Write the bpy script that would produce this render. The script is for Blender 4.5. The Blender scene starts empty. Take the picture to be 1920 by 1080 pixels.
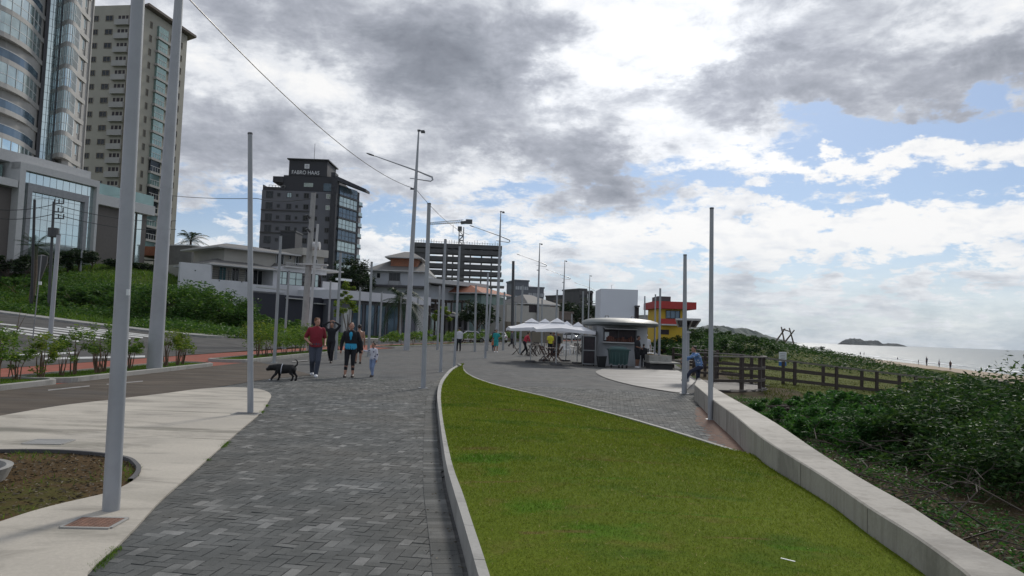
import bpy, bmesh, math, random
import numpy as np
from mathutils import Vector, Matrix
R = math.radians
random.seed(7); rng = np.random.default_rng(7)
S = bpy.context.scene; COL = S.collection
# ------------------------------------------------------------------ camera
F_PX = 1387.0; CAMH = 1.6
pit = math.atan(82/F_PX); rol = R(2.04)
r0 = Vector((1,0,0)); FW = Vector((0,math.cos(pit),math.sin(pit))); u0 = Vector((0,-math.sin(pit),math.cos(pit)))
RT = r0*math.cos(rol)+u0*math.sin(rol); UP = -r0*math.sin(rol)+u0*math.cos(rol)
CP = Vector((0,0,CAMH))
cd = bpy.data.cameras.new('camera'); cam = bpy.data.objects.new('camera', cd); COL.objects.link(cam)
m = Matrix.Identity(4)
for i in range(3):
    m[i][0] = RT[i]; m[i][1] = UP[i]; m[i][2] = -FW[i]; m[i][3] = CP[i]
cam.matrix_world = m
cd.sensor_width = 36; cd.lens = 36*F_PX/1920; cd.clip_start = .05; cd.clip_end = 60000
S.camera = cam
S.render.resolution_x = 1024; S.render.resolution_y = 576
S.view_settings.view_transform = 'Standard'; S.view_settings.look = 'None'
S.view_settings.exposure = 0.0; S.view_settings.gamma = 1
SUN_EL, SUN_AZ = 34, 17     # azimuth to the right of straight ahead
# ------------------------------------------------------------------ node helpers
class NT:
    def __init__(s, tree): s.t = tree; s.n = tree.nodes; s.l = tree.links
    def node(s, typ, **kw):
        n = s.n.new(typ)
        for k, v in kw.items(): setattr(n, k, v)
        return n
    def link(s, a, b): s.l.new(a, b)
    def setin(s, n, i, v):
        if v is None: return
        if hasattr(v, 'is_output'): s.link(v, n.inputs[i])
        else: n.inputs[i].default_value = v
    def math(s, op, a, b=None, c=None, clamp=False):
        n = s.node('ShaderNodeMath', operation=op, use_clamp=clamp)
        s.setin(n,0,a); s.setin(n,1,b); s.setin(n,2,c); return n.outputs[0]
    def vmath(s, op, a, b=None, out=0):
        n = s.node('ShaderNodeVectorMath', operation=op); s.setin(n,0,a); s.setin(n,1,b); return n.outputs[out]
    def noise(s, vec, scale, detail=4, rough=.55, dist=0, lac=2.0):
        n = s.node('ShaderNodeTexNoise'); n.inputs['Scale'].default_value = scale
        n.inputs['Detail'].default_value = detail; n.inputs['Roughness'].default_value = rough; n.inputs['Distortion'].default_value = dist
        if vec is not None: s.link(vec, n.inputs['Vector'])
        return n.outputs[0]
    def ramp(s, fac, stops, interp='LINEAR'):
        n = s.node('ShaderNodeValToRGB'); cr = n.color_ramp; cr.interpolation = interp
        while len(cr.elements) < len(stops): cr.elements.new(.5)
        for e, (p, c) in zip(cr.elements, stops):
            e.position = p; e.color = (c[0],c[1],c[2],1) if isinstance(c,(tuple,list)) else (c,c,c,1)
        s.setin(n, 0, fac); return n.outputs[0]
    def mr(s, v, a, b, c=0., d=1., interp='LINEAR'):
        n = s.node('ShaderNodeMapRange', interpolation_type=interp); s.setin(n,0,v)
        for i, q in zip((1,2,3,4),(a,b,c,d)): n.inputs[i].default_value = q
        return n.outputs[0]
    def mix(s, f, a, b, mode='MIX'):
        n = s.node('ShaderNodeMix', data_type='RGBA', blend_type=mode)
        s.setin(n,0,f)
        for i, q in ((6,a),(7,b)):
            if isinstance(q, tuple) and len(q) == 3: q = (*q,1)
            s.setin(n,i,q)
        return n.outputs[2]
    def mapping(s, vec, scale=(1,1,1), rot=(0,0,0), loc=(0,0,0)):
        n = s.node('ShaderNodeMapping'); s.link(vec, n.inputs[0]); n.inputs['Scale'].default_value = scale
        n.inputs['Rotation'].default_value = rot; n.inputs['Location'].default_value = loc; return n.outputs[0]
# ------------------------------------------------------------------ world
def pdir(px, py):
    d = RT*((px-960)/F_PX) - UP*((py-540)/F_PX) + FW
    return d.normalized()
W = bpy.data.worlds.new('World'); S.world = W; W.use_nodes = True
w = NT(W.node_tree); w.n.clear()
tc = w.node('ShaderNodeTexCoord').outputs['Generated']
sx = w.node('ShaderNodeSeparateXYZ'); w.link(tc, sx.inputs[0]); DX, DY, DZ = sx.outputs
sky = w.node('ShaderNodeTexSky', sky_type='NISHITA'); sky.sun_disc = False
sky.sun_elevation = R(SUN_EL); sky.sun_rotation = R(SUN_AZ); sky.dust_density = .6; sky.ozone_density = 3.0
zc = w.math('MAXIMUM', DZ, 0.0); zz = w.math('ADD', zc, 0.11)
cu = w.math('DIVIDE', DX, zz); cv = w.math('DIVIDE', DY, zz)
cmb = w.node('ShaderNodeCombineXYZ'); w.link(cu, cmb.inputs[0]); w.link(cv, cmb.inputs[1]); cl = cmb.outputs[0]
def blob(px, py, rx, ry, amp, rot=0):
    d0 = pdir(px, py); e = Vector((d0.y, -d0.x, 0)).normalized(); n_ = e.cross(d0).normalized()
    e2 = e*math.cos(rot)+n_*math.sin(rot); n2 = n_*math.cos(rot)-e*math.sin(rot)
    dv = w.vmath('SUBTRACT', wtc, tuple(d0))
    a = w.vmath('DOT_PRODUCT', dv, tuple(e2/(rx/F_PX)), out=1); b = w.vmath('DOT_PRODUCT', dv, tuple(n2/(ry/F_PX)), out=1)
    c = w.vmath('DOT_PRODUCT', dv, tuple(d0*1.2), out=1)
    q = w.math('ADD', w.math('ADD', w.math('MULTIPLY', a, a), w.math('MULTIPLY', b, b)), w.math('MULTIPLY', c, c))
    return w.math('MULTIPLY', w.math('EXPONENT', w.math('MULTIPLY', q, -1.0)), amp)
def total(lst):
    t = lst[0]
    for q in lst[1:]: t = w.math('ADD', t, q)
    return t
# the cloud masses are pushed about by noise so no edge stays smooth
wn = w.node('ShaderNodeTexNoise'); wn.inputs['Scale'].default_value = 7; wn.inputs['Detail'].default_value = 8; wn.inputs['Roughness'].default_value = .62; w.link(w.mapping(tc,(1,1,1.9)), wn.inputs['Vector'])
off = w.vmath('SUBTRACT', wn.outputs['Color'], (.5,.5,.5)); wtc = w.vmath('ADD', tc, w.vmath('MULTIPLY', off, (.30,.30,.20)))
n1 = w.noise(cl, 1.3, 10, .6, .2); n2_ = w.noise(w.mapping(cl, (1,1,1), loc=(4.3,7.7,0)), 3.0, 9, .62, .3)
n3 = w.noise(w.mapping(tc, (4,4,13)), 1.0, 9, .62, .3)
n4 = w.noise(w.mapping(tc, (11,11,20), loc=(3,1,5)), 1.0, 9, .66, .3)
n5 = w.noise(w.mapping(tc, (22,22,60), loc=(1,6,2)), 1.0, 7, .65, .2)
cov = total([w.math('MULTIPLY', n1, .55), w.math('MULTIPLY', n3, .5), w.math('MULTIPLY', n4, .75), w.math('MULTIPLY', n5, .45), 0.07,
    blob(1690,235,200,40,-.55), blob(1530,285,150,30,-.28), blob(1700,362,380,26,-.34), blob(1270,330,120,40,-.2), blob(980,385,130,40,-.22), blob(1240,300,60,40,-.15),
    blob(1560,510,420,36,-.12), blob(370,300,60,120,-.12), blob(430,400,130,50,-.22), blob(1750,600,500,30,-.12), blob(740,400,120,34,-.2), blob(1400,365,120,20,-.2),
    blob(1180,300,60,40,-.2), blob(560,420,200,30,-.12), blob(1880,205,60,40,-.15),
    blob(820,120,560,230,.35), blob(1650,80,460,110,.35), blob(1000,240,300,90,.2), blob(1440,315,170,30,.3), blob(1790,290,150,34,.32), blob(1560,420,300,40,.16), blob(300,60,300,200,.3), blob(1200,415,300,36,.16), blob(1700,450,500,34,.18), blob(1300,560,700,30,.12), w.math('MULTIPLY', w.math('SUBTRACT', n5, .5), w.mr(DZ,.03,.30,1.6,.2))])
cmask = w.mr(cov, 1.02, 1.30, 0, 1, 'SMOOTHSTEP')
thk = total([w.math('MULTIPLY', n1, .40), w.math('MULTIPLY', n2_, .60), w.math('MULTIPLY', n4, .85), w.math('MULTIPLY', n5, .25), -.215, blob(480,150,150,60,-.16), blob(690,190,90,50,-.12), blob(380,330,50,70,-.1),
    blob(760,70,260,90,.34,R(-4)), blob(1000,255,230,75,.30,R(-14)), blob(440,250,260,90,.16), blob(1420,165,170,55,.30,R(6)), blob(1720,140,260,50,.12), blob(1700,60,200,50,-.12), blob(1560,70,120,50,.12), blob(980,120,120,60,.12), blob(1870,100,110,50,.12),
    blob(1110,60,80,90,-.20), blob(1290,90,120,90,-.26), blob(1150,150,90,60,-.16), blob(1250,240,220,40,-.26), blob(1430,310,190,30,-.34), blob(1760,280,200,36,-.30),
    blob(600,190,90,50,-.16), blob(700,20,90,40,-.12), blob(880,335,110,30,-.24), blob(430,110,60,50,-.16), blob(1100,430,700,60,-.16), blob(1600,440,500,90,-.22), blob(560,450,400,50,-.14), blob(1850,25,160,40,-.12), blob(600,330,240,50,.10), blob(1090,335,80,60,.14), blob(560,60,60,40,-.12)])
ccol = w.ramp(w.mr(thk, .56, 1.42), [(0,(1.0,1.0,1.0)),(.20,(.84,.865,.91)),(.36,(.60,.63,.69)),(.52,(.44,.465,.53)),(.75,(.31,.335,.39)),(1,(.22,.24,.285))])
glow = w.math('ADD', w.math('ADD', blob(1290,110,260,190,.22), blob(1500,430,800,230,.0)), .96)
ccol = w.mix(1.0, ccol, glow, 'MULTIPLY')
hz = w.mr(DZ, -.02, .15, 1, 0, 'SMOOTHSTEP')
hcol = w.mix(w.mr(w.math('ADD',w.math('MULTIPLY',n5,.6),w.math('MULTIPLY',n3,.4)),.42,.57,0,1), (.38,.47,.56), (.76,.80,.83))
skyc = w.mix(.30, w.mix(1.0, sky.outputs[0], (.66,.82,1.02), 'MULTIPLY'), (8.0,8.6,9.4))
bgS = w.node('ShaderNodeBackground'); w.link(skyc, bgS.inputs[0]); bgS.inputs[1].default_value = .08
ccol = w.mix(w.math('MULTIPLY', hz, .75), ccol, hcol)
bgC = w.node('ShaderNodeBackground'); w.link(ccol, bgC.inputs[0]); bgC.inputs[1].default_value = 1.0
mx = w.node('ShaderNodeMixShader'); w.link(w.math('MAXIMUM', cmask, w.math('MULTIPLY', hz, .92)), mx.inputs[0]); w.link(bgS.outputs[0], mx.inputs[1]); w.link(bgC.outputs[0], mx.inputs[2])
wo = w.node('ShaderNodeOutputWorld'); w.link(mx.outputs[0], wo.inputs[0])

W.cycles.sampling_method = 'MANUAL'; W.cycles.sample_map_resolution = 512
# ------------------------------------------------------------------ sun
sd = bpy.data.lights.new('sun', 'SUN'); sd.energy = 2.2; sd.angle = R(9); sd.color = (1,.95,.87)
so = bpy.data.objects.new('sun', sd); COL.objects.link(so)
sv = Vector((math.sin(R(SUN_AZ))*math.cos(R(SUN_EL)), math.cos(R(SUN_AZ))*math.cos(R(SUN_EL)), math.sin(R(SUN_EL))))
so.rotation_euler = sv.to_track_quat('Z','Y').to_euler(); so.location = (0,0,60)
# ------------------------------------------------------------------ pixel -> place
def ray(px, py): return RT*((px-960)/F_PX) - UP*((py-540)/F_PX) + FW
def P(px, py, d):
    v = ray(px, py); return CP + v*(d/v.y)
def gp(px, py, z=0.):
    v = ray(px, py); return CP + v*((z-CAMH)/v.z)
XR_Y = [-50,0,4,7,12.3,19.2,25,39,54,89,120,147,181,400,2600]; XR_X = [2.0,2.3,2.44,2.85,3.7,4.75,6.6,9.0,11.5,17.5,23.5,29.5,38.5,100,700]
XB_Y = [-50,25,37,44,54,62,89,120,147,181,400,2600]; XB_X = [-10.4,-10.4,-10.3,-9.9,-9.4,-8.5,-3.4,2.8,8.6,17,78,620]
XS_Y = [-100,0,80,168,250,327,530,1000,2500,3200]; XS_X = [62,68,82,102,124,146,200,330,780,1000]
def ss(t): t = np.clip(t,0,1); return t*t*(3-2*t)
def sp(t, k=2.): return np.log1p(np.exp(np.clip(t*k,-30,30)))/k
YF_X = [-400,-90,-60,-37,-27.5,-21,-18.6]; YF_Y = [150,72,62,54,50.5,50.5,56]
def H(x, y):
    x = np.asarray(x, float); y = np.asarray(y, float)
    xr = np.interp(y, XR_Y, XR_X); xs = np.interp(y, XS_Y, XS_X)
    z = .07*sp(-x-15., 1.)*(1-.75*ss((-x-70)/200))
    yf = np.interp(x, YF_X, YF_Y)
    dist = y-yf-2.2; inr = np.where(x < -18.6, 1., 0.)
    xrd = np.interp(y, XB_Y, XB_X)-10.5
    dist2 = np.where(y > 56, xrd-x, 0)
    dd = np.where(x < -18.6, np.minimum(dist, np.where(y>56, np.maximum(dist2,0)*1.5, dist)), 0)
    z = z + 6.2*ss((-x-16)/34)*ss(dd/34)*(1-ss((y-140)/160))
    # seaward side
    e = x-xr
    drop = -.18*ss(e/.3) - 1.15*ss((e-1)/22)
    drop = drop - .62*ss((e-16)/22) - 1.5*ss((x-(xs-26))/34)
    drop = drop - 25*ss((x-(xs+9))/200)
    hump = 1.9*np.exp(-((x-27)/13)**2-((y-88)/26)**2) + 1.3*np.exp(-((x-34)/8)**2-((y-112)/14)**2)
    z = z + np.where(e > 0, drop + hump*ss(e/4), 0)
    z = z + np.where((e > 1.0), .06*np.sin(x*1.7+.6*np.sin(y*1.1))*np.sin(y*1.3)*ss((e-.8)/2), 0)
    return z
def hit(px, py, off=0.):
    v = ray(px, py); lo = None
    t = 1.5
    while t < 900:
        p = CP+v*t
        if p.z < float(H(p.x,p.y))+off:
            a, b = t/1.02, t
            for _ in range(24):
                c = (a+b)/2; q = CP+v*c
                if q.z < float(H(q.x,q.y))+off: b = c
                else: a = c
            return CP+v*b
        t *= 1.02
    return CP+v*900
# ------------------------------------------------------------------ materials
MATS = {}
def bsdf_mat(name, col, rough=.6, metal=0, var=.15, scale=3., bump=0., bscale=None, spec=.5, detail=5, dirt=None, dscale=.8, coords='Object', stretch=(1,1,1), coat=0):
    if name in MATS: return MATS[name]
    mt = bpy.data.materials.new(name); mt.use_nodes = True; t = NT(mt.node_tree)
    b = t.n['Principled BSDF']; b.inputs['Roughness'].default_value = rough; b.inputs['Metallic'].default_value = metal
    b.inputs['Specular IOR Level'].default_value = spec; b.inputs['Coat Weight'].default_value = coat
    tcn = t.node('ShaderNodeTexCoord'); v = t.mapping(tcn.outputs[coords], stretch)
    n = t.noise(v, scale, detail, .6)
    lo = tuple(c*(1-var) for c in col); hi = tuple(min(1,c*(1+var)) for c in col)
    c = t.ramp(n, [(.3,lo),(.7,hi)])
    if dirt:
        c = t.mix(t.mr(t.noise(v, dscale, 6, .65, .4), .5, .72, 0, dirt[3] if len(dirt) > 3 else .8), c, tuple(dirt[:3]))
    t.link(c, b.inputs['Base Color'])
    t.link(t.mr(n, .2, .8, max(.02,rough-.08), min(1,rough+.08)), b.inputs['Roughness'])
    if bump:
        bn = t.node('ShaderNodeBump'); bn.inputs['Strength'].default_value = bump; bn.inputs['Distance'].default_value = .02
        t.link(t.noise(v, bscale or scale*6, 6, .65), bn.inputs['Height']); t.link(bn.outputs[0], b.inputs['Normal'])
    MATS[name] = mt; return mt
def leaf_mat(name, dark, mid, light, trans=.3, rough=.6):
    if name in MATS: return MATS[name]
    mt = bpy.data.materials.new(name); mt.use_nodes = True; t = NT(mt.node_tree)
    b = t.n['Principled BSDF']; b.inputs['Roughness'].default_value = rough; b.inputs['Specular IOR Level'].default_value = .2
    g = t.node('ShaderNodeNewGeometry')
    tcn = t.node('ShaderNodeTexCoord')
    n = t.noise(tcn.outputs['Object'], 1.6, 3, .6)
    f = t.math('ADD', t.math('MULTIPLY', g.outputs['Random Per Island'], .6), t.math('MULTIPLY', n, .45))
    c = t.ramp(f, [(.12,dark),(.5,mid),(.92,light)])
    t.link(c, b.inputs['Base Color'])
    tr = t.node('ShaderNodeBsdfTranslucent'); t.link(t.mix(1., c, (1.25,1.2,.7), 'MULTIPLY'), tr.inputs[0])
    ms = t.node('ShaderNodeMixShader'); ms.inputs[0].default_value = trans
    t.link(b.outputs[0], ms.inputs[1]); t.link(tr.outputs[0], ms.inputs[2])
    t.link(ms.outputs[0], t.n['Material Output'].inputs[0]); MATS[name] = mt; return mt
def M(n): return MATS[n]
def paver_mat():
    mt = bpy.data.materials.new('paver_sheet'); mt.use_nodes = True; t = NT(mt.node_tree); b = t.n['Principled BSDF']
    v = t.mapping(t.node('ShaderNodeTexCoord').outputs['Object'], (1,1,1), (0,0,R(-8)))
    br = t.node('ShaderNodeTexBrick'); t.link(v, br.inputs[0]); br.inputs['Scale'].default_value = 1
    br.inputs['Brick Width'].default_value = .2; br.inputs['Row Height'].default_value = .1; br.inputs['Mortar Size'].default_value = .006
    br.inputs['Color1'].default_value = (.085,.088,.088,1); br.inputs['Color2'].default_value = (.145,.148,.146,1); br.inputs['Mortar'].default_value = (.07,.07,.07,1)
    n = t.noise(v, .35, 6, .6); c = t.mix(t.mr(n,.35,.7,0,.55), br.outputs[0], (.135,.125,.113))
    n2 = t.noise(v, 1.3, 5, .6); c = t.mix(t.mr(n2,.45,.7,0,.35), c, (.08,.08,.082))
    t.link(c, b.inputs['Base Color']); t.link(t.mr(n2,.3,.7,.75,.95), b.inputs['Roughness']); b.inputs['Specular IOR Level'].default_value = .08
    MATS['paver_sheet'] = mt
    mt = bpy.data.materials.new('paver_brick'); mt.use_nodes = True; t = NT(mt.node_tree); b = t.n['Principled BSDF']
    g = t.node('ShaderNodeNewGeometry'); o = t.node('ShaderNodeTexCoord').outputs['Object']
    c = t.ramp(g.outputs['Random Per Island'], [(0,(.095,.100,.099)),(.5,(.118,.124,.122)),(.8,(.145,.15,.147)),(.90,(.195,.20,.194)),(1,(.29,.29,.28))])
    big = t.noise(o, .3, 5, .6); c = t.mix(t.mr(big,.38,.62,0,.6), c, (.135,.125,.108))
    med = t.noise(o, 1.7, 5, .65); c = t.mix(t.mr(med,.42,.62,0,.6), c, (.068,.072,.07))
    fine = t.noise(o, 160, 3, .7); c = t.mix(.75, c, t.ramp(fine, [(.3,(.42,.42,.42)),(.7,(1.45,1.45,1.45))]), 'MULTIPLY')
    t.link(c, b.inputs['Base Color']); b.inputs['Roughness'].default_value = .85; b.inputs['Specular IOR Level'].default_value = .15
    bn = t.node('ShaderNodeBump'); bn.inputs['Strength'].default_value = .5; bn.inputs['Distance'].default_value = .006
    t.link(fine, bn.inputs['Height']); t.link(bn.outputs[0], b.inputs['Normal']); MATS['paver_brick'] = mt
paver_mat()
def concrete(name, col, stain=.5, rough=.75, wet=False, drip=0):
    mt = bpy.data.materials.new(name); mt.use_nodes = True; t = NT(mt.node_tree); b = t.n['Principled BSDF']; b.inputs['Specular IOR Level'].default_value = .07 if wet else .2
    o = t.node('ShaderNodeTexCoord').outputs['Object']
    n = t.noise(o, .8, 7, .62, .3); f = t.noise(o, 30, 5, .7); s = t.noise(t.mapping(o,(.45,1.7,1),loc=(3,2,0)), .8, 7, .68, 1.0)
    c = t.ramp(n, [(.3,tuple(q*.86 for q in col)),(.7,tuple(q*1.1 for q in col))])
    c = t.mix(.35, c, t.ramp(f,[(.3,(.7,.7,.7)),(.7,(1.2,1.2,1.2))]), 'MULTIPLY')
    c = t.mix(t.mr(s,.50,.62,0,stain), c, tuple(q*.42 for q in col))
    dr = t.noise(t.mapping(o,(7,7,.5)), 1., 5, .65)
    if drip: c = t.mix(t.mr(dr,.48,.66,0,drip), c, tuple(q*.5 for q in (col[0]*1.02,col[1],col[2]*.95)))
    if name == 'slab_concrete':
        ed = t.math('MULTIPLY', t.math('SUBTRACT', t.noise(t.mapping(o,(1,2.5,1)), 2.2, 7, .72, .8), .5), 3.0)
        for px_,py_,a_,b__ in ((300,803,1.9,.16),(430,811,1.1,.07),(425,824,.8,.05),(110,832,1.1,.25),(360,772,1.2,.09),(30,806,1.2,.2),(300,930,.7,.25),(200,1000,.9,.2)):
            c0_ = gp(px_,py_,.03); sep = t.node('ShaderNodeSeparateXYZ'); t.link(t.mapping(o, (1,1,1), (0,0,0), (-c0_.x,-c0_.y,0)), sep.inputs[0])
            sq = lambda v: t.math('POWER', t.math('ABSOLUTE', v), 2.); q_ = t.math('ADD', sq(t.math('DIVIDE', sep.outputs[0], a_)), sq(t.math('DIVIDE', sep.outputs[1], b__)))
            c = t.mix(t.mr(t.math('ADD', q_, ed), .1, 1.1, .55 if py_ < 900 else .2, 0), c, (.135,.13,.10))
    t.link(c, b.inputs['Base Color'])
    rr = t.mr(s,.45,.66,rough,.3) if wet else t.mr(n,.3,.7,rough-.1,rough+.1)
    t.link(rr, b.inputs['Roughness'])
    bn = t.node('ShaderNodeBump'); bn.inputs['Strength'].default_value = .25; bn.inputs['Distance'].default_value = .01
    t.link(f, bn.inputs['Height']); t.link(bn.outputs[0], b.inputs['Normal']); MATS[name] = mt
concrete('slab_concrete', (.47,.43,.365), .62, .7)
concrete('wet_concrete', (.20,.19,.18), .5, .6, True)
concrete('wall_concrete', (.37,.345,.305), .5, drip=.45)
concrete('curb_concrete', (.36,.35,.325), .4)
bsdf_mat('asphalt', (.085,.083,.08), .9, spec=.12, var=.3, scale=.5, bump=.3, bscale=60, dirt=(.15,.14,.125,.5))
bsdf_mat('lane', (.105,.088,.072), .9, spec=.1, var=.35, scale=1.2, bump=.3, bscale=50, dirt=(.085,.082,.08,.7), stretch=(.5,1.6,1))
bsdf_mat('red_path', (.28,.10,.072), .9, spec=.1, var=.18, scale=2, dirt=(.23,.13,.10,.5))
bsdf_mat('sidewalk', (.27,.265,.25), .8, var=.2, scale=2)
bsdf_mat('road_paint', (.55,.55,.53), .6, var=.2, scale=6, dirt=(.2,.2,.2,.6), dscale=3)
bsdf_mat('post_paint', (.33,.345,.365), .42, metal=.0, var=.08, scale=1.5, bump=.06, bscale=20, dirt=(.22,.225,.23,.35), dscale=2.5)
bsdf_mat('post_far', (.30,.315,.32), .5, var=.1)
bsdf_mat('mast_paint', (.36,.375,.39), .4, var=.08, scale=1.5, dirt=(.27,.28,.29,.35), dscale=2)
bsdf_mat('pole_concrete', (.33,.325,.31), .8, var=.15, scale=3)
bsdf_mat('black_metal', (.02,.02,.022), .5)
bsdf_mat('dark_metal', (.06,.062,.065), .5)
bsdf_mat('grey_metal', (.25,.255,.26), .4, metal=.3)
bsdf_mat('rust', (.20,.105,.07), .8, var=.35, scale=12, bump=.4)
bsdf_mat('soil', (.085,.062,.042), .95, var=.4, scale=5, bump=1, bscale=18)
bsdf_mat('wood_dark', (.045,.032,.026), .65, var=.35, scale=8, stretch=(1,1,4))
bsdf_mat('wood_deck', (.19,.175,.16), .75, spec=.12, var=.2, scale=5)
bsdf_mat('wood_grey', (.19,.17,.15), .8, var=.3, scale=6)
bsdf_mat('white_wall', (.60,.60,.62), .8, var=.06, scale=.5, dirt=(.45,.45,.45,.4), dscale=.4)
bsdf_mat('cream_wall', (.43,.41,.365), .8, var=.07, scale=.5, dirt=(.33,.31,.28,.4), dscale=.4)
bsdf_mat('taupe_wall', (.13,.115,.105), .75, var=.08)
bsdf_mat('beige_tower', (.37,.35,.295), .85, var=.07, scale=.2, dirt=(.22,.205,.17,.4), dscale=.1)
bsdf_mat('beige_dark', (.19,.165,.125), .85, var=.07, scale=.2)
bsdf_mat('slab_grey', (.36,.35,.33), .7, var=.08, scale=.4)
bsdf_mat('light_trim', (.50,.50,.49), .7, var=.06)
bsdf_mat('navy_wall', (.022,.024,.036), .7, var=.15)
bsdf_mat('charcoal', (.035,.036,.045), .7, var=.15)
bsdf_mat('grey_facade', (.135,.138,.162), .75, var=.08, scale=.3)
bsdf_mat('roof_tile', (.15,.145,.14), .8, var=.2, scale=4, stretch=(1,5,1))
bsdf_mat('roof_brown', (.16,.13,.11), .85, var=.2, scale=4)
bsdf_mat('roof_orange', (.36,.15,.09), .85, var=.2, scale=4)
bsdf_mat('brick_orange', (.30,.125,.07), .9, var=.2, scale=3, dirt=(.2,.12,.09,.6))
bsdf_mat('raw_concrete', (.17,.165,.155), .85, var=.2, scale=.5, dirt=(.10,.10,.095,.6), dscale=.5)
bsdf_mat('dark_concrete', (.085,.083,.085), .85, var=.2, scale=.5)
bsdf_mat('frame_white', (.55,.56,.56), .5, var=.04)
bsdf_mat('frame_dark', (.05,.05,.055), .5, var=.04)
bsdf_mat('glass_dark', (.02,.024,.027), .12, var=.3, scale=.5, spec=.35)
bsdf_mat('glass_sky', (.60,.70,.70), .05, metal=.88, var=.08, scale=.25)
bsdf_mat('glass_teal', (.24,.345,.325), .12, metal=.5, var=.25, scale=.3)
bsdf_mat('glass_pale', (.42,.50,.49), .15, metal=.6, var=.2, scale=.4)
bsdf_mat('glass_blue', (.10,.15,.20), .12, metal=.4, var=.2, scale=.4)
bsdf_mat('teal_door', (.03,.13,.15), .5)
bsdf_mat('yellow_wall', (.60,.40,.03), .7, var=.07)
bsdf_mat('red_wall', (.40,.035,.03), .6, var=.08)
bsdf_mat('white_block', (.47,.49,.52), .8, var=.04, scale=.4)
bsdf_mat('block_white', (.68,.70,.74), .8, var=.03, scale=.4)
bsdf_mat('worn_paint', (.27,.26,.245), .8, var=.2, scale=6, dirt=(.10,.09,.08,.9), dscale=4)
bsdf_mat('straw', (.34,.27,.10), .9, var=.3, scale=6)
bsdf_mat('kiosk_wall', (.36,.37,.385), .6, var=.06)
bsdf_mat('kiosk_roof', (.13,.145,.145), .55, var=.1)
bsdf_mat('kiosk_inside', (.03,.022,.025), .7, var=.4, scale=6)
bsdf_mat('bin_green', (.035,.085,.08), .45, var=.1)
bsdf_mat('black_plastic', (.015,.016,.018), .45)
bsdf_mat('canvas', (.74,.74,.76), .9, var=.04)
bsdf_mat('plastic_white', (.6,.6,.6), .4)
bsdf_mat('wood_red', (.10,.035,.022), .6, var=.3)
bsdf_mat('car_white', (.62,.63,.64), .25, var=.03, coat=.5)
bsdf_mat('car_silver', (.32,.33,.34), .3, var=.03, metal=.4, coat=.5)
bsdf_mat('car_red', (.35,.03,.03), .3, var=.03, coat=.5)
bsdf_mat('rubber', (.015,.015,.015), .8)
bsdf_mat('sand', (.36,.28,.20), .95, var=.12, scale=.4)
bsdf_mat('hill_far', (.045,.065,.05), 1., var=.3, scale=.02)
bsdf_mat('rock_dark', (.03,.04,.035), 1., var=.4, scale=.02)
bsdf_mat('foam', (.75,.77,.78), .8, var=.1)
bsdf_mat('stone', (.33,.32,.29), .85, var=.2, scale=4)
bsdf_mat('bark', (.10,.075,.055), .9, var=.3, scale=6)
bsdf_mat('stem', (.13,.085,.055), .9, var=.3, scale=6)
bsdf_mat('dry_branch', (.065,.052,.04), .9, var=.4, scale=3)
bsdf_mat('sign_white', (.62,.65,.65), .5, var=.04)
bsdf_mat('sign_blue', (.03,.13,.36), .5)
bsdf_mat('solar', (.02,.022,.03), .6)
bsdf_mat('letter', (.75,.76,.80), .5, var=.02)
leaf_mat('leaf_shrub', (.025,.07,.012), (.08,.165,.028), (.24,.33,.06), .4)
leaf_mat('leaf_yellow', (.04,.09,.015), (.10,.17,.025), (.30,.34,.05), .4)
leaf_mat('leaf_bush', (.015,.045,.010), (.045,.115,.022), (.13,.22,.045), .35)
leaf_mat('leaf_dune', (.006,.024,.007), (.026,.068,.018), (.085,.15,.04), .3)
leaf_mat('leaf_vine', (.010,.04,.011), (.035,.11,.025), (.10,.23,.055), .35)
leaf_mat('leaf_dark', (.005,.014,.006), (.015,.032,.012), (.04,.07,.02), .2)
leaf_mat('leaf_palm', (.007,.02,.009), (.02,.045,.018), (.05,.085,.03), .2)
leaf_mat('grass_wild', (.03,.07,.010), (.075,.155,.02), (.17,.25,.04), .4)
leaf_mat('grass_dune', (.06,.075,.017), (.09,.105,.025), (.14,.15,.045), .3)
leaf_mat('litter', (.035,.025,.016), (.085,.065,.04), (.17,.14,.09), 0)
def water_mat():
    mt = bpy.data.materials.new('sea_water'); mt.use_nodes = True; t = NT(mt.node_tree); b = t.n['Principled BSDF']
    b.inputs['Base Color'].default_value = (.13,.155,.155,1); b.inputs['Roughness'].default_value = .34; b.inputs['Specular IOR Level'].default_value = .36; b.inputs['IOR'].default_value = 1.33
    o = t.node('ShaderNodeTexCoord').outputs['Object']
    h = t.math('ADD', t.noise(t.mapping(o,(.35,.12,1),(0,0,R(25))), 1., 6, .6, .5), t.math('MULTIPLY', t.noise(t.mapping(o,(.06,.02,1),(0,0,R(25))), 1., 4, .5), 2.))
    bn = t.node('ShaderNodeBump'); bn.inputs['Strength'].default_value = .8; bn.inputs['Distance'].default_value = .8
    t.link(h, bn.inputs['Height']); t.link(bn.outputs[0], b.inputs['Normal']); MATS['sea_water'] = mt
water_mat()
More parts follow.
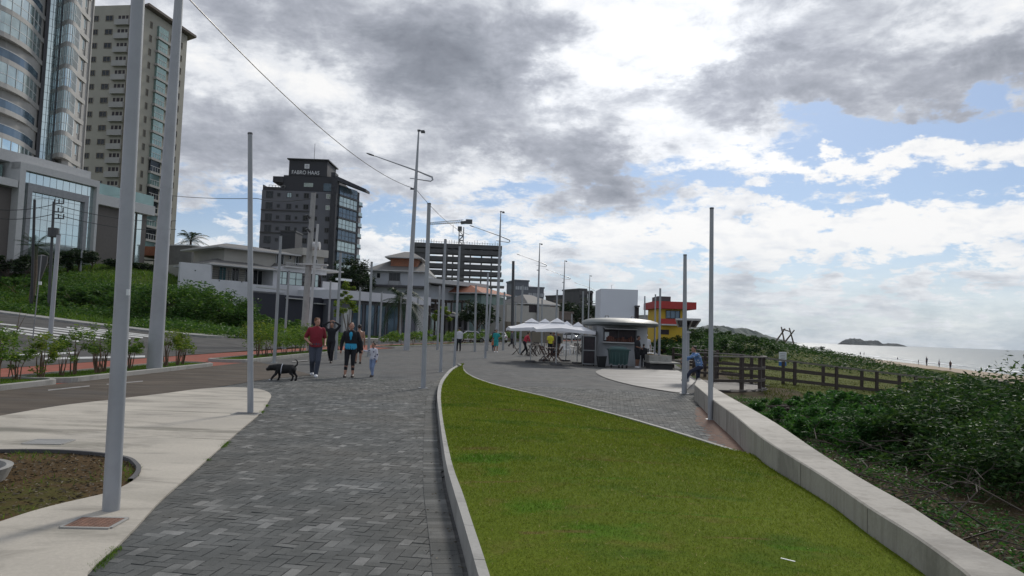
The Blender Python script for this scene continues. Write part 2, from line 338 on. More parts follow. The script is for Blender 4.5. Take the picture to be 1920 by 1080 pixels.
def lawn_mat(name, a, b_, c_, pat):
    mt = bpy.data.materials.new(name); mt.use_nodes = True; t = NT(mt.node_tree); b = t.n['Principled BSDF']
    o = t.node('ShaderNodeTexCoord').outputs['Object']; g = t.node('ShaderNodeNewGeometry')
    big = t.noise(o, .55, 5, .6, .4); med = t.noise(t.mapping(o, loc=(5,3,1)), 2.2, 5, .62, .3); fi = t.noise(o, 55, 4, .7)
    c = t.ramp(big, [(.35,a),(.65,b_)])
    c = t.mix(t.mr(t.noise(t.mapping(o, (1,1.6,1), loc=(1,9,1)), .75, 4, .6, .2), .54,.64,0,.7), c, c_)
    c = t.mix(t.mr(med,.56,.74,0,.65), c, pat)
    if name.startswith('lawn'):
        ed = t.math('MULTIPLY', t.math('SUBTRACT', t.noise(o, 6, 4, .7), .5), 2.2)
        for px_,py_,a_,b__,cc,rz_ in LPATCH:
            c0_ = gp(px_,py_,.2); sep = t.node('ShaderNodeSeparateXYZ'); t.link(t.mapping(o, (1,1,1), (0,0,0), (-c0_.x,-c0_.y,0)), sep.inputs[0])
            q_ = t.math('MAXIMUM', t.math('ABSOLUTE', t.math('DIVIDE', sep.outputs[0], a_)), t.math('ABSOLUTE', t.math('DIVIDE', sep.outputs[1], b__)))
            c = t.mix(t.mr(t.math('ADD', q_, ed), .5, 1.3, .62, 0), c, cc)
    if name.endswith('blades'):
        c = t.mix(.8, c, t.ramp(g.outputs['Random Per Island'], [(0,(.5,.52,.5)),(.6,(1.,1.,1.)),(1,(1.8,1.55,1.5))]), 'MULTIPLY')
        tr = t.node('ShaderNodeBsdfTranslucent'); t.link(c, tr.inputs[0]); ms = t.node('ShaderNodeMixShader'); ms.inputs[0].default_value = .3
        t.link(b.outputs[0], ms.inputs[1]); t.link(tr.outputs[0], ms.inputs[2]); t.link(ms.outputs[0], t.n['Material Output'].inputs[0])
    else: c = t.mix(.8, c, t.ramp(fi, [(.3,(.5,.5,.45)),(.7,(1.3,1.3,1.2))]), 'MULTIPLY')
    t.link(c, b.inputs['Base Color']); b.inputs['Roughness'].default_value = .9; b.inputs['Specular IOR Level'].default_value = .03
    MATS[name] = mt
DG,BR = (.065,.165,.010),(.17,.115,.05)
LPATCH = [(905,860,.30,.30,DG,0),(1010,955,.26,.22,DG,0),(1140,1005,.32,.2,DG,0),(930,885,.12,.2,DG,0),(930,905,.30,.03,BR,0),(1000,1003,.10,.035,BR,0),(1070,1003,.12,.035,BR,0),(1390,1022,.22,.02,BR,0),(1260,940,.35,.015,BR,0),(1050,800,.7,.05,DG,0),(900,842,.25,.10,BR,0),(1300,975,.5,.02,DG,0),(1000,770,.8,.12,BR,0),(960,740,1.0,.15,DG,0),(1180,870,.5,.03,BR,0),(1120,905,.45,.03,DG,0),(1500,1040,.2,.05,DG,0)]
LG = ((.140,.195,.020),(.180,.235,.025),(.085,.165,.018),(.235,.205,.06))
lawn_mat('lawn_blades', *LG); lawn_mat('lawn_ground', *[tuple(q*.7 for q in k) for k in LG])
lawn_mat('meadow', (.035,.07,.012),(.07,.10,.02),(.025,.055,.01),(.10,.085,.035))
lawn_mat('dune_soil', (.060,.048,.030),(.095,.070,.045),(.04,.06,.018),(.135,.090,.060))
lawn_mat('dune_grass', (.080,.098,.020),(.105,.115,.030),(.04,.058,.014),(.13,.115,.045))
lawn_mat('dune_blades', (.085,.105,.022),(.115,.13,.032),(.055,.08,.02),(.15,.14,.055))
lawn_mat('bed_soil', (.075,.052,.028),(.115,.075,.042),(.07,.08,.02),(.15,.095,.055))
lawn_mat('bed_grass', (.07,.11,.015),(.10,.14,.02),(.04,.08,.01),(.12,.11,.04))
# ------------------------------------------------------------------ mesh helpers
def tag(o, label=None, cat=None, group=None, kind=None):
    if label: o['label'] = label
    if cat: o['category'] = cat
    if group: o['group'] = group
    if kind: o['kind'] = kind
    return o
def link_mesh(name, me, mats, parent=None, smooth=False, loc=None):
    o = bpy.data.objects.new(name, me); COL.objects.link(o)
    for mm in (mats if isinstance(mats,(list,tuple)) else [mats]): me.materials.append(M(mm) if isinstance(mm,str) else mm)
    if smooth: me.polygons.foreach_set('use_smooth', [True]*len(me.polygons))
    if parent is not None:
        o.parent = parent; o.matrix_parent_inverse = Matrix.Translation(-parent.location) if parent.rotation_euler.z == 0 else parent.matrix_basis.inverted()
    return o
def empty(name, loc, label, cat, group=None, kind=None):
    o = bpy.data.objects.new(name, None); COL.objects.link(o); o.location = loc; o.empty_display_size = .2
    return tag(o, label, cat, group, kind)
class MB:
    def __init__(s): s.v = []; s.f = []; s.mi = []; s.cur = 0
    def add(s, vs, fs):
        k = len(s.v); s.v += [tuple(q) for q in vs]
        for f in fs: s.f.append(tuple(i+k for i in f)); s.mi.append(s.cur)
        return s
    def hexa(s, p):  # 8 pts: bottom 4 ccw, top 4
        return s.add(p, [(0,3,2,1),(4,5,6,7),(0,1,5,4),(1,2,6,5),(2,3,7,6),(3,0,4,7)])
    def box(s, c, d, rz=0, M4=None):
        cx,cy,cz = c; dx,dy,dz = d[0]/2,d[1]/2,d[2]/2; ca,sa = math.cos(rz),math.sin(rz); ps = []
        for z in (-dz,dz):
            for x,y in ((-dx,-dy),(dx,-dy),(dx,dy),(-dx,dy)):
                p = Vector((cx+x*ca-y*sa, cy+x*sa+y*ca, cz+z)); ps.append(M4@p if M4 else p)
        return s.hexa(ps)
    def beam(s, a, b, w_, h):
        a = Vector(a); b = Vector(b); t = (b-a).normalized()
        n = t.cross(Vector((0,0,1)));
        if n.length < 1e-4: n = Vector((1,0,0))
        n.normalize(); u = n.cross(t).normalized(); n *= w_/2; u *= h/2
        return s.hexa([a-n-u,b-n-u,b+n-u,a+n-u,a-n+u,b-n+u,b+n+u,a+n+u])
    def prism(s, poly, z0, z1):
        n = len(poly); a = sum(poly[i][0]*poly[(i+1)%n][1]-poly[(i+1)%n][0]*poly[i][1] for i in range(n))
        if a < 0: poly = poly[::-1]
        return s.add([(p[0],p[1],z0) for p in poly]+[(p[0],p[1],z1) for p in poly],
            [tuple(range(n))[::-1], tuple(range(n,2*n))]+[(i,(i+1)%n,(i+1)%n+n,i+n) for i in range(n)])
    def tube(s, pts, rad, n=8, caps=True):
        pts = [Vector(p) for p in pts]; rad = rad if isinstance(rad,(list,tuple)) else [rad]*len(pts)
        ref = Vector((0,0,1)); vs = []; N = len(pts)
        pn = None
        for i, p in enumerate(pts):
            t = (pts[min(i+1,N-1)]-pts[max(i-1,0)]).normalized()
            if pn is None:
                a = t.cross(Vector((0,1,0)) if abs(t.y) < .9 else Vector((1,0,0))).normalized()
            else: a = (pn - t*pn.dot(t)).normalized()
            pn = a; b = t.cross(a)
            for k in range(n):
                q = 2*math.pi*k/n; vs.append(p+(a*math.cos(q)+b*math.sin(q))*rad[i])
        fs = [(i*n+k, i*n+(k+1)%n, (i+1)*n+(k+1)%n, (i+1)*n+k) for i in range(N-1) for k in range(n)]
        if caps: fs += [tuple(range(n))[::-1], tuple(range((N-1)*n, N*n))]
        return s.add(vs, fs)
    def ell(s, c, r, nu=12, nv=8, rot=None):
        vs = []; c = Vector(c)
        for j in range(1,nv):
            t = math.pi*j/nv
            for i in range(nu):
                q = 2*math.pi*i/nu; d = Vector((r[0]*math.sin(t)*math.cos(q), r[1]*math.sin(t)*math.sin(q), r[2]*math.cos(t)))
                vs.append(c+(rot@d if rot else d))
        for sg in (1,-1):
            d = Vector((0,0,sg*r[2])); vs.append(c+(rot@d if rot else d))
        k = (nv-1)*nu; fs = []
        for j in range(nv-2):
            for i in range(nu): fs.append((j*nu+i,(j+1)*nu+i,(j+1)*nu+(i+1)%nu,j*nu+(i+1)%nu))
        for i in range(nu): fs.append((k,i,(i+1)%nu)); fs.append((k+1,(nv-2)*nu+(i+1)%nu,(nv-2)*nu+i))
        return s.add(vs, fs)
    def rings(s, rs, n=16):   # (center, rx, ry) stacked
        vs = []
        for c, rx, ry in rs:
            for k in range(n):
                q = 2*math.pi*k/n; vs.append((c[0]+rx*math.cos(q), c[1]+ry*math.sin(q), c[2]))
        N = len(rs); fs = [(i*n+k, i*n+(k+1)%n, (i+1)*n+(k+1)%n, (i+1)*n+k) for i in range(N-1) for k in range(n)]
        fs += [tuple(range(n))[::-1], tuple(range((N-1)*n, N*n))]
        return s.add(vs, fs)
    def mesh(s, name='m'):
        me = bpy.data.meshes.new(name); me.from_pydata(s.v, [], s.f)
        if any(s.mi): me.polygons.foreach_set('material_index', s.mi)
        me.update(); return me
    def build(s, name, mats, parent=None, smooth=False): return link_mesh(name, s.mesh(name), mats, parent, smooth)
def autosmooth(o):
    me = o.data
    bm = bmesh.new(); bm.from_mesh(me)
    for f in bm.faces: f.smooth = True
    for e in bm.edges:
        if len(e.link_faces) == 2 and e.calc_face_angle(0) > R(35): e.smooth = False
    bm.to_mesh(me); bm.free(); return o
def np_mesh(name, V, k, mats, parent=None, smooth=False):   # V (N*k,3): N faces of k verts
    n = len(V)//k; me = bpy.data.meshes.new(name); me.vertices.add(len(V)); me.vertices.foreach_set('co', np.ascontiguousarray(V, np.float32).ravel())
    me.loops.add(n*k); me.loops.foreach_set('vertex_index', np.arange(n*k, dtype=np.int32))
    me.polygons.add(n); me.polygons.foreach_set('loop_start', np.arange(0,n*k,k,dtype=np.int32))
    me.update(calc_edges=True); me.validate(); me.polygons.foreach_set('use_smooth', [False]*n)
    return link_mesh(name, me, mats, parent, smooth)
def grid_mesh(name, X, Y, Z, mats, parent=None, smooth=True):
    a, b = X.shape; V = np.stack([X,Y,Z],-1).reshape(-1,3); me = bpy.data.meshes.new(name)
    i = np.arange(a-1)[:,None]*b+np.arange(b-1)[None,:]
    Fq = np.stack([i,i+1,i+b+1,i+b],-1).reshape(-1,4)
    p = V[Fq[0]]; nrm = np.cross(p[1]-p[0], p[2]-p[0])
    if nrm[2] < 0: Fq = Fq[:,::-1]
    me.from_pydata(V.tolist(), [], Fq.tolist()); me.update()
    return link_mesh(name, me, mats, parent, smooth)
def strip(name, ys, xl, xr, off, nx, mats, parent=None, zf=H):
    ys = np.asarray(ys,float); a = xl(ys) if callable(xl) else np.interp(ys,*xl) if isinstance(xl,tuple) else np.full(len(ys),float(xl))
    b = xr(ys) if callable(xr) else np.interp(ys,*xr) if isinstance(xr,tuple) else np.full(len(ys),float(xr))
    t = np.linspace(0,1,nx)[None,:]; X = a[:,None]*(1-t)+b[:,None]*t; Y = np.repeat(ys[:,None],nx,1)
    return grid_mesh(name, X, Y, zf(X,Y)+off, mats, parent)
def resample(pts, n):
    p = np.array([[q[0],q[1]] for q in pts], float); d = np.r_[0,np.cumsum(np.hypot(*np.diff(p,axis=0).T))]
    t = np.linspace(0,d[-1],n); return np.stack([np.interp(t,d,p[:,0]),np.interp(t,d,p[:,1])],1)
def smooth_poly(pts, n):
    p = [Vector((q[0],q[1])) for q in pts]; out = []
    p = [p[0]*2-p[1]]+p+[p[-1]*2-p[-2]]
    for i in range(1,len(p)-2):
        for k in range(8):
            t = k/8; a,b,c,d = p[i-1],p[i],p[i+1],p[i+2]
            out.append(.5*((2*b)+(c-a)*t+(2*a-5*b+4*c-d)*t*t+(3*b-a-3*c+d)*t**3))
    out.append(p[-2]); return resample(out, n)
def poly_sheet(name, pts, z, mats, parent=None, thick=0):
    bm = bmesh.new(); vs = [bm.verts.new((p[0],p[1],z)) for p in pts]
    f = bm.faces.new(vs); f.normal_update()
    if f.normal.z < 0: f.normal_flip()
    if thick:
        r = bmesh.ops.extrude_face_region(bm, geom=[f]); 
        for q in r['geom']:
            if isinstance(q, bmesh.types.BMVert): q.co.z -= thick
        bmesh.ops.recalc_face_normals(bm, faces=bm.faces)
    me = bpy.data.meshes.new(name); bm.to_mesh(me); bm.free(); return link_mesh(name, me, mats, parent)
# leaves -----------------------------------------------------------
def leaf_cloud(P0, size, flat=.35, asp=.55):
    n = len(P0); a = rng.normal(size=(n,3)); a[:,2] *= flat; a /= np.linalg.norm(a,axis=1,keepdims=True)+1e-9
    b = rng.normal(size=(n,3)); b -= (b*a).sum(1,keepdims=True)*a; b /= np.linalg.norm(b,axis=1,keepdims=True)+1e-9
    s_ = size*(.6+.8*rng.random((n,1))); a = a*s_; b = b*s_*asp
    return np.stack([P0-a, P0+b*.5, P0+a, P0-b*.5],1).reshape(-1,3)
def clumps(c, r, nc, nl, cr, shell=.55, seed_flat=1.):
    d = rng.normal(size=(nc,3)); d[:,2] = np.abs(d[:,2])*seed_flat-.25; d /= np.linalg.norm(d,axis=1,keepdims=True)
    rad = shell+(1-shell)*rng.random((nc,1))**.5; rad *= (.82+.3*rng.random((nc,1)))
    C = np.array(c)+d*rad*np.array(r)
    crs = cr*(.6+.8*rng.random((nc,1,1)))
    q = rng.normal(size=(nc,nl,3)); q /= np.linalg.norm(q,axis=2,keepdims=True); q *= rng.random((nc,nl,1))**.4*crs
    q[...,2] *= .7
    return (C[:,None,:]+q).reshape(-1,3)
def shrub(name, base, r, h, label, cat, mat='leaf_shrub', nl=900, size=.045, group=None, stems=6, stem_h=.35, lift=None, nc=None):
    e = empty(name, base, label, cat, group); b = Vector(base)
    lift = h*stem_h if lift is None else lift
    c = (b.x, b.y, b.z+lift+(h-lift)*.45); nc = nc or max(6, nl//70)
    P0 = clumps(c, (r,r,(h-lift)*.6), nc, nl//nc, r*.36, .35)
    P0[:,2] = np.maximum(P0[:,2], b.z+.04)
    np_mesh('foliage', leaf_cloud(P0, size), 4, mat, e)
    if stems:
        mb = MB()
        for i in range(stems):
            q = random.uniform(0,6.28); rr = r*.6*random.random(); t = Vector((b.x+rr*math.cos(q), b.y+rr*math.sin(q), b.z+lift+(h-lift)*random.uniform(.3,.8)))
            mb.tube([b+Vector((rr*.3*math.cos(q),rr*.3*math.sin(q),-.05)), (b+t)/2+Vector((random.uniform(-.06,.06),0,0)), t], [.014*h+.004,.010*h+.003,.004], 5)
        mb.build('stem', 'stem', e)
    return e
# facades ----------------------------------------------------------
class Fac:
    def __init__(s, pA, dA, pB, dB, ref=400):
        a = P(pA, ref, dA); b = P(pB, ref, dB); s.set(Vector((a.x,a.y,0)), Vector((b.x,b.y,0)))
    def set(s, A, B):
        s.A = A; s.B = B; s.u = (B-A).normalized(); s.L = (B-A).length; n = Vector((s.u.y,-s.u.x,0))
        if n.dot(CP-A) < 0: n = -n
        s.n = n; return s
    def uz(s, px, py):
        v = ray(px, py); t = (s.A-CP).dot(s.n)/v.dot(s.n); p = CP+v*t; return (p-s.A).dot(s.u), p.z
    def pt(s, u, z, o=0): return Vector((s.A.x+s.u.x*u+s.n.x*o, s.A.y+s.u.y*u+s.n.y*o, z))
    def slab(s, mb, u0, u1, z0, z1, o0, o1):
        if u0 > u1: u0,u1 = u1,u0
        if z0 > z1: z0,z1 = z1,z0
        p = [s.pt(u0,z0,o1), s.pt(u1,z0,o1), s.pt(u1,z0,o0), s.pt(u0,z0,o0)]; q = [s.pt(u0,z1,o1), s.pt(u1,z1,o1), s.pt(u1,z1,o0), s.pt(u0,z1,o0)]
        return mb.hexa(p+q)
    def pslab(s, mb, x0, y0, x1, y1, o0, o1):
        u0,z0 = s.uz(x0,y0); u1,z1 = s.uz(x1,y1); return s.slab(mb,u0,u1,z0,z1,o0,o1)
    def window(s, parent, u0, u1, z0, z1, glass='glass_dark', frame='frame_white', mull=1, fw=.07, off=0., name='window', trans=0):
        mb = MB(); a,b = min(u0,u1),max(u0,u1); c,d = min(z0,z1),max(z0,z1)
        s.slab(mb, a+fw,b-fw,c+fw,d-fw, off-.02, off+.02); mb.cur = 1
        s.slab(mb,a,b,c,c+fw,off-.02,off+.08); s.slab(mb,a,b,d-fw,d,off-.02,off+.08); s.slab(mb,a,a+fw,c+fw,d-fw,off-.02,off+.08); s.slab(mb,b-fw,b,c+fw,d-fw,off-.02,off+.08)
        for k in range(1,mull+1):
            m_ = a+(b-a)*k/(mull+1); s.slab(mb,m_-fw*.4,m_+fw*.4,c+fw,d-fw,off+.02,off+.06)
        for k in range(1,trans+1):
            m_ = c+(d-c)*k/(trans+1); s.slab(mb,a+fw,b-fw,m_-fw*.4,m_+fw*.4,off+.021,off+.058)
        return mb.build(name, [glass,frame], parent)
    def pwin(s, parent, x0, y0, x1, y1, **k):
        u0,z0 = s.uz(x0,y0); u1,z1 = s.uz(x1,y1); return s.window(parent,u0,u1,z0,z1,**k)
    def body(s, parent, z0, z1, thick, mat, name='wall', u0=0, u1=None, off=0):
        mb = MB(); s.slab(mb, u0, s.L if u1 is None else u1, z0, z1, -thick, off); return mb.build(name, mat, parent)
def remesh(mb, vox, it=4):
    me = mb.mesh('tmp'); o = bpy.data.objects.new('tmp', me); COL.objects.link(o)
    md = o.modifiers.new('r','REMESH'); md.mode = 'VOXEL'; md.voxel_size = vox; md.use_smooth_shade = True
    sm = o.modifiers.new('s','SMOOTH'); sm.iterations = it; sm.factor = .5
    dg = bpy.context.evaluated_depsgraph_get(); dg.update(); r = bpy.data.meshes.new_from_object(o.evaluated_get(dg))
    bpy.data.objects.remove(o); r.materials.clear(); return r
# ------------------------------------------------------------------ ground
ys = np.unique(np.r_[np.linspace(-30,0,12), np.arange(0,60,1.), np.arange(60,160,2.), np.arange(160,400,8.), np.arange(400,3000,60.), np.array([4000,7500.])])
xs = np.unique(np.r_[np.array([-7500,-3000,-1500,-900,-600]), np.arange(-400,-100,12.), np.arange(-100,-24,2.), np.arange(-24,50,.75), np.arange(50,130,3.), np.arange(130,500,15.), np.arange(500,1300,60.), np.array([3000.,7500])])
XX, YY = np.meshgrid(xs, ys)
ZZ = H(XX,YY)-.05
xrm = np.interp(YY, XR_Y, XR_X); xbm = np.interp(YY, XB_Y, XB_X)
ZZ = np.where((XX > xbm-4) & (XX < xrm), ZZ-.1, ZZ)
tag(grid_mesh('ground', XX, YY, ZZ, 'meadow'), kind='structure')
mb = MB(); mb.add([(-2000,-3000,-3),(7800,-3000,-3),(7800,7800,-3),(-2000,7800,-3)],[(0,1,2,3)])
tag(mb.build('sea','sea_water'), kind='structure')
yy = np.unique(np.r_[np.arange(-30,160,2.), np.arange(160,400,6.), np.arange(400,2600,60.)])
tag(strip('beach', yy, lambda y: np.interp(y,XS_Y,XS_X)-27+3*np.sin(y*.07), lambda y: np.interp(y,XS_Y,XS_X)+14, .06, 14, 'sand'), kind='structure')
tag(strip('surf', yy, lambda y: np.interp(y,XS_Y,XS_X)+5.5+1.2*np.sin(y*.11), lambda y: np.interp(y,XS_Y,XS_X)+7.5+1.5*np.sin(y*.13+1), 0, 3, 'foam', zf=lambda X,Y: X*0-2.93), kind='structure')
yy = np.unique(np.r_[np.arange(-12,60,.5), np.arange(60,200,2.), np.arange(200,1500,40)])
tag(strip('dune_ground', yy[yy<200], lambda y: np.interp(y,XR_Y,XR_X)+.12, lambda y: np.interp(y,XR_Y,XR_X)+np.interp(y,[0,10,20,30,40,60],[9,8,5,3.2,3,2.5]), -.01, 30, 'dune_soil'), kind='structure')
tag(strip('dune_meadow', yy, lambda y: np.interp(y,XR_Y,XR_X)+np.interp(y,[0,10,20,30,40,60],[9,8,5,3.2,3,2.5])-.15, lambda y: np.interp(y,XS_Y,XS_X)-22, .0, 40, 'dune_grass'), kind='structure')
# promenade paving out to the far end
yy = np.unique(np.r_[np.arange(-8,60,2.), np.arange(60,200,6.), np.arange(200,700,30)])
tag(strip('promenade', yy, lambda y: np.interp(y,XB_Y,XB_X)+.1, lambda y: np.interp(y,XR_Y,XR_X), .0, 8, 'paver_sheet', zf=lambda X,Y: X*0.), kind='structure')
# herringbone pavers, real blocks
def in_poly(x, y, poly):
    c = np.zeros(len(x), bool); n = len(poly)
    for i in range(n):
        x1,y1 = poly[i][0],poly[i][1]; x2,y2 = poly[(i+1)%n][0],poly[(i+1)%n][1]
        if y1 == y2: continue
        k = ((y1 > y) != (y2 > y)) & (x < (x2-x1)*(y-y1)/(y2-y1)+x1); c ^= k
    return c
CURB_O = [(800,1300),(884,1080),(865,1013),(850,961),(835,887),(822,791),(819,735),(826,710),(842,692),(856,684)]
curbL = [gp(*q) for q in CURB_O]; curbL[0] = Vector((curbL[1].x+.05, 2.0, 0))
SLAB = [(165,1080),(200,1050),(250,1000),(300,945),(350,900),(400,855),(450,810),(490,775),(506,750),(508,743),(500,736),(480,731),(440,728),(380,731),(300,741),(200,753),(110,764),(0,783)]
slabW = [gp(*q) for q in SLAB]
slab_poly = [Vector((-.7*1,1.0,0)), Vector((-1.3,2.2,0))]+slabW+[Vector((-16,11,0)), Vector((-16,1,0))]
A0 = slabW[0]; slab_poly[0] = Vector((A0.x+1.0, 1.0,0)); slab_poly[1] = Vector((A0.x+.45, A0.y-.9,0))
lane_near = [(-20,792),(0,783),(110,764),(200,753),(300,741),(380,731),(440,722),(500,712)]
def bricks():
    x0,x1,y0,y1 = -9,7,1.5,27.; a = R(-8); W_, L_, g = .085,.17,.005; quads = []
    ca,sa = math.cos(a),math.sin(a); out = []
    N = int(34/.085)
    I,J = np.meshgrid(np.arange(-N,N), np.arange(-N//2,N//2+60))
    # herringbone: horizontal bricks at (k + 4m?) built from the 2x1 tiling rule
    r = (I-J) % 4
    hor = r == 0; ver = r == 3
    hx = I[hor]*W_; hy = J[hor]*W_   # cell (i,j),(i+1,j)
    rects = [np.stack([hx,hy,hx+L_,hy+W_],1)]
    vx = I[ver]*W_; vy = J[ver]*W_   # cell (i,j),(i,j+1): (i-j)%4==3 and (i-j-1)%4==2
    rects.append(np.stack([vx,vy,vx+W_,vy+L_],1))
    Rc = np.concatenate(rects)
    cx = (Rc[:,0]+Rc[:,2])/2; cy = (Rc[:,1]+Rc[:,3])/2
    wx = cx*ca-cy*sa; wy = cx*sa+cy*ca
    cb = smooth_poly(curbL, 60); xmax = np.interp(wy, cb[::1,1], cb[:,0])-.10
    ok = (wy > y0) & (wy < y1) & (wx > -9) & (np.where(wy < 21, wx < xmax, wx < xmax+.25))
    # right-hand side pavement beyond the lawn as well
    side = (wy > 8.) & (wy < y1) & (wx < np.interp(wy,XR_Y,XR_X)-.02) & (wx > -.8) & (wx > xmax)
    lawn_c = in_poly(wx, wy, LAWNP)
    deep = lambda pl: in_poly(wx-.18,wy,pl)&in_poly(wx+.18,wy,pl)&in_poly(wx,wy-.18,pl)&in_poly(wx,wy+.18,pl)
    ok = (ok | side) & ~lawn_c & ~deep(slab_poly) & ~deep(LANEP)
    Rc = Rc[ok]; n = len(Rc)
    zt = .0115+rng.random(n)*.003
    tl = rng.normal(size=(n,2))*.0009
    V = np.zeros((n,8,3)); K = [(0,1),(2,1),(2,3),(0,3)]
    for k,(a_,b_) in enumerate(K):
        x = Rc[:,a_]+(g/2 if a_ == 0 else -g/2); y = Rc[:,b_]+(g/2 if b_ == 1 else -g/2)
        X = x*ca-y*sa; Y = x*sa+y*ca
        zt_k = zt+tl[:,0]*(1 if a_ else -1)+tl[:,1]*(1 if b_ == 3 else -1)
        V[:,k+4] = np.stack([X,Y,zt_k],1); V[:,k] = np.stack([X,Y,zt*0+.001],1)
    Fq = np.array([(4,5,6,7),(0,1,5,4),(1,2,6,5),(2,3,7,6),(3,0,4,7)])
    idx = (np.arange(n)[:,None,None]*8+Fq[None]).reshape(-1,4)
    me = bpy.data.meshes.new('paving_blocks'); V = V.reshape(-1,3)
    me.vertices.add(len(V)); me.vertices.foreach_set('co', V.astype(np.float32).ravel())
    me.loops.add(idx.size); me.loops.foreach_set('vertex_index', idx.astype(np.int32).ravel())
    me.polygons.add(len(idx)); me.polygons.foreach_set('loop_start', np.arange(0,idx.size,4,dtype=np.int32)); me.update(calc_edges=True); me.validate(); me.polygons.foreach_set('use_smooth', [False]*len(me.polygons))
    tag(link_mesh('paving_blocks', me, 'paver_brick'), kind='structure')
    # soldier course along the kerb
    mbx = MB(); c2 = smooth_poly(curbL, 400)
    d = np.r_[0,np.cumsum(np.hypot(*np.diff(c2,axis=0).T))]; s_ = np.arange(.05, d[-1]-.3, .1)
    for q in s_:
        x = np.interp(q,d,c2[:,0]); y = np.interp(q,d,c2[:,1]); x2 = np.interp(q+.02,d,c2[:,0]); y2 = np.interp(q+.02,d,c2[:,1])
        an = math.atan2(y2-y, x2-x); nx_,ny_ = -math.sin(an), math.cos(an)
        if nx_ > 0: nx_,ny_ = -nx_,-ny_
        mbx.box((x+nx_*.12, y+ny_*.12, .0125), (.0965,.197,.0125+.003*random.random()), an)
    tag(mbx.build('paving_border','paver_brick'), kind='structure')
# ------------------------------------------------------------------ lawn, kerbs, beds
ZL, ZRc = .20, .05
cO = smooth_poly([gp(x,y,ZL) for x,y in [(912,1140),(898,1080),(887,1043),(867,973),(850,917),(834,854),(823,773),(820,736),(827,712),(843,693),(858,684)]], 120)
cI = smooth_poly([gp(x,y,ZL) for x,y in [(936,1140),(919,1080),(902,1028),(882,969),(869,928),(845,858),(829,776),(827,734),(833,713),(848,694),(860,685)]], 120)
# outer base on the pavers sits straight below the outer top edge
curbL = [Vector((p[0]-.015,p[1],0)) for p in cO[::8]]
rc = smooth_poly([gp(x,y,ZRc) for x,y in [(860,683),(866,686),(879,702),(927,721),(1042,749),(1153,778),(1264,810),(1376,845),(1464,873)]], 80)
WTOP = .40
wf = smooth_poly([Vector((2.35,.5))]+[Vector(gp(x,y,WTOP)[:2]) for x,y in [(1900,1140),(1821,1080),(1719,1006),(1629,950),(1543,892),(1430,821),(1374,776),(1335,748),(1302,721)]], 90)
wbk = smooth_poly([Vector((2.72,.5))]+[Vector(gp(x,y,WTOP)[:2]) for x,y in [(2010,1125),(1920,1073),(1793,1003),(1705,946),(1617,897),(1532,844),(1441,784),(1350,733),(1310,707)]], 90)
k = int(np.argmin(np.hypot(wf[:,0]-rc[-1,0], wf[:,1]-rc[-1,1])))
rightb = [tuple(p) for p in wf[:k+1]]+[tuple(p) for p in rc[::-1]]
rightb = resample(rightb, 160)
leftb = resample([(cI[0,0],.8)]+[tuple(p) for p in cI], 160)
LAWNP = [Vector((p[0],p[1],0)) for p in cO]+[Vector((p[0],p[1],0)) for p in rightb[::-1]]
LANEP = [gp(*q) for q in lane_near]+[Vector((-10.4,30,0)),Vector((-40,30,0)),Vector((-40,5,0))]
# strips in (t across) between boundaries, parametrised by y
def lawn_x(y):
    l = np.interp(y, leftb[:,1], leftb[:,0]); o = np.argsort(rightb[:,1]); r = np.interp(y, rightb[o,1], rightb[o,0]); return l, r
def lawn_z(x, y):
    l, r = lawn_x(y); t = np.clip((x-l)/np.maximum(r-l,.05),0,1)
    zr = np.interp(y, [0,6.5,11,40],[.23,.20,.05,.045]); zl = np.interp(y,[0,26,34,40],[.195,.195,.10,.08])
    return zl*(1-t)+zr*t+.07*np.sin(t*math.pi)*np.clip((r-l)/4,0,1)+.012*np.sin(x*3.1+y)*np.sin(y*2.3)*np.sin(t*math.pi)
ysl = np.r_[np.arange(.8,10,.15), np.arange(10,leftb[-1,1]-.05,.3), leftb[-1,1]-.02]; l, r = lawn_x(ysl); t = np.linspace(0,1,40)[None]
X = l[:,None]*(1-t)+r[:,None]*t; Y = np.repeat(ysl[:,None],40,1)
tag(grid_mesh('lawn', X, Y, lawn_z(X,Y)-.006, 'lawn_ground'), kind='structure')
# grass blades on the lawn
def blades(name, PX, PY, PZ, hgt, wid, mat, lean=.5, parent=None):
    n = len(PX); q = rng.random(n)*6.283; h = hgt*(.5+rng.random(n)); wd = wid*(.7+.6*rng.random(n))
    lx = rng.normal(size=n)*lean*h; ly = rng.normal(size=n)*lean*h
    b = np.stack([PX,PY,PZ-.004],1); d = np.stack([np.cos(q),np.sin(q),q*0],1)*wd[:,None]
    V = np.stack([b-d,b+d,b+np.stack([lx,ly,h],1)],1).reshape(-1,3)
    return np_mesh(name, V, 3, mat, parent)
n = 420000; yv = 2.6+(33-2.6)*rng.random(n)**2.6; l, r = lawn_x(yv); xv = l+.01+(r-l-.02)*rng.random(n)
dns = rng.random(n) < np.clip((r-l)/4.5,.1,1); xv, yv = xv[dns], yv[dns]
sc = np.clip(yv/6,.8,3)
ks = rng.random(len(xv)) < .022; o = blades('dry_clippings', xv[ks], yv[ks], lawn_z(xv[ks],yv[ks])+.004, .011*np.clip(sc[ks],.8,1.6), .0024*sc[ks], 'straw', 1.6); tag(o, kind='stuff', label='dry straw coloured clippings lying in the turf', cat='clippings')
o = blades('lawn_grass', xv, yv, lawn_z(xv,yv), .013*np.clip(sc,.8,1.6), .0024*sc, 'lawn_blades', .9); tag(o, kind='stuff', label='short yellow-green turf blades covering the kerbed lawn', cat='grass')
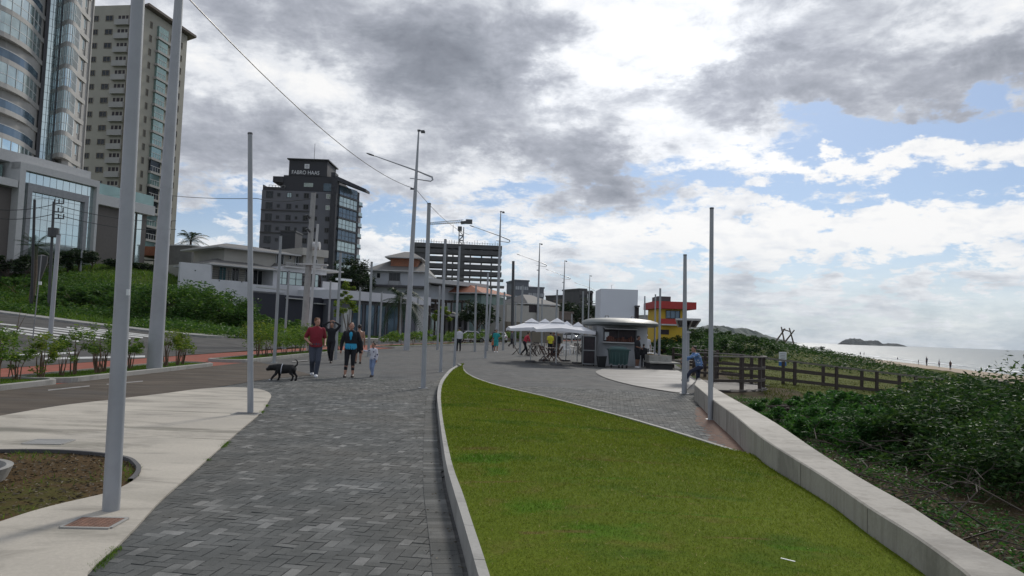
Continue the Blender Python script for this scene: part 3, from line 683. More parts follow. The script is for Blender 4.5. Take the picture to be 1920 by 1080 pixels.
# kerb blocks of the lawn (near side, real joints)
def kerb(name, outer, inner, zt, zb, mat, seg, label, joint=.006, cat='kerb', zf=None):
    mb = MB(); d = np.r_[0,np.cumsum(np.hypot(*np.diff(outer,axis=0).T))]; d2 = np.r_[0,np.cumsum(np.hypot(*np.diff(inner,axis=0).T))]
    N = int(d[-1]/seg)
    for i in range(N):
        a,b = i*seg+joint/2, (i+1)*seg-joint/2; fa,fb = a/d[-1], b/d[-1]; sub = 2
        for k in range(sub):
            p0 = fa+(fb-fa)*k/sub; p1 = fa+(fb-fa)*(k+1)/sub
            f = lambda arr,dd,q: (np.interp(q*dd[-1],dd,arr[:,0]), np.interp(q*dd[-1],dd,arr[:,1]))
            o0,o1,i0,i1 = f(outer,d,p0),f(outer,d,p1),f(inner,d2,p0),f(inner,d2,p1)
            zz = zt if zf is None else zt+zf(*o0); bv = .008
            jt = 0.002*math.sin(i*7.3)
            mb.hexa([(*o0,zb),(*i0,zb),(*i1,zb),(*o1,zb),(*o0,zz+jt),(*i0,zz+jt),(*i1,zz+jt),(*o1,zz+jt)])
    o = mb.build(name, mat); tag(o, label, cat)
    bm = bmesh.new(); bm.from_mesh(o.data); bmesh.ops.recalc_face_normals(bm, faces=bm.faces); bm.to_mesh(o.data); bm.free()
    return o
kerb('kerb', cO, cI, ZL, -.03, 'curb_concrete', .8, 'pale concrete block kerb curving along the left side of the lawn')
def offset(arr, d):
    t = np.gradient(arr,axis=0); t /= np.linalg.norm(t,axis=1,keepdims=True); return arr+np.stack([t[:,1],-t[:,0]],1)*d
kerb('kerb', rc, offset(rc,.07), .075, -.03, 'curb_concrete', 1.0, 'thin pale kerb between the lawn and the right hand pavers')
# low concrete wall
mb = MB(); n = len(wf); vs = []; fs = []
for i in range(n):
    zb = -.6
    vs += [(*wf[i],-.1),(*wf[i],WTOP-.012),(wf[i][0]+.012,wf[i][1],WTOP),(wbk[i][0]-.012,wbk[i][1],WTOP),(*wbk[i],WTOP-.012),(*wbk[i],zb)]
for i in range(n-1):
    for k_ in range(5): fs.append((i*6+k_,i*6+k_+1,(i+1)*6+k_+1,(i+1)*6+k_))
fs += [tuple(range(6)), tuple(range((n-1)*6,n*6))[::-1]]
mb.add(vs,fs); o = mb.build('low_wall','wall_concrete'); tag(o,'long low concrete wall running beside the lawn towards the wooden deck','wall')
bm = bmesh.new(); bm.from_mesh(o.data); bmesh.ops.recalc_face_normals(bm, faces=bm.faces); bm.to_mesh(o.data); bm.free()
mb = MB()
for q in (16,24,33,41,50,58,66,75,83):
    a = wf[q]; t_ = (wf[q+1]-wf[q-1]); t_ = t_/np.hypot(*t_); mb.box((a[0]-.001,a[1],.15),(.003,.006,.46), math.atan2(t_[1],t_[0])-math.pi/2)
mb.build('joint','taupe_wall',o)
# soil spill at the foot of the wall
mb = MB(); pts = []
for i in range(36,80):
    a = wf[i]; pts.append((a[0],a[1],.016))
wd = [.35*math.sin(math.pi*(i/44))**.7*(.8+.4*random.random())+.05 for i in range(44)]
vs = pts+[(p[0]-w_,p[1]-.02,.0135) for p,w_ in zip(pts,wd)]
bsdf_mat('spill_soil', (.15,.085,.06), .95, var=.35, scale=9, bump=.6)
pp = [p for p in pts if p[1] > 9.6]; k0 = len(pts)-len(pp)
mb.add(vs, [(i,i+1,i+45,i+44) for i in range(k0,43)]); tag(mb.build('spilled_soil','spill_soil'), kind='stuff', label='reddish soil spilled along the wall foot', cat='soil')
# slab with bed hole
bed = smooth_poly([gp(x,y) for x,y in [(-260,870),(-120,853),(0,850),(100,850),(180,855),(240,864),(260,877),(264,888),(255,902),(235,915),(200,930),(120,949),(60,965),(0,985),(-120,1025),(-300,1095)]], 60)
bm = bmesh.new()
sp_ = smooth_poly(slab_poly[1:-2], 90); outer = [tuple(slab_poly[0][:2])]+[tuple(p) for p in sp_]+[(-16,slab_poly[-2].y),(-16,1)]
# the bed notch opens on the left edge: join as one outline
bl = [tuple(p) for p in bed]
bl = [(-16, bl[0][1]+.3)]+bl+[(-16, bl[-1][1]-.6)] if bl[0][1] > bl[-1][1] else bl
outline = outer[:-1]+bl+[(-16,1)]
ol = poly_sheet('slab', outline, .03, 'slab_concrete', None, .06); ol.name = 'concrete_apron'; tag(ol, kind='structure')
kb = offset(bed, .05) ; kb2 = offset(bed,-.05)
mbk = MB(); N = len(bed)
sgn = 1
half = 42
ring = bed[:36]
d_in = offset(bed, .045)[:36]
mbk.add([(*p,.05) for p in ring]+[(*p,.05) for p in d_in]+[(*p,-.2) for p in d_in]+[(*p,-.2) for p in ring], [(i,i+1,i+1+len(ring),i+len(ring)) for i in range(len(ring)-1)]+[(i+len(ring),i+1+len(ring),i+1+2*len(ring),i+2*len(ring)) for i in range(len(ring)-1)]+[(i+3*len(ring),i+1+3*len(ring),i+1,i) for i in range(len(ring)-1)])
tag(mbk.build('kerb','dark_concrete'), 'dark curved kerb around the soil bed in the pale concrete', 'kerb')
bedpoly = bl
o = poly_sheet('planting_bed', [(p[0],p[1]) for p in bedpoly], .010, 'bed_soil'); tag(o, kind='structure')
n = 26000; bx = -9+rng.random(n)*8; by = 3.5+rng.random(n)*6; okb = in_poly(bx,by,[Vector((*p,0)) for p in bedpoly]); bx,by = bx[okb],by[okb]
nz = np.sin(bx*2.3+1)*np.sin(by*3.1)+.5*np.sin(bx*6+by*4)+rng.normal(size=len(bx))*.35; g1 = nz > .62
tag(blades('bed_weeds', bx[g1], by[g1], by[g1]*0+.010, .045, .005, 'grass_wild', .7), kind='stuff', label='patchy weeds growing in the soil bed', cat='weeds')
P0 = np.stack([bx[~g1],by[~g1],bx[~g1]*0+.015+.012*rng.random((~g1).sum())],1)
tag(np_mesh('bed_litter', leaf_cloud(P0,.02,.15), 4, 'litter'), kind='stuff', label='dry litter on the soil bed', cat='litter')
# round concrete planter rim cut by the left picture edge
e = empty('round_planter', gp(-60,905), 'round concrete planter rim standing in the soil bed at the left edge', 'planter')
c0 = gp(-108,905); mb = MB(); N = 36; ro,ri = .55,.49
vs = []
for k_ in range(N):
    q = 2*math.pi*k_/N
    for rr,z in ((ro*.86,-.05),(ro,.14),(ri,.14),(ri*.86,-.02)): vs.append((c0.x+rr*math.cos(q), c0.y+rr*math.sin(q), z))
mb.add(vs, [(k_*4+j,((k_+1)%N)*4+j,((k_+1)%N)*4+(j+1)%4,k_*4+(j+1)%4) for k_ in range(N) for j in range(4)]); mb.build('rim','curb_concrete',e)
mb = MB(); mb.rings([((c0.x,c0.y,-.03),ri*.9,ri*.9),((c0.x,c0.y,.05),ri*.93,ri*.93)],24); mb.build('soil','bed_soil',e)
# tufts in the joint between slab and pavers, fallen leaves
TX = smooth_poly(slabW[:10], 300); k_ = (np.sin(np.arange(300)*.21)+np.sin(np.arange(300)*.057+1) > 1.25); base = TX[k_]; rp = np.repeat(base,40,0)+rng.normal(size=(len(base)*40,2))*.022
tag(blades('edge_weeds', rp[:,0], rp[:,1], rp[:,0]*0+.02, .018, .003, 'grass_wild', .7), kind='stuff', label='small weeds in the joint between concrete and pavers', cat='weeds')
n = 420; lx = -4+6.5*rng.random(n); ly = 4+18*rng.random(n); cb_ = np.interp(ly, [p.y for p in curbL], [p.x for p in curbL]); near = rng.random(n) < .6; lx = np.where(near, cb_-.02-.35*rng.random(n)**2, lx); okl = lx < cb_-.01
tag(np_mesh('fallen_leaves', leaf_cloud(np.stack([lx,ly,lx*0+.027],1)[okl], .013, .1), 4, 'litter'), kind='stuff', label='scattered dry leaves on the pavers by the kerb', cat='leaves')
# utility covers
def cover(px, py, w_, d_, rz, mat, label, name='drain_cover'):
    c = gp(px,py,.03); e = empty(name, c, label, 'drain cover'); mb = MB()
    for sx_,sy_,lx,ly in ((0,d_/2,w_,.03),(0,-d_/2,w_,.03),(w_/2,0,.03,d_-.03),(-w_/2,0,.03,d_-.03)):
        ca,sa = math.cos(rz),math.sin(rz); mb.box((c.x+sx_*ca-sy_*sa, c.y+sx_*sa+sy_*ca, .034), (lx,ly,.012), rz)
    mb.build('frame','curb_concrete',e)
    mb = MB()
    for i in range(9):
        for j in range(9):
            u = (i-4)*w_*.1; v = (j-4)*d_*.1; mb.box((c.x+u*math.cos(rz)-v*math.sin(rz), c.y+u*math.sin(rz)+v*math.cos(rz), .036),(w_*.085,d_*.085,.006), rz)
    mb.build('plate',mat,e)
    mb = MB(); mb.box((c.x,c.y,.032),(w_-.03,d_-.03,.004),rz); mb.build('backing','dark_metal' if mat != 'rust' else 'rust',e)
cover(178,981,.36,.30,R(3),'rust','rusty square metal cover in the pale concrete in front of the nearest post')
cover(462,776,.42,.30,R(0),'dark_metal','dark square cover at the foot of the post on the concrete tip')
cover(92,829,.45,.36,R(8),'pole_concrete','damp pale concrete inspection cover in the left of the apron')
# lane, beds, cycle path, roads
lane_l = smooth_poly(LANEP[:8], 40)
tag(strip('service_lane', np.r_[np.arange(5,27,.5)], -10.4, lambda y: np.minimum(-10.0+ (y>27)*0, np.interp(y, lane_l[:,1][np.argsort(lane_l[:,1])], lane_l[:,0][np.argsort(lane_l[:,1])])), .008, 6, 'lane', zf=lambda X,Y: X*0.), kind='structure') if False else None
lp_ = [tuple(p) for p in lane_l]+[(-6.2,23.5),(-7.6,26.),(-9.2,28.5),(-10.42,30.5),(-10.42,8),(-10.42,4)]
lp_ = [(p[0],p[1]) for p in lp_ if p[0] > -10.42 or p[1] > 27]+[]
poly = [tuple(p) for p in lane_l]+[(-6.2,23.5),(-7.6,26.),(-9.2,28.5),(-10.42,30.5),(-10.42,8.2)]
tag(poly_sheet('service_lane', poly, .021, 'lane'), kind='structure')
yy = np.r_[np.arange(0,120,1.), np.arange(120,420,10)]
bx_ = lambda y: np.interp(y,XB_Y,XB_X)
tag(strip('cycle_path', yy, lambda y: bx_(y)-4.0, lambda y: bx_(y)-.05, .012, 4, 'red_path', zf=lambda X,Y: H(X,Y)), kind='structure')
tag(strip('road', np.r_[np.arange(50,120,2.), np.arange(120,420,10)], lambda y: np.maximum(bx_(y)-11.2, -21+0*y), lambda y: bx_(y)-4.0, .02, 12, 'asphalt'), kind='structure')
xa = np.r_[np.arange(-140,-60,4.), np.arange(-60,-14,1.), -14.4]
ta = np.linspace(0,1,60)[None]; yfv = np.interp(xa,YF_X,YF_Y); yfv = np.where(xa>-21, 50.5, yfv)
Y = (-5+0*xa)[:,None]*(1-ta)+yfv[:,None]*ta; X = np.repeat(xa[:,None],60,1); tag(grid_mesh('side_street', X, Y, H(X,Y)+.02, 'asphalt'), kind='structure')
# far pavement with kerb
sw = smooth_poly([(x,np.interp(x,YF_X,YF_Y)) for x in (-140,-100,-70,-50,-37,-30,-25,-22.5)]+[(-20.8,52.5),(-20.6,58),(-19.5,64),(-16.5,80),(-11.5,100),(-3,130),(14,190)], 160)
so_ = offset(sw,-1.9); g = H(sw[:,0],sw[:,1]); g2 = H(so_[:,0],so_[:,1])
mb = MB(); n = len(sw)
vs = [(sw[i,0],sw[i,1],g[i]-.1) for i in range(n)]+[(sw[i,0],sw[i,1],g[i]+.15) for i in range(n)]+[(so_[i,0],so_[i,1],g2[i]+.16) for i in range(n)]+[(so_[i,0],so_[i,1],g2[i]-.2) for i in range(n)]
mb.add(vs, [(k_*n+i,k_*n+i+1,(k_+1)*n+i+1,(k_+1)*n+i) for k_ in range(3) for i in range(n-1)]); o = mb.build('pavement','sidewalk'); tag(o, kind='structure')
bm = bmesh.new(); bm.from_mesh(o.data); bmesh.ops.recalc_face_normals(bm, faces=bm.faces); bm.to_mesh(o.data); bm.free()
# road paint
def paint(a, b, th=1.2, off=.026):
    n = 8; L_ = []
    mb_ = MB(); up = [hit(a[0]+(b[0]-a[0])*i/n, a[1]+(b[1]-a[1])*i/n-th, off) for i in range(n+1)]; dn = [hit(a[0]+(b[0]-a[0])*i/n, a[1]+(b[1]-a[1])*i/n+th, off) for i in range(n+1)]
    return up, dn
mb = MB()
for a,b,th in [((0,619),(148,640),1.1),((5,615),(180,638),1.0),((37,614.5),(210,636),.9),((65,614),(245,634.5),.85),((95,613.5),(268,633),.8),((125,613.5),(279,631),.7),((150,613.5),(279,628.5),.6),
               ((34,665.5),(145,661),1.7),((83,672.5),(272,668),1.7),((0,607),(30,610),.8)]:
    up, dn = paint(a,b,th*1.35 if a[1] < 650 else th); n = len(up); mb.add(up+dn, [(i+n,i+1+n,i+1,i) for i in range(n-1)])
tag(mb.build('road_markings','road_paint'), kind='structure')
mb = MB()
for a,b,th in [((90,731.5),(168,723.5),1.0),((200,720.5),(268,714.5),.8),((548,678),(577,675.5),.8)]:
    p = [gp(a[0],a[1]-th,.0255),gp(b[0],b[1]-th,.0255),gp(b[0],b[1]+th,.0255),gp(a[0],a[1]+th,.0255)]; mb.add(p,[(3,2,1,0)])
tag(mb.build('lane_markings','worn_paint'), kind='structure')
# kerbed beds along the cycle path
def bedstrip(y0, y1, label, gl, wdt=1.55):
    yv = np.arange(y0,y1+.01,.5); x = bx_(yv); out = np.stack([x,yv],1); inn = np.stack([x-wdt,yv],1)
    # rounded ends
    e = 10; a = np.linspace(0,math.pi,e)
    cx,cy = x[-1]-wdt/2,yv[-1]; arc = [(cx+wdt/2*math.cos(q), cy+.6*math.sin(q)) for q in a[1:-1]]
    cx0,cy0 = x[0]-wdt/2,yv[0]; arc0 = [(cx0-wdt/2*math.cos(q), cy0-.6*math.sin(q)) for q in a[1:-1]]
    loop = [tuple(p) for p in out]+arc+[tuple(p) for p in inn[::-1]]+arc0
    N = len(loop); L_ = np.array(loop+[loop[0]]); cen = offset(L_, -.12)
    m_ = MB(); vs = [(p[0],p[1],-.02) for p in L_]+[(p[0],p[1],.13) for p in L_]+[(p[0],p[1],.14) for p in cen]+[(p[0],p[1],.0) for p in cen]
    n_ = N+1; m_.add(vs, [(k_*n_+i,k_*n_+i+1,(k_+1)*n_+i+1,(k_+1)*n_+i) for k_ in range(3) for i in range(N)])
    o = m_.build('kerb','curb_concrete'); bm = bmesh.new(); bm.from_mesh(o.data); bmesh.ops.recalc_face_normals(bm, faces=bm.faces); bm.to_mesh(o.data); bm.free()
    tag(o, label, 'kerb')
    q = poly_sheet('bed_soil', [(p[0],p[1]) for p in cen[:-1]], .09, 'bed_grass'); tag(q, kind='structure')
    n_ = int((y1-y0)*900); yb = y0+(y1-y0)*rng.random(n_); xb = bx_(yb)-.15-(wdt-.3)*rng.random(n_)
    tag(blades('bed_grass', xb, yb, yb*0+.09, .04, .007, 'grass_wild', .6), kind='stuff', label=gl, cat='grass')
bedstrip(8.,17.2,'low kerb round the nearest planting bed at the left picture edge','low grass under the leftmost young shrubs')
bedstrip(18.,26.3,'low kerb round the planting bed with the thick grey mast','low grass round the foot of the thick grey mast')
bedstrip(29.5,45.,'low kerb round the planting bed behind the dog','low grass under the dense shrubs behind the dog')
bedstrip(58,118,'long low kerb round the far planting bed behind the man in the white shirt','low grass in the far kerbed bed')
# wet circle in front of the kiosk
wp = smooth_poly([gp(x,y) for x,y in [(1286,739),(1240,733),(1180,722),(1137,710),(1118,700),(1122,695),(1150,689),(1200,685),(1262,683)]], 40)
tag(poly_sheet('wet_paving', [tuple(p) for p in wp]+[(8.7,39.5),(6.9,27.5),(5.4,22.6)], .024, 'wet_concrete'), kind='structure')
bricks()
# ------------------------------------------------------------------ posts
def post(label, top, low, d, r=.05, group=None, mat='post_paint', cat='post', name='post', rt=None, foot=True, z0=None, cap=True):
    t = P(top[0],top[1],d); lo = P(low[0],low[1],d); dr = (t-lo)/(t.z-lo.z)
    z = float(H(lo.x,lo.y)) if z0 is None else z0
    b = lo+dr*(z-lo.z); e = empty(name, b, label, cat, group); n = 16 if d < 30 else 10
    rt = r*.78 if rt is None else rt
    mb = MB(); mb.tube([b-dr*.3, b+dr*.01, t], [r,r,rt], n); o = mb.build('shaft', mat, e); autosmooth(o)
    if foot:
        mb = MB(); mb.tube([b-Vector((0,0,.05)), b+Vector((0,0,.022))],[r*1.9,r*1.9],n); mb.build('base_plate', mat, e)
    if cap:
        mb = MB(); mb.tube([t, t+dr*.03],[rt*1.12,rt*1.05],n); mb.build('cap','dark_metal',e)
    return e, b, t, dr
e,b,t,dr = post('nearest thick grey post, standing on pale concrete by the rusty cover', (262,-60), (208,958), 6.15, .0665, rt=.052)
mb = MB(); c = P(240,548,6.05); mb.box(c,(.022,.012,.05)); mb.build('sticker','sign_white',e)
post('grey post on the rounded tip of the pale concrete, dark cover at its foot', (469,252),(469.5,772), 13.0, .052, rt=.040)
post('grey post beside the left kerb of the lawn, in front of the child', (804.5,383),(793.5,728), 19.9, .068, rt=.05)
post('slimmer grey post just behind the lawn tip, left of the man in white', (835,450),(826,697), 27.8, .058)
post('grey post on the pavers right beside the man in the white shirt', (862,462),(852,682), 31.5, .055)
post('grey post on the pavers left of the person in the teal shirt', (915,512),(910,668), 43.5, .07)
post('dark post rising in front of the low concrete wall, the rightmost tall one', (1334.5,392),(1332,780), 14.7, .05, z0=0)
post('grey post at the end of the concrete wall in front of the solar panel', (1284.5,479),(1283,736), 21.3, .075, z0=0, rt=.05)
post('post with a black top standing left of the red and yellow tower', (1238,542),(1236,660), 37.5, .065)
post('thin post just left of the black topped post by the planter seat', (1229,553),(1227.5,655), 41, .05)
post('distant thin post right above the kiosk roof', (1209,556),(1209,612), 74, .09)
for lab,top,low,d in [
  ('grey post in front of the parked white house wall, behind the tall planting bed',(526.5,443),(517,624),30,),
  ('shorter grey post right of the one before the white house, behind the bed',(542,509),(534.5,626),47,),
  ('grey post just right of the twin concrete pole, above the person in black',(620,527),(616.5,600),56,),
  ('grey post on the kerbed bed between the man in red and the woman in black',(639,474),(630,655),35,),
  ('grey post in front of the white garage door',(675.5,539),(673,600),64,),
  ('grey post at the end of the kerbed bed behind the child',(697,492),(691,660),39.5,),
  ('grey post in the grass before the low white building, left of the palm',(716,547),(712,629),68,),
  ('faint post left of the tall lamp mast before the palm',(752,556),(750,618),79,),
  ('faint post right of the tall lamp mast before the glass shopfront',(784,559),(781.5,618),83,),
  ('post in the far bed right of the tall grey lawn post',(824.7,536),(821,631),57,),
  ('tiny post left of the parked white cars',(878,571),(878,608),97,),
  ('post in the far bed beside the parked white cars',(892.6,536),(890.5,640),56,),
  ('tiny post above the parked cars',(901,572),(900,612),99,),
  ('leaning post in front of the pale green house',(921.5,541),(916.5,612),60,),
  ('post behind the person in dark clothes near the parasols',(946,548),(943.5,645),63,),
  ('post in front of the beige wall building',(967,567),(966.5,608),88,),
  ('post before the large grey block and beige wall',(980,535),(977,606),56,),
  ('post over the left parasol before the beige wall',(1016.5,562),(1016,612),88,),
  ('black topped post above the middle parasols',(1045,544),(1042.5,606),60,),
  ('post left of the unfinished distant tower, behind the last parasol',(1093.5,546),(1092.5,605),64,),
  ('thin faint post behind the last parasol, next to the distant trees',(1072,588),(1072,612),128,),
  ('white stub post on the meadow below the glass front',(153.5,470),(151,505),83,)]:
    post(lab, top, low, d, .05+.0007*d, 'bare posts along the promenade', 'post_far', foot=d<60)
# left lot poles
post('pale grey post at the crosswalk with a dark box on top', (110,441),(94,633), 29, .09, rt=.075, mat='mast_paint')
e,b,t,dr = post('thin leaning rod beside the crosswalk post', (78,478),(62,630), 27, .022, mat='grey_metal', foot=False)
mb = MB(); mb.box(P(75,531,26.95),(.1,.05,.12)); mb.build('clamp','sign_white',e)
# overhead utility pole reflected side: dark pole with cross arms by the glass front
def utility(label, px, ytop, ylow, d, arms, r=.12, box=None, mat='dark_metal'):
    e,b,t,dr = post(label,(px+3,ytop),(px-3,ylow),d,r,mat=mat,foot=False,cap=False,cat='utility pole',name='utility_pole')
    for ya,x0,x1 in arms:
        mb = MB(); mb.beam(P(x0,ya,d),P(x1,ya+1,d),.08,.09)
        for q in np.linspace(x0+2,x1-1,3): p = P(q,ya,d); mb.tube([p,p+Vector((0,0,.35))],.06,6)
        mb.build('cross_arm',mat,e)
    if box:
        mb = MB(); p = P(box[0],box[1],d-.5); mb.tube([p-Vector((0,0,box[3]/2)),p+Vector((0,0,box[3]/2))],[box[2]]*2,12); mb.build('transformer',mat,e)
    return e
utility('utility pole with three cross arms and a transformer before the mirrored glass front', 98, 378, 500, 62, [(381,100,120),(397,98,119),(409,98,120)], .13, (100,436,.42,.75))
post('tall black pole standing before the mirrored glass front beside the dark palm',(65,375),(62,470),60,.11,mat='black_metal',foot=False,rt=.1)
# twin concrete pole
e,b,t,dr = post('thick pale concrete pole behind the man in red, with a metal bracket halfway up', (588,362),(569,640), 50, .25, mat='pole_concrete', foot=False, rt=.17, cat='utility pole', name='utility_pole')
mb = MB(); p = P(588,496,49.8); mb.box(p,(1.9,.35,.10)); mb.box(p+Vector((.3,0,-.18)),(.5,.5,.2)); mb.build('bracket','light_trim',e)
mb = MB(); mb.tube([P(590,461,49.7)-Vector((.1,0,0)),P(590,461,49.7)+Vector((.35,0,0))],.28,10); mb.build('lamp','light_trim',e)
for yy_ in (404,430): 
    mb = MB(); mb.tube([P(574,yy_,49.7),P(577,yy_-1,49.5),P(581,yy_+5,49.7)],.07,6); mb.build('insulator_arm','dark_metal',e)
post('slim whitish post standing against the thick concrete pole', (596,420),(578,640), 46, .10, mat='light_trim', foot=False)
post('black utility pole beside the unfinished building, over the left parasol', (962.5,490),(961,600), 95, .22, mat='dark_metal', foot=False, cat='utility pole', name='utility_pole')
post('thin pole standing before the house with the brick upper floor',(693,492),(693,600),110,.06,mat='post_far',foot=False) if False else None
# lamp masts
def mast(label, px_top, ytop, px_low, ylow, d, full=True, zf=None):
    t = P(px_top,ytop,d); lo = P(px_low,ylow,d); dr = (t-lo)/(t.z-lo.z); z = float(H(lo.x,lo.y)); b = lo+dr*(z-lo.z)
    e = empty('lamp_mast', b, label, 'lamp post', 'tall lamp masts along the road')
    at = lambda zz: b+dr*(zz-b.z)
    mb = MB(); mb.tube([at(b.z-.3),at(b.z+.05),at(11.8),at(16.0)],[.225,.225,.125,.055],16); autosmooth(mb.build('shaft','mast_paint',e))
    ux = Vector((1,0,0)); a0 = at(13.1)
    tip = a0+Vector((-3.15,0,1.0)); el = a0+Vector((1.15,0,-.42)); el2 = a0+Vector((1.22,0,-.62)); rt = at(12.55)
    mb = MB(); mb.tube([tip,a0,el-Vector((.1,0,-.03)),el,el2,el2-Vector((.15,0,.12)),rt+Vector((-.45,0,-.02))],[.03,.055,.065,.07,.06,.045,.03],8); autosmooth(mb.build('arm','mast_paint',e))
    mb = MB(); rr = Matrix.Rotation(R(17),3,'Y'); mb.ell(tip+Vector((-.25,0,.07)),(.36,.15,.055),12,6,rr); mb.build('lamp_head','dark_metal',e)
    mb = MB(); T = at(16.0); mb.beam(T+Vector((-.02,0,.06)),T+Vector((.42,0,.10)),.06,.06); mb.box(T+Vector((.32,0,-.02)),(.3,.16,.14)); mb.box(T+Vector((.02,0,.08)),(.22,.14,.12)); mb.build('floodlight','dark_metal',e)
    mb = MB(); mb.box(at(11.75)+Vector((-.22,0,0)),(.3,.12,.12)); mb.build('wire_clamp','dark_metal',e)
    return e, at
m0 = mast('enormous pale mast rising from the kerbed bed at the left', 337,-25,289,697,22.4)
mb = MB()
for zz in (4.35,5.6): mb.tube([m0[1](zz)-Vector((0,0,.01)),m0[1](zz)+Vector((0,0,.01))],[.21-.01*zz+.03]*2,14)
mb.build('seam_band','mast_paint',m0[0])
m1 = mast('nearest complete lamp mast with a V shaped arm, right of the brick upper floor house',785,247,763,640,53.5)
m2 = mast('second lamp mast with V shaped arm, before the unfinished building',939,397,932,610,89)
m3 = mast('third lamp mast, above the grey apartment block behind the parasols',1012,459,1008,600,120)
m4 = mast('fourth lamp mast, between the grey block and the distant unfinished tower',1059,490,1055,600,147)
m5 = mast('fifth and farthest lamp mast, in front of the distant unfinished tower',1106,517,1103,600,182)
# wires
def wire(label, pts, r, sag=.6, mat='black_metal'):
    out = []
    for a,b in zip(pts[:-1],pts[1:]):
        for i in range(16): q = i/16; out.append(a.lerp(b,q)-Vector((0,0,sag*4*q*(1-q))))
    out.append(pts[-1]); mb = MB(); mb.tube(out, r, 5); tag(mb.build('power_cable',mat), label, 'cable')
wire('long black cable sagging from the top of the picture to the nearest complete lamp mast', [P(300,-60,19), P(772,352,53.4)], .02, .9)
wire('cable continuing from the lamp mast down towards the crane', [P(776,350,53.6), P(880,440,90)], .02, .6)
wire('cable running across the sky from the beige tower to the concrete pole', [P(300,364,95), P(481,372,60), P(586,372,50)], .03, .2)
for i,(ya,yb) in enumerate([(395,388),(411,404)]):
    wire(['upper','lower'][i]+' wire strung before the mirrored glass front', [P(-60,ya-12,62), P(102,ya-12+i*2,62), P(330,yb+26,75)], .03, .5)
# ------------------------------------------------------------------ shrubs in beds
ordn = ['first','second','third','fourth','fifth','sixth','seventh','eighth','ninth','tenth','eleventh','twelfth','thirteenth','fourteenth','fifteenth','sixteenth','seventeenth','eighteenth','nineteenth','twentieth']
B1 = [(-8,1.15,.5),(22,1.3,.52),(60,.9,.33),(96,1.15,.42),(140,.85,.32),(163,1.2,.5),(190,1.25,.5),(212,1.0,.35),(243,1.05,.38),(268,.95,.35),(318,1.2,.45),(338,1.15,.45),(356,.9,.35)]
def bed_d(px):   # distance along bed for a column
    v = ray(px,640)
    for d in np.arange(12,120,.1):
        if abs(P(px,640,d).x-(float(np.interp(d,XB_Y,XB_X))-.8)) < .25: return float(d)
    return 30.
for i,(px,h,r) in enumerate(B1):
    d = bed_d(px); x = float(np.interp(d,XB_Y,XB_X))-.75+random.uniform(-.15,.15)
    shrub('shrub',(x,d,.09),r,h*1.02,ordn[i]+' young leafy shrub from the left in the kerbed beds beside the red path','shrub', 'leaf_yellow' if i in (3,10,11) else 'leaf_shrub', 1300 if h > 1 else 750, .042, 'young shrubs in the near kerbed beds', stems=7, stem_h=.2)
e = empty('sapling',(gp(18,715).x,gp(18,715).y,.05),'bare thin sapling sticking up among the leftmost shrubs','sapling')
b = gp(14,716); mb = MB(); mb.tube([b,b+Vector((.12,0,1.1)),b+Vector((.18,0,1.75))],[.014,.01,.004],5); mb.tube([b+Vector((.13,0,1.2)),b+Vector((.32,0,1.6))],[.008,.003],5); mb.build('trunk','stem',e)
B2 = [(486,1.55,.55),(500,1.35,.6),(519,1.5,.6),(536,1.1,.5),(552,1.25,.55),(566,1.3,.55),(583,1.1,.5),(600,.9,.45),(616,.95,.5),(632,1.0,.5)]
for i,(px,h,r) in enumerate(B2):
    d = bed_d(px+6); x = P(px,650,d).x; x = float(np.interp(d,XB_Y,XB_X))-.75
    shrub('shrub',(x,d,.09),r*1.35,h*1.08,ordn[i]+' dense shrub from the left in the kerbed bed behind the dog','shrub','leaf_yellow' if i in (0,) else 'leaf_shrub', 1700, .055, 'dense shrubs in the middle bed', stems=4, stem_h=.03)
for i in range(20):
    d = 59.5+i*3.0; x = float(np.interp(d,XB_Y,XB_X))-.75
    shrub('shrub',(x,d,.09),.85,random.uniform(1.1,1.6),ordn[i]+' shrub from the left in the far kerbed bed between the road and the pavers','shrub','leaf_shrub', 700, .10, 'shrubs in the far kerbed bed', stems=3, stem_h=.03)
# ------------------------------------------------------------------ embankment vegetation
def on_ground(px, py): return hit(px,py)
def bush(name, px, py, w_, h, label, mat='leaf_bush', d=None, nl=3500, size=.16, group=None, cat='bush', dep=None):
    p = hit(px,py) if d is None else P(px,py,d)
    if d is not None: p.z = float(H(p.x,p.y))
    e = empty(name, p, label, cat, group); nc = max(10,int(nl/80))
    P0 = clumps((p.x,p.y,p.z+h*.28),(w_/2,(dep or w_)/2,h*.78),nc,nl//nc,min(w_/2,h)*.3,.6)
    P0 = P0[P0[:,2] > p.z-.3]
    np_mesh('foliage', leaf_cloud(P0,size), 4, mat, e)
    mb = MB()
    for i in range(5):
        q = i*1.3; mb.tube([(p.x,p.y,p.z-.2),(p.x+w_*.12*math.cos(q),p.y+w_*.12*math.sin(q),p.z+h*.4),(p.x+w_*.28*math.cos(q),p.y+w_*.28*math.sin(q),p.z+h*.75)],[.06,.04,.01],5)
    mb.build('stem','stem',e); return e
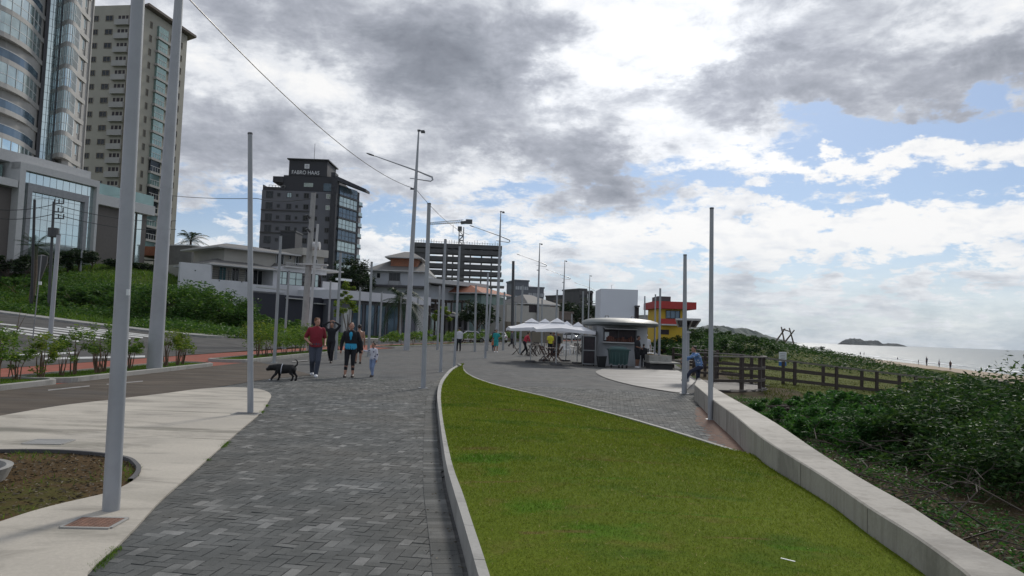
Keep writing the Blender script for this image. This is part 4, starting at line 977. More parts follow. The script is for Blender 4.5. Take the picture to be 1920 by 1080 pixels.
for i,(px,py,w_,h,lab,nl) in enumerate([
    (345,592,7.5,2.7,'large dark green bush mass directly right of the thick near mast',6000),
    (392,604,7.5,2.9,'tall rounded bush below the white retaining wall',6000),
    (300,600,6,2.6,'dark bush behind the thick near mast',4500),
    (436,612,6.0,2.0,'bush before the white retaining wall, left of the thin post',4500),
    (462,620,5,1.5,'low bush at the left foot of the navy wall',3200),
    (258,588,5.5,2.2,'bush between the two tall near poles on the slope',3800),
    (212,566,6,1.8,'dark bush behind the nearest post on the grassy slope',3600),
    (176,572,5,1.4,'medium bush on the slope left of the nearest post',2800),
    (136,568,5,1.3,'dark rounded bush in the middle of the grassy slope',2600),
    (505,622,6,1.2,'low spreading bush in front of the navy wall, left part',3000),
    (545,622,6,1.1,'low spreading bush in front of the navy wall, right part',3000),
    (30,548,5,1.2,'pale bush at the left edge of the slope',2200),
    (95,580,3.5,0.9,'small dark bush on the slope behind the crosswalk post',1500)]):
    bush('bush', px, py, w_, h, lab, 'leaf_bush', None, nl, .17, 'wild bushes on the embankment')
# grass tufts
def field(name, region, n, hgt, wid, mat, label, cat='grass', size_fn=None):
    px = region[0]+(region[2]-region[0])*rng.random(n); py = region[1]+(region[3]-region[1])*rng.random(n)
    return None
n = 70000; x = -75+58*rng.random(n); y = 50+45*rng.random(n)**1.3; yf = np.interp(x,YF_X,YF_Y)+2.3
ok = y > yf; x,y = x[ok],y[ok]; f_ = .6+.5*np.sin(x*.5+y*.3)*np.sin(y*.7-x*.2)
tag(blades('embankment_grass', x, y, H(x,y)-.05, .38*np.clip(f_,.4,1.2), .045, 'grass_wild', .55), kind='stuff', label='wild grass covering the embankment beyond the road', cat='grass')
n = 45000; y = 55+90*rng.random(n); x = np.interp(y,XB_Y,XB_X)-12.6-14*rng.random(n)**1.3; 
tag(blades('verge_grass', x, y, H(x,y)-.05, .35, .05, 'grass_wild', .5), kind='stuff', label='grass verge between the far pavement and the houses', cat='grass')
P0 = np.stack([x,y,H(x,y)+.15*rng.random(len(x))],1)[:16000]; tag(np_mesh('verge_weeds', leaf_cloud(P0+np.array([0,0,.25])*rng.random((len(P0),1)),.14), 4, 'leaf_bush'), kind='stuff', label='leafy weeds in the verge before the houses', cat='weeds')
n = 110000; x = -66+50*rng.random(n); y = 51+28*rng.random(n); yf = np.interp(x,YF_X,YF_Y)+2.6; ok = (y > yf)&(np.sin(x*.35)*np.sin(y*.4+1)+rng.normal(size=n)*.3 > -.1); x,y = x[ok],y[ok]
P0 = np.stack([x,y,H(x,y)+.75*rng.random(len(x))**1.5],1); tag(np_mesh('embankment_weeds', leaf_cloud(P0,.15), 4, 'leaf_bush'), kind='stuff', label='leafy weeds creeping over the embankment', cat='weeds')
# palms and trees
def palm(label, px, py, d, h, fl, nf=22, mat='leaf_palm', trunk_r=.22, droop=.5, seedv=1):
    random.seed(seedv); p = P(px,py,d); g = float(H(p.x,p.y)); h = h if h > 0 else P(px,-h,d).z-g; e = empty('palm_tree',(p.x,p.y,g),label,'palm tree'); base = Vector((p.x,p.y,g)); top = Vector((p.x,p.y,g+h))
    mb = MB(); mb.tube([base-Vector((0,0,.3)),base.lerp(top,.5)+Vector((.1,0,0)),top],[trunk_r*1.2,trunk_r,trunk_r*.8],9); mb.build('trunk','bark',e)
    V = []
    for k_ in range(nf):
        az = k_*2.4+random.random()*.4; el = R(random.uniform(-25,75)); L_ = fl*random.uniform(.8,1.1)
        pts = []
        for s_ in range(9):
            q = s_/8; rr = L_*q*math.cos(el); zz = L_*q*math.sin(el)-droop*L_*q*q
            pts.append(top+Vector((rr*math.cos(az),rr*math.sin(az),zz)))
        for s_ in range(8):
            a,b = pts[s_],pts[s_+1]; t_ = (b-a).normalized(); sd_ = t_.cross(Vector((0,0,1))).normalized()
            for j in range(3):
                o_ = a.lerp(b,j/3); wl = L_*.22*math.sin(math.pi*min(1,.15+.85*(s_+j/3)/8))+.05
                for sg in (-1,1):
                    tp = o_+(sd_*sg*.8+t_*.5)*wl-Vector((0,0,wl*.35)); V += [o_-t_*.03*L_*.35, o_+t_*.03*L_*.35, tp]
            V += [a-sd_*.03,a+sd_*.03,b]
    np_mesh('crown', np.array([tuple(q) for q in V]), 3, mat, e); random.seed(px)
palm('dark spiky palm before the mirrored glass front', 64, 500, 66, -462, 2.0, 26, droop=.35, seedv=4)
palm('feathery palm tree rising behind the brick orange wall', 356, 480, 125, -451, 4.6, 22, droop=.6, seedv=5)
palm('lush palm in front of the low white building left of the lamp mast', 747, 620, 80, 4.7, 3.9, 30, 'leaf_palm', droop=.75, seedv=6)
def tree(label, px, d, ztop, w_, nl, mat, size, trunk_h=None, cat='tree'):
    p = P(px,600,d); g = float(H(p.x,p.y)); e = empty('tree',(p.x,p.y,g),label,cat); hh = ztop-g; th = hh*.35 if trunk_h is None else trunk_h
    nc = max(12,nl//90); P0 = clumps((p.x,p.y,g+th+(hh-th)*.45),(w_/2,w_/2,(hh-th)*.58),nc,nl//nc,w_*.16,.4,1.)
    np_mesh('crown', leaf_cloud(P0,size), 4, mat, e)
    mb = MB(); T = Vector((p.x,p.y,g)); mb.tube([T-Vector((0,0,.3)),T+Vector((.1,0,th)),T+Vector((0,.1,th+(hh-th)*.4))],[w_*.035,w_*.025,.03],8)
    for q in range(5): a = q*1.3; mb.tube([T+Vector((.1,0,th*.9)),T+Vector((w_*.3*math.cos(a),w_*.3*math.sin(a),th+(hh-th)*.5))],[w_*.018,.02],5)
    mb.build('trunk','bark',e); return e
def zat(px,py,d): return P(px,py,d).z
tree('dark dense tree behind the white house beside its balconies', 655, 112, zat(655,482,112), 6.5, 5200, 'leaf_dark', .28)
tree('narrow dark tree left of the brick upper floor house', 676, 120, zat(676,515,120), 4, 2200, 'leaf_dark', .28)
tree('bright yellow-green slender tree before the white garage door', 651, 74, zat(651,532,74), 2.3, 1800, 'leaf_yellow', .16, .6)
tree('dark round tree in front of the pale green house', 893, 98, zat(893,568,98), 4.6, 3000, 'leaf_dark', .24)
tree('small dark tree right of the pale green house', 912, 104, zat(912,580,104), 3.2, 1500, 'leaf_dark', .24)
tree('small yellowish tree before the glass shopfront', 826, 92, zat(826,575,92), 2.6, 1200, 'leaf_yellow', .2)
tree('broad dark tree in the far town left of the unfinished tower', 1084, 190, zat(1084,566,190), 11, 3200, 'leaf_dark', .5)
tree('dark tree behind the beige wall, over the left parasol', 968, 130, zat(968,585,130), 6, 1500, 'leaf_dark', .4)
tree('dark tree in the far town left of the broad one', 1068, 205, zat(1068,585,205), 8, 1400, 'leaf_dark', .5)
for i,(px,h_) in enumerate([(8,482),(44,478),(88,470),(120,474),(140,470),(165,474),(212,494),(262,500)]):
    tree(ordn[i]+' from the left of the dark trees growing at the foot of the podium', px, 78+i*1.5, zat(px,h_,78+i*1.5), 3.4, 1100, 'leaf_dark', .22, .5)
# cloth covered thing on the slope
c = hit(68,532); e = empty('wrapped_sapling', c, 'grey wrapped sapling frame standing on the grassy slope by the leaning rod', 'plant guard')
mb = MB(); q = P(75,478,c.y); hh = q.z-c.z; mb.rings([((c.x,c.y,c.z-.1),.25,.25),((c.x+.15,c.y,c.z+hh*.35),.42,.4),((c.x+.3,c.y,c.z+hh*.75),.65,.5),((c.x+.36,c.y,c.z+hh*.97),.6,.45),((c.x+.4,c.y,c.z+hh),.2,.2)],12); autosmooth(mb.build('wrap','dark_concrete',e))
mb = MB(); mb.tube([c+Vector((-1.6,0,0)),c+Vector((-.2,0,hh*.9))],.05,6); mb.build('prop','wood_dark',e)
# ------------------------------------------------------------------ dune side vegetation
def dbush(name, px, py, w_, h, label, mat, nl, size, dep=None, d=None, group='bushes on the seaward side'):
    p = gp(px,py,-.9) if d is None else P(px,py,d); p.z = float(H(p.x,p.y)); e = empty(name,p,label,'bush',group)
    nc = max(14,nl//110); P0 = clumps((p.x,p.y,p.z+h*.25),(w_/2,(dep or w_)/2,h*.8),nc,nl//nc,min(w_/2,h)*.26,.62)
    P0 = P0[P0[:,2] > p.z-.1]; np_mesh('foliage', leaf_cloud(P0,size), 4, mat, e)
    mb = MB()
    for i in range(26):
        q = random.uniform(0,6.28); rr = random.uniform(.3,.85); v = Vector((w_/2*rr*math.cos(q),(dep or w_)/2*rr*math.sin(q),h*random.uniform(.5,.85)*(1.1-rr*.5)))
        mb.tube([p+v*.1, p+v*.5+Vector((random.uniform(-.2,.2),random.uniform(-.2,.2),.1)), p+v],[.035,.02,.004],5)
    mb.build('branch','dry_branch',e); return e
DB = [(1890,12.4,3.4,1.42,'big dark bush filling the right picture edge',22000,.05),
      (1800,11.6,3.0,.98,'dark bush left of the biggest one, over the dry branches',15000,.05),
      (1965,9.2,2.6,1.0,'nearest dark bush cut by the right picture edge',14000,.042),
      (1705,12.6,2.8,.66,'mid-height bush in front of the walkway railing',12000,.05),
      (1845,16.5,4.2,1.2,'bush hiding the right end of the walkway railing',13000,.065),
      (1620,13.6,2.6,.55,'low vine covered mound in the middle of the slope',9000,.05),
      (1545,15.2,2.8,.48,'low vine mound below the walkway',9000,.055),
      (1490,18.,2.4,.35,'flat vine patch next to the wooden deck supports',6500,.055),
      (1640,18.5,3.6,.62,'vine mound against the walkway edge',8000,.065),
      (1570,21,3.0,.42,'small vine mound under the walkway boards',5500,.07)]
for i,(px,d,w_,h,lab,nl,sz) in enumerate(DB):
    dbush('dune_bush', px, 700, w_, h, lab, 'leaf_vine' if i in (3,5,6,7,8,9) else 'leaf_dune', nl, sz, None, d)
# litter, twigs
n = 36000; y = 3.6+19*rng.random(n)**1.3; x = np.interp(y,XR_Y,XR_X)+.45+6.0*rng.random(n)**1.2
P0 = np.stack([x,y,H(x,y)+.02+.05*rng.random(n)**2],1); tag(np_mesh('leaf_litter', leaf_cloud(P0,.022,.3), 4, 'litter'), kind='stuff', label='dry leaf litter on the soil beyond the wall', cat='litter')
n = 75000; y = 3.6+19*rng.random(n)**1.2; x = np.interp(y,XR_Y,XR_X)+.55+6.0*rng.random(n); okk = np.sin(x*2.1+y)*np.sin(y*1.4)+rng.normal(size=n)*.35+.18*(x-np.interp(y,XR_Y,XR_X)-1.6) > .2; x,y = x[okk],y[okk]
P0 = np.stack([x,y,H(x,y)+.12*rng.random(len(x))],1); tag(np_mesh('ground_creepers', leaf_cloud(P0,.032), 4, 'leaf_vine'), kind='stuff', label='green creepers on the soil beyond the wall', cat='creepers')
mb = MB()
for i in range(260):
    y = random.uniform(5.2,12.5); x = float(np.interp(y,XR_Y,XR_X))+random.uniform(.9,5.0)*(.5+.06*y); z = float(H(x,y))+random.uniform(0,.35)
    q = random.uniform(0,6.28); L_ = random.uniform(.25,.9); dz = random.uniform(-.1,.35)*L_
    a = Vector((x,y,z)); b = a+Vector((L_*math.cos(q),L_*math.sin(q),dz)); m_ = a.lerp(b,.5)+Vector((random.uniform(-.1,.1),random.uniform(-.1,.1),random.uniform(0,.12)))
    mb.tube([a,m_,b],[.009,.007,.002],4,False)
    if i%2: c_ = m_+Vector((random.uniform(-.3,.3),random.uniform(-.3,.3),random.uniform(0,.2))); mb.tube([m_,c_],[.005,.002],4,False)
tag(mb.build('dry_twigs','dry_branch'), kind='stuff', label='tangle of dry twigs under the dark bushes', cat='twigs')
n = 220000; y = 22+140*rng.random(n)**1.4; xr_ = np.interp(y,XR_Y,XR_X); x = xr_+2+70*rng.random(n)**1.3; okk = x < np.interp(y,XS_Y,XS_X)-24; x,y = x[okk],y[okk]
tag(blades('dune_grass', x, y, H(x,y)-.03, .09, .014, 'dune_blades', .6), kind='stuff', label='olive dune grass reaching down to the beach', cat='grass')
# scrub hump
n = 90000; x = 12+40*rng.random(n); y = 50+85*rng.random(n); hh = 1.9*np.exp(-((x-27)/13)**2-((y-88)/26)**2)+1.3*np.exp(-((x-34)/8)**2-((y-112)/14)**2)
okk = (hh > .35)&(x > np.interp(y,XR_Y,XR_X)+1.2)&(np.sin(x*.9)*np.sin(y*.5)+rng.normal(size=n)*.5 > -.3); x,y,hh = x[okk],y[okk],hh[okk]
P0 = np.stack([x,y,H(x,y)+np.clip(hh,.2,.8)*rng.random(len(x))],1); tag(np_mesh('dune_scrub', leaf_cloud(P0,.13), 4, 'leaf_dune'), kind='stuff', label='low dark scrub covering the dune hump', cat='scrub')
HB = [(1540,122,9,2.3,'darkest rounded scrub bush at the right end of the dune hump'),(1505,118,7,1.8,'scrub bush under the log frame'),(1478,112,6,1.2,'scrub bush left below the log frame'),
      (1440,108,8,1.2,'scrub bush on the hump left of the log frame'),(1405,110,8,1.3,'scrub crest before the far headland'),(1370,104,7,1.2,'scrub crest right of the dark post'),(1340,98,7,1.3,'scrub behind the dark post'),
      (1310,92,6,1.5,'scrub crest right of the solar panel'),(1288,82,5,1.6,'scrub behind the solar panel post'),(1262,78,5,1.5,'scrub below the yellow tower, right part'),(1243,76,4,1.5,'scrub below the yellow tower, left part'),
      (1560,128,6,1.6,'low tail of the dark scrub toward the beach'),(1330,60,5,1.6,'scrub patch behind the curved railing'),(1300,55,4,1.5,'scrub patch behind the patterned shirt'),(1400,66,6,1.5,'scrub patch behind the deck')]
for px,d,w_,h,lab in HB: dbush('scrub_bush', px, 660, w_, h, lab, 'leaf_dune' if px < 1500 or px > 1550 else 'leaf_dark', 4200, .13, None, d, 'scrub bushes on the dune hump')
# ------------------------------------------------------------------ glass tower with curved balconies
e = empty('apartment_tower', P(90,600,96), 'tall apartment tower with curved glazed balconies and a mirrored strip, cut by the left edge', 'apartment tower')
T1 = [(-190,85),(-110,84),(-40,85),(0,87),(30,89.5),(55,92.5),(72,96)]
T1b = [(110,98.5),(122,97.5),(135,98.5),(146,101)]
def plan(lst, ref=130): return [Vector((P(a,ref,d).x, P(a,ref,d).y)) for a,d in lst]
pa = plan(T1); pb = plan(T1b); strip_a = plan([(72,97.5),(110,99.5)]); flat = plan([(150,101.5),(175,105)],20)
back = [flat[1]*1.2-Vector((1,0)), Vector((pa[0].x-12,pa[0].y+30))]
core = [pa[0]+Vector((-2,3))]+[p+Vector((-.6,1.6)) for p in pa[1:]]+[strip_a[0]+Vector((0,.5)),strip_a[1]+Vector((0,.5))]+[p+Vector((-.5,1.5)) for p in pb]+[flat[0],flat[1]]+back
zb0 = 20.3; FH = 3.03; NF = 12
mb = MB(); mb.prism([(p.x,p.y) for p in core], 8, zb0+NF*FH+1); mb.build('wall','slab_grey',e)
def curve_wall(mb, pts, z0, z1, th=.12, off=0):
    pts = [Vector(p) for p in smooth_poly(pts, 22)] if len(pts) > 2 else pts
    for a,b in zip(pts[:-1],pts[1:]):
        t_ = (b-a).normalized(); n_ = Vector((t_.y,-t_.x)); a2,b2 = a+n_*off,b+n_*off; a3,b3 = a2+n_*th,b2+n_*th
        mb.hexa([(a3.x,a3.y,z0),(b3.x,b3.y,z0),(b2.x,b2.y,z0),(a2.x,a2.y,z0),(a3.x,a3.y,z1),(b3.x,b3.y,z1),(b2.x,b2.y,z1),(a2.x,a2.y,z1)])
for i in range(NF+1):
    z = zb0+i*FH
    for j,pp in enumerate((pa,pb)):
        mb = MB(); poly = [tuple(q) for q in smooth_poly(pp,22)]; bk = [(pp[-1].x-.6,pp[-1].y+3.2),(pp[0].x-.6,pp[0].y+3.2)]
        mb.prism(poly+bk, z-.62, z); mb.build('balcony_slab','slab_grey',e)
        if i == NF: continue
        openb = (j == 0 and i in (1,2,4,7,9)) or (j == 1 and i in (0,))
        if openb:
            mb = MB(); curve_wall(mb, pp, z, z+1.0, .04, -.06); gl = mb.build('glass_balustrade','glass_blue',e)
            mb = MB(); curve_wall(mb, pp, z+1.0, z+1.07, .09, -.08); mb.build('handrail','frame_white',gl)
        else:
            mb = MB(); curve_wall(mb, pp, z, z+FH-.62, .05, -.08); gl = mb.build('balcony_glazing','glass_pale' if i%2 else 'glass_sky',e)
            mb = MB(); sm_ = smooth_poly(pp,14)
            for q in sm_[1:-1]: mb.box((q[0],q[1],z+(FH-.62)/2),(.05,.05,FH-.62))
            curve_wall(mb, pp, z+1.02, z+1.09, .05, -.05); mb.build('mullion','frame_white',gl)
fs_ = Fac(72,97.5,110,99.5,130); u0,_ = fs_.uz(80,130); u1,_ = fs_.uz(103,130)
mb = MB(); fs_.slab(mb,u0,u1,zb0-1,zb0+NF*FH+2,.3,.75); g_ = mb.build('mirror_strip','glass_sky',e)
mb = MB()
for k_ in range(int(NF*FH/1.01)+2): fs_.slab(mb,u0,u1,zb0-1+k_*1.01,zb0-.97+k_*1.01,.75,.77)
for q in (.33,.66): fs_.slab(mb,u0+(u1-u0)*q-.02,u0+(u1-u0)*q+.02,zb0-1,zb0+NF*FH+2,.772,.785)
mb.build('grid','frame_dark',g_)
for sgn,(x0,x1) in enumerate([(73,80),(103,110)]):
    a,_ = fs_.uz(x0,130); b,_ = fs_.uz(x1,130); mb = MB(); fs_.slab(mb,a,b,zb0-1,zb0+NF*FH+2,.0,1.0); mb.build('dark_fin','frame_dark',e)
ff = Fac(150,101.5,175,105,20)
for i in range(NF):
    z = zb0+i*FH; a,_ = ff.uz(152,20); b,_ = ff.uz(162,20); ff.window(e,a+.2,b,z+.9,z+2.4,glass='glass_pale',frame='frame_white',mull=1)
mb = MB(); ff.slab(mb,ff.L*.55,ff.L*.62,8,zb0+NF*FH+1,0,.12); ff.slab(mb,ff.L*.93,ff.L,8,zb0+NF*FH+1,0,.16); mb.build('rib','slab_grey',e)
# podium with the mirrored portal
pf = Fac(39,80,174,89); pod = empty('podium', pf.pt(0,8), 'long taupe podium with a huge mirrored glass portal at the foot of the tall towers', 'podium building')
pf2 = Fac(39,80,174,89); uL,_ = pf.uz(-150,400); uR,_ = pf.uz(280,440)
mb = MB(); pf.slab(mb,uL,pf.uz(39,400)[0]-.2,4,pf.uz(10,345)[1],-12,-.6); mb.build('wall','taupe_wall',pod)
z7 = pf.uz(200,386)[1]; mb = MB(); pf.slab(mb,pf.uz(182,430)[0],uR,4,z7,-12,-.6); mb.build('wall','taupe_wall',pod)
mb = MB(); pf.slab(mb,uL,pf.uz(29,340)[0],pf.uz(10,348)[1],pf.uz(10,334)[1],-12,.4); mb.build('cornice','light_trim',pod)
mb = MB(); pf.slab(mb,pf.uz(176,380)[0],uR+.5,z7,z7+1.25,-12,.2); mb.build('cornice','light_trim',pod)
mb = MB(); zt = z7+1.25; pf.slab(mb,pf.uz(177,380)[0],uR+.4,zt,zt+1.35,-.1,.0); mb.build('glass_balustrade','glass_teal',pod)
ztop = pf.uz(39,318)[1]; zbo = 6.; a,b = pf.uz(38,400)[0], pf.uz(174,400)[0]
mb = MB(); pf.slab(mb,a-.7,a,zbo,ztop+.8,-12,.4); pf.slab(mb,a-.7,b+.35,ztop,ztop+.8,-.9,.403); pf.slab(mb,b,b+.35,zbo,ztop,-.9,.4); mb.build('portal_frame','light_trim',pod)
mb = MB(); pf.slab(mb,a,b,zbo,ztop,-1.,-.1); g_ = mb.build('mirror_glazing','glass_sky',pod)
mb = MB()
for k_ in range(1,11): u_ = a+(b-a)*k_/11; pf.slab(mb,u_-.02,u_+.02,zbo,ztop,-.1,-.085)
for k_ in range(1,9): z_ = zbo+(ztop-zbo)*k_/9; pf.slab(mb,a,b,z_-.02,z_+.02,-.1,-.083)
mb.build('grid','grey_metal',g_)
a2,b2 = pf.uz(46,400)[0], pf.uz(162,400)[0]; z2 = pf.uz(48,342)[1]
mb = MB(); pf.slab(mb,a2,a2+.55,zbo,z2,-.08,.25); pf.slab(mb,b2-.55,b2,zbo,z2,-.08,.25); pf.slab(mb,a2+.55,b2-.55,z2-.85,z2,-.08,.248); mb.build('inner_frame','grey_metal',pod)
for x0,x1 in ((176.5,182),(251,257),(261.5,270)):
    mb = MB(); pf.slab(mb,pf.uz(x0,430)[0],pf.uz(x1,430)[0],zbo,pf.uz(x0,389)[1]-.3,-.62,-.45); mb.build('glass_slot','glass_sky',pod)
mb = MB(); pf.slab(mb,uL,pf.uz(38,400)[0]-1.2,pf.uz(10,334)[1]+.0,pf.uz(10,305)[1],-8,-1.5); mb.build('upper_glazing','glass_teal',pod)
mb = MB(); pf.slab(mb,uL,b+.3,ztop+.8,ztop+2.0,-13,-1.); mb.build('terrace_edge','light_trim',pod)
# ------------------------------------------------------------------ beige tower
e = empty('apartment_tower', P(262,600,156), 'tall beige apartment tower with teal glazed balconies and an overhanging dark roof', 'apartment tower')
fl = Fac(150,158,259,156,34); fr = Fac(262,156,352,173,60)
ztop = fl.uz(245,9)[1]; 
A_,B_,C_ = fl.A.to_2d(), fr.A.to_2d(), fr.B.to_2d(); D_ = C_+(A_-B_).normalized()*22+Vector((0,8))
mb = MB(); mb.prism([tuple(A_),tuple(B_),tuple(C_),(C_.x-18,C_.y+12),(A_.x-3,A_.y+22)], 4, ztop); mb.build('wall','beige_tower',e)
mb = MB(); nL = fr.n.to_2d(); mb.prism([tuple(B_+nL*1.2-fr.u.to_2d()*-.8),tuple(C_+nL*1.4+fr.u.to_2d()*1.5),(C_.x-17,C_.y+14),(B_.x-8,B_.y+6)], ztop+.2, ztop+.75); mb.build('roof','roof_brown',e)
mb = MB(); fl.slab(mb,fl.uz(262,34)[0]-2.2,fl.uz(262,34)[0]-.2,4,ztop+.9,-2,.25); mb.build('corner_pier','beige_dark',e)
FHt = 26.62/F_PX*157*math.cos(0)*1.0
for i in range(-4,12):
    yc = 33.7+26.6*(11-i) if False else None
ztw = fl.uz(215,34)[1]  # middle of the top window row
for i in range(16):
    zc_ = ztw-i*3.02; 
    if zc_ < 18: break
    for x0,x1 in ((176,185),(198,212)):
        a,_ = fl.uz(x0,100); b,_ = fl.uz(x1,100); sh = (i*1.9)/(F_PX)*157*0
        fl.window(e, fl.uz(x0+0,40)[0], fl.uz(x1+0,40)[0], zc_-.62, zc_+.62, glass='glass_dark', frame='beige_dark', mull=1, fw=.1)
    a,b = fl.uz(220,40)[0],fl.uz(243,40)[0]
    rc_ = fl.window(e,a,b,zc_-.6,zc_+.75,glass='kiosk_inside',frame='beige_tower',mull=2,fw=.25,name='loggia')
    mb = MB(); fl.slab(mb,a-.2,b+.2,zc_-1.75,zc_-.55,0,.75); mb.build('balcony_parapet','slab_grey',e)
ztr = fr.uz(285,48)[1]
for i in range(17):
    zc_ = ztr-i*3.02
    if zc_ < 16: break
    a,b = fr.uz(281,55)[0],fr.uz(286.5,40)[0]; fr.window(e,a,b,zc_-.75,zc_+.75,glass='glass_dark',frame='beige_dark',mull=1,fw=.12)
    a,b = fr.uz(296,40)[0],fr.uz(314,40)[0]; zq = zc_-.6
    dark = i in (10,12,13,15)
    mb = MB(); fr.slab(mb,a,b,zq-1.2,zq+1.35,0,.5); fr_ = mb.build('balcony_glazing','glass_dark' if dark else 'glass_teal',e)
    mb = MB(); fr.slab(mb,a,b,zq-.05,zq+.05,.5,.56); 
    for q in (.25,.5,.75): fr.slab(mb,a+(b-a)*q-.04,a+(b-a)*q+.04,zq-1.2,zq-.05,.5,.54)
    mb.build('rail','light_trim',fr_)
    mb = MB(); fr.slab(mb,a-.3,b+1.6,zq-1.7,zq-1.2,0,.8); mb.build('balcony_slab','slab_grey',e)
    a,b = fr.uz(322,40)[0],fr.uz(327,40)[0]; fr.window(e,a,b,zc_-.75,zc_+.75,glass='glass_dark',frame='beige_dark',mull=0,fw=.12); a,b = fr.uz(340,40)[0],fr.uz(345,40)[0]; fr.window(e,a,b,zc_-.9,zc_+.6,glass='glass_dark',frame='beige_dark',mull=1,fw=.12)
# brick orange structure and its shed between poles
f = Fac(250,104,368,104); e = empty('shed', f.pt(0,6), 'unfinished orange brick parapet over a dark open garage, between the two near poles', 'garage')
mb = MB(); f.pslab(mb,252,461,364,482,-10,0); mb.build('brick_parapet','brick_orange',e)
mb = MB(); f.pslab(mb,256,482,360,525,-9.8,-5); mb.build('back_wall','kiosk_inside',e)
mb = MB()
for x in (258,300,336,358): f.pslab(mb,x,482,x+3,530,-1,-.3)
mb.build('pillar','grey_facade',e)
mb = MB(); f.pslab(mb,262,486,330,489,-2,-.2); mb.build('beam','raw_concrete',e)
f = Fac(364,100,470,112); e = empty('wall', f.pt(0,6), 'unpainted grey plaster wall right of the orange brick parapet', 'wall')
mb = MB(); zt_ = f.uz(366,462)[1]; f.slab(mb,0,f.L,3,zt_,-6,0); mb.build('plaster','raw_concrete',e); mb = MB(); f.slab(mb,-.1,f.L,zt_,zt_+.15,-6.1,.1); mb.build('coping','light_trim',e)
# ------------------------------------------------------------------ white house with retaining wall
f = Fac(337,80,645,96); hse = empty('house', f.pt(10,2), 'white two storey house with grey tiled hip roofs behind a white retaining wall', 'house')
rw = empty('retaining_wall', f.pt(0,2), 'white retaining wall stepping down in front of the white house', 'wall')
mb = MB(); u_ = lambda x,y=520: f.uz(x,y)[0]; z_ = lambda x,y: f.uz(x,y)[1]
f.slab(mb,u_(337),u_(395),0,z_(337,491),-.4,0); f.slab(mb,u_(395),u_(470),0,z_(395,523),-.4,-.003); mb.build('render','white_wall',rw)
f.slab(mb2 := MB(),u_(470),u_(535),z_(500,547),z_(475,533),-.4,.003); mb2.build('parapet','white_wall',rw)
mb = MB()
for x,y in ((366,507),(411,526),(453,528)): f.pslab(mb,x-.8,y-1,x+.8,y+1.3,0,.06)
mb.build('vent','frame_dark',rw)
g = Fac(395,83.5,632,96); U = lambda x,y=520: g.uz(x,y)[0]; Z = lambda x,y: g.uz(x,y)[1]
mb = MB(); g.slab(mb,U(396),U(625),0,Z(480,498)-2.2,-12,-.6); mb.build('wall','cream_wall',hse)
# ground floor storey behind terrace
zt0,zt1 = Z(400,521), Z(400,497)
mb = MB(); g.slab(mb,U(398),U(514),zt0-2,zt1+.4,-12,-2.4); mb.build('wall','cream_wall',hse)
for x0,x1,mt_ in ((428,442,'teal_door'),(452,466,'glass_dark'),(477,490,'glass_dark'),(492,511,'glass_dark')):
    g.window(hse,U(x0),U(x1),zt0-.6,zt0+1.9,glass=mt_,frame='frame_white',mull=1,off=-2.38,name='door' if mt_ == 'teal_door' else 'window')
mb = MB(); 
for k_ in range(4): g.slab(mb,U(397),U(470),zt0+.2+k_*.25,zt0+.24+k_*.25,-.6,-.56)
for x in (397,415,433,451,470): g.slab(mb,U(x)-.04,U(x)+.04,zt0-.4,zt0+1.05,-.62,-.54)
mb.build('railing','frame_dark',hse)
mb = MB(); g.slab(mb,U(512),U(520),-1,zt1+.1,-2.4,.0); g.slab(mb,U(396),U(399),-1,zt1+.1,-2.4,-.2); g.slab(mb,U(395),U(514),zt0-3,zt0-.45,-12,-.2); mb.build('pillar','white_wall',hse)
# glazed run to the right
gz0,gz1 = Z(560,536), Z(560,511)
mb = MB(); g.slab(mb,U(519),U(610),gz0-2.2,gz0,-12,.05); mb.build('parapet','white_wall',hse)
for x0,x1 in ((521,541),(544,570),(586,600)):
    g.window(hse,U(x0),U(x1),gz0,gz1,glass='glass_pale',frame='frame_dark',mull=1,trans=1,off=-.3,name='glazed_bay')
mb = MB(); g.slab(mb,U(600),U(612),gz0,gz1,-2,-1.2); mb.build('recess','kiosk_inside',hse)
mb = MB(); g.slab(mb,U(519),U(612),gz1,gz1+.5,-12,.0); mb.build('lintel','white_wall',hse)
# lower roof
def hip(parent, poly, z0, h, ridge, mat, name='roof', eave=.15, trim='light_trim'):
    mb = MB(); n = len(poly); zs = z0+eave
    vs = [(p[0],p[1],zs) for p in poly]+[(q[0],q[1],z0+h) for q in ridge]
    if len(ridge) == 1: fs = [(i,(i+1)%n,n) for i in range(n)]
    else: fs = [(0,1,n+1,n),(1,2,n+1),(2,3,n,n+1),(3,0,n)]
    mb.add(vs, fs+[tuple(range(n))[::-1]]); o = mb.build(name,mat,parent)
    mb = MB(); mb.prism([tuple(p) for p in poly], z0, zs-.002); mb.build('fascia',trim,o); return o
def rect(F,u0,u1,o0,o1): return [tuple(F.pt(u0,0,o1).to_2d()),tuple(F.pt(u1,0,o1).to_2d()),tuple(F.pt(u1,0,o0).to_2d()),tuple(F.pt(u0,0,o0).to_2d())]
def ridge(F,u0,u1,o): return [tuple(F.pt(u0,0,o).to_2d()),tuple(F.pt(u1,0,o).to_2d())]
zr = Z(400,497); hip(hse, rect(g,U(396)-.5,U(522)+.3,-9,.6), zr, 1.2, ridge(g,U(440),U(490),-4.5), 'roof_tile', 'roof')
zr2 = gz1+.5; hip(hse, rect(g,U(523)+.5,U(640),-9,.5), zr2, .85, ridge(g,U(540),U(615),-4.5), 'roof_tile', 'roof')
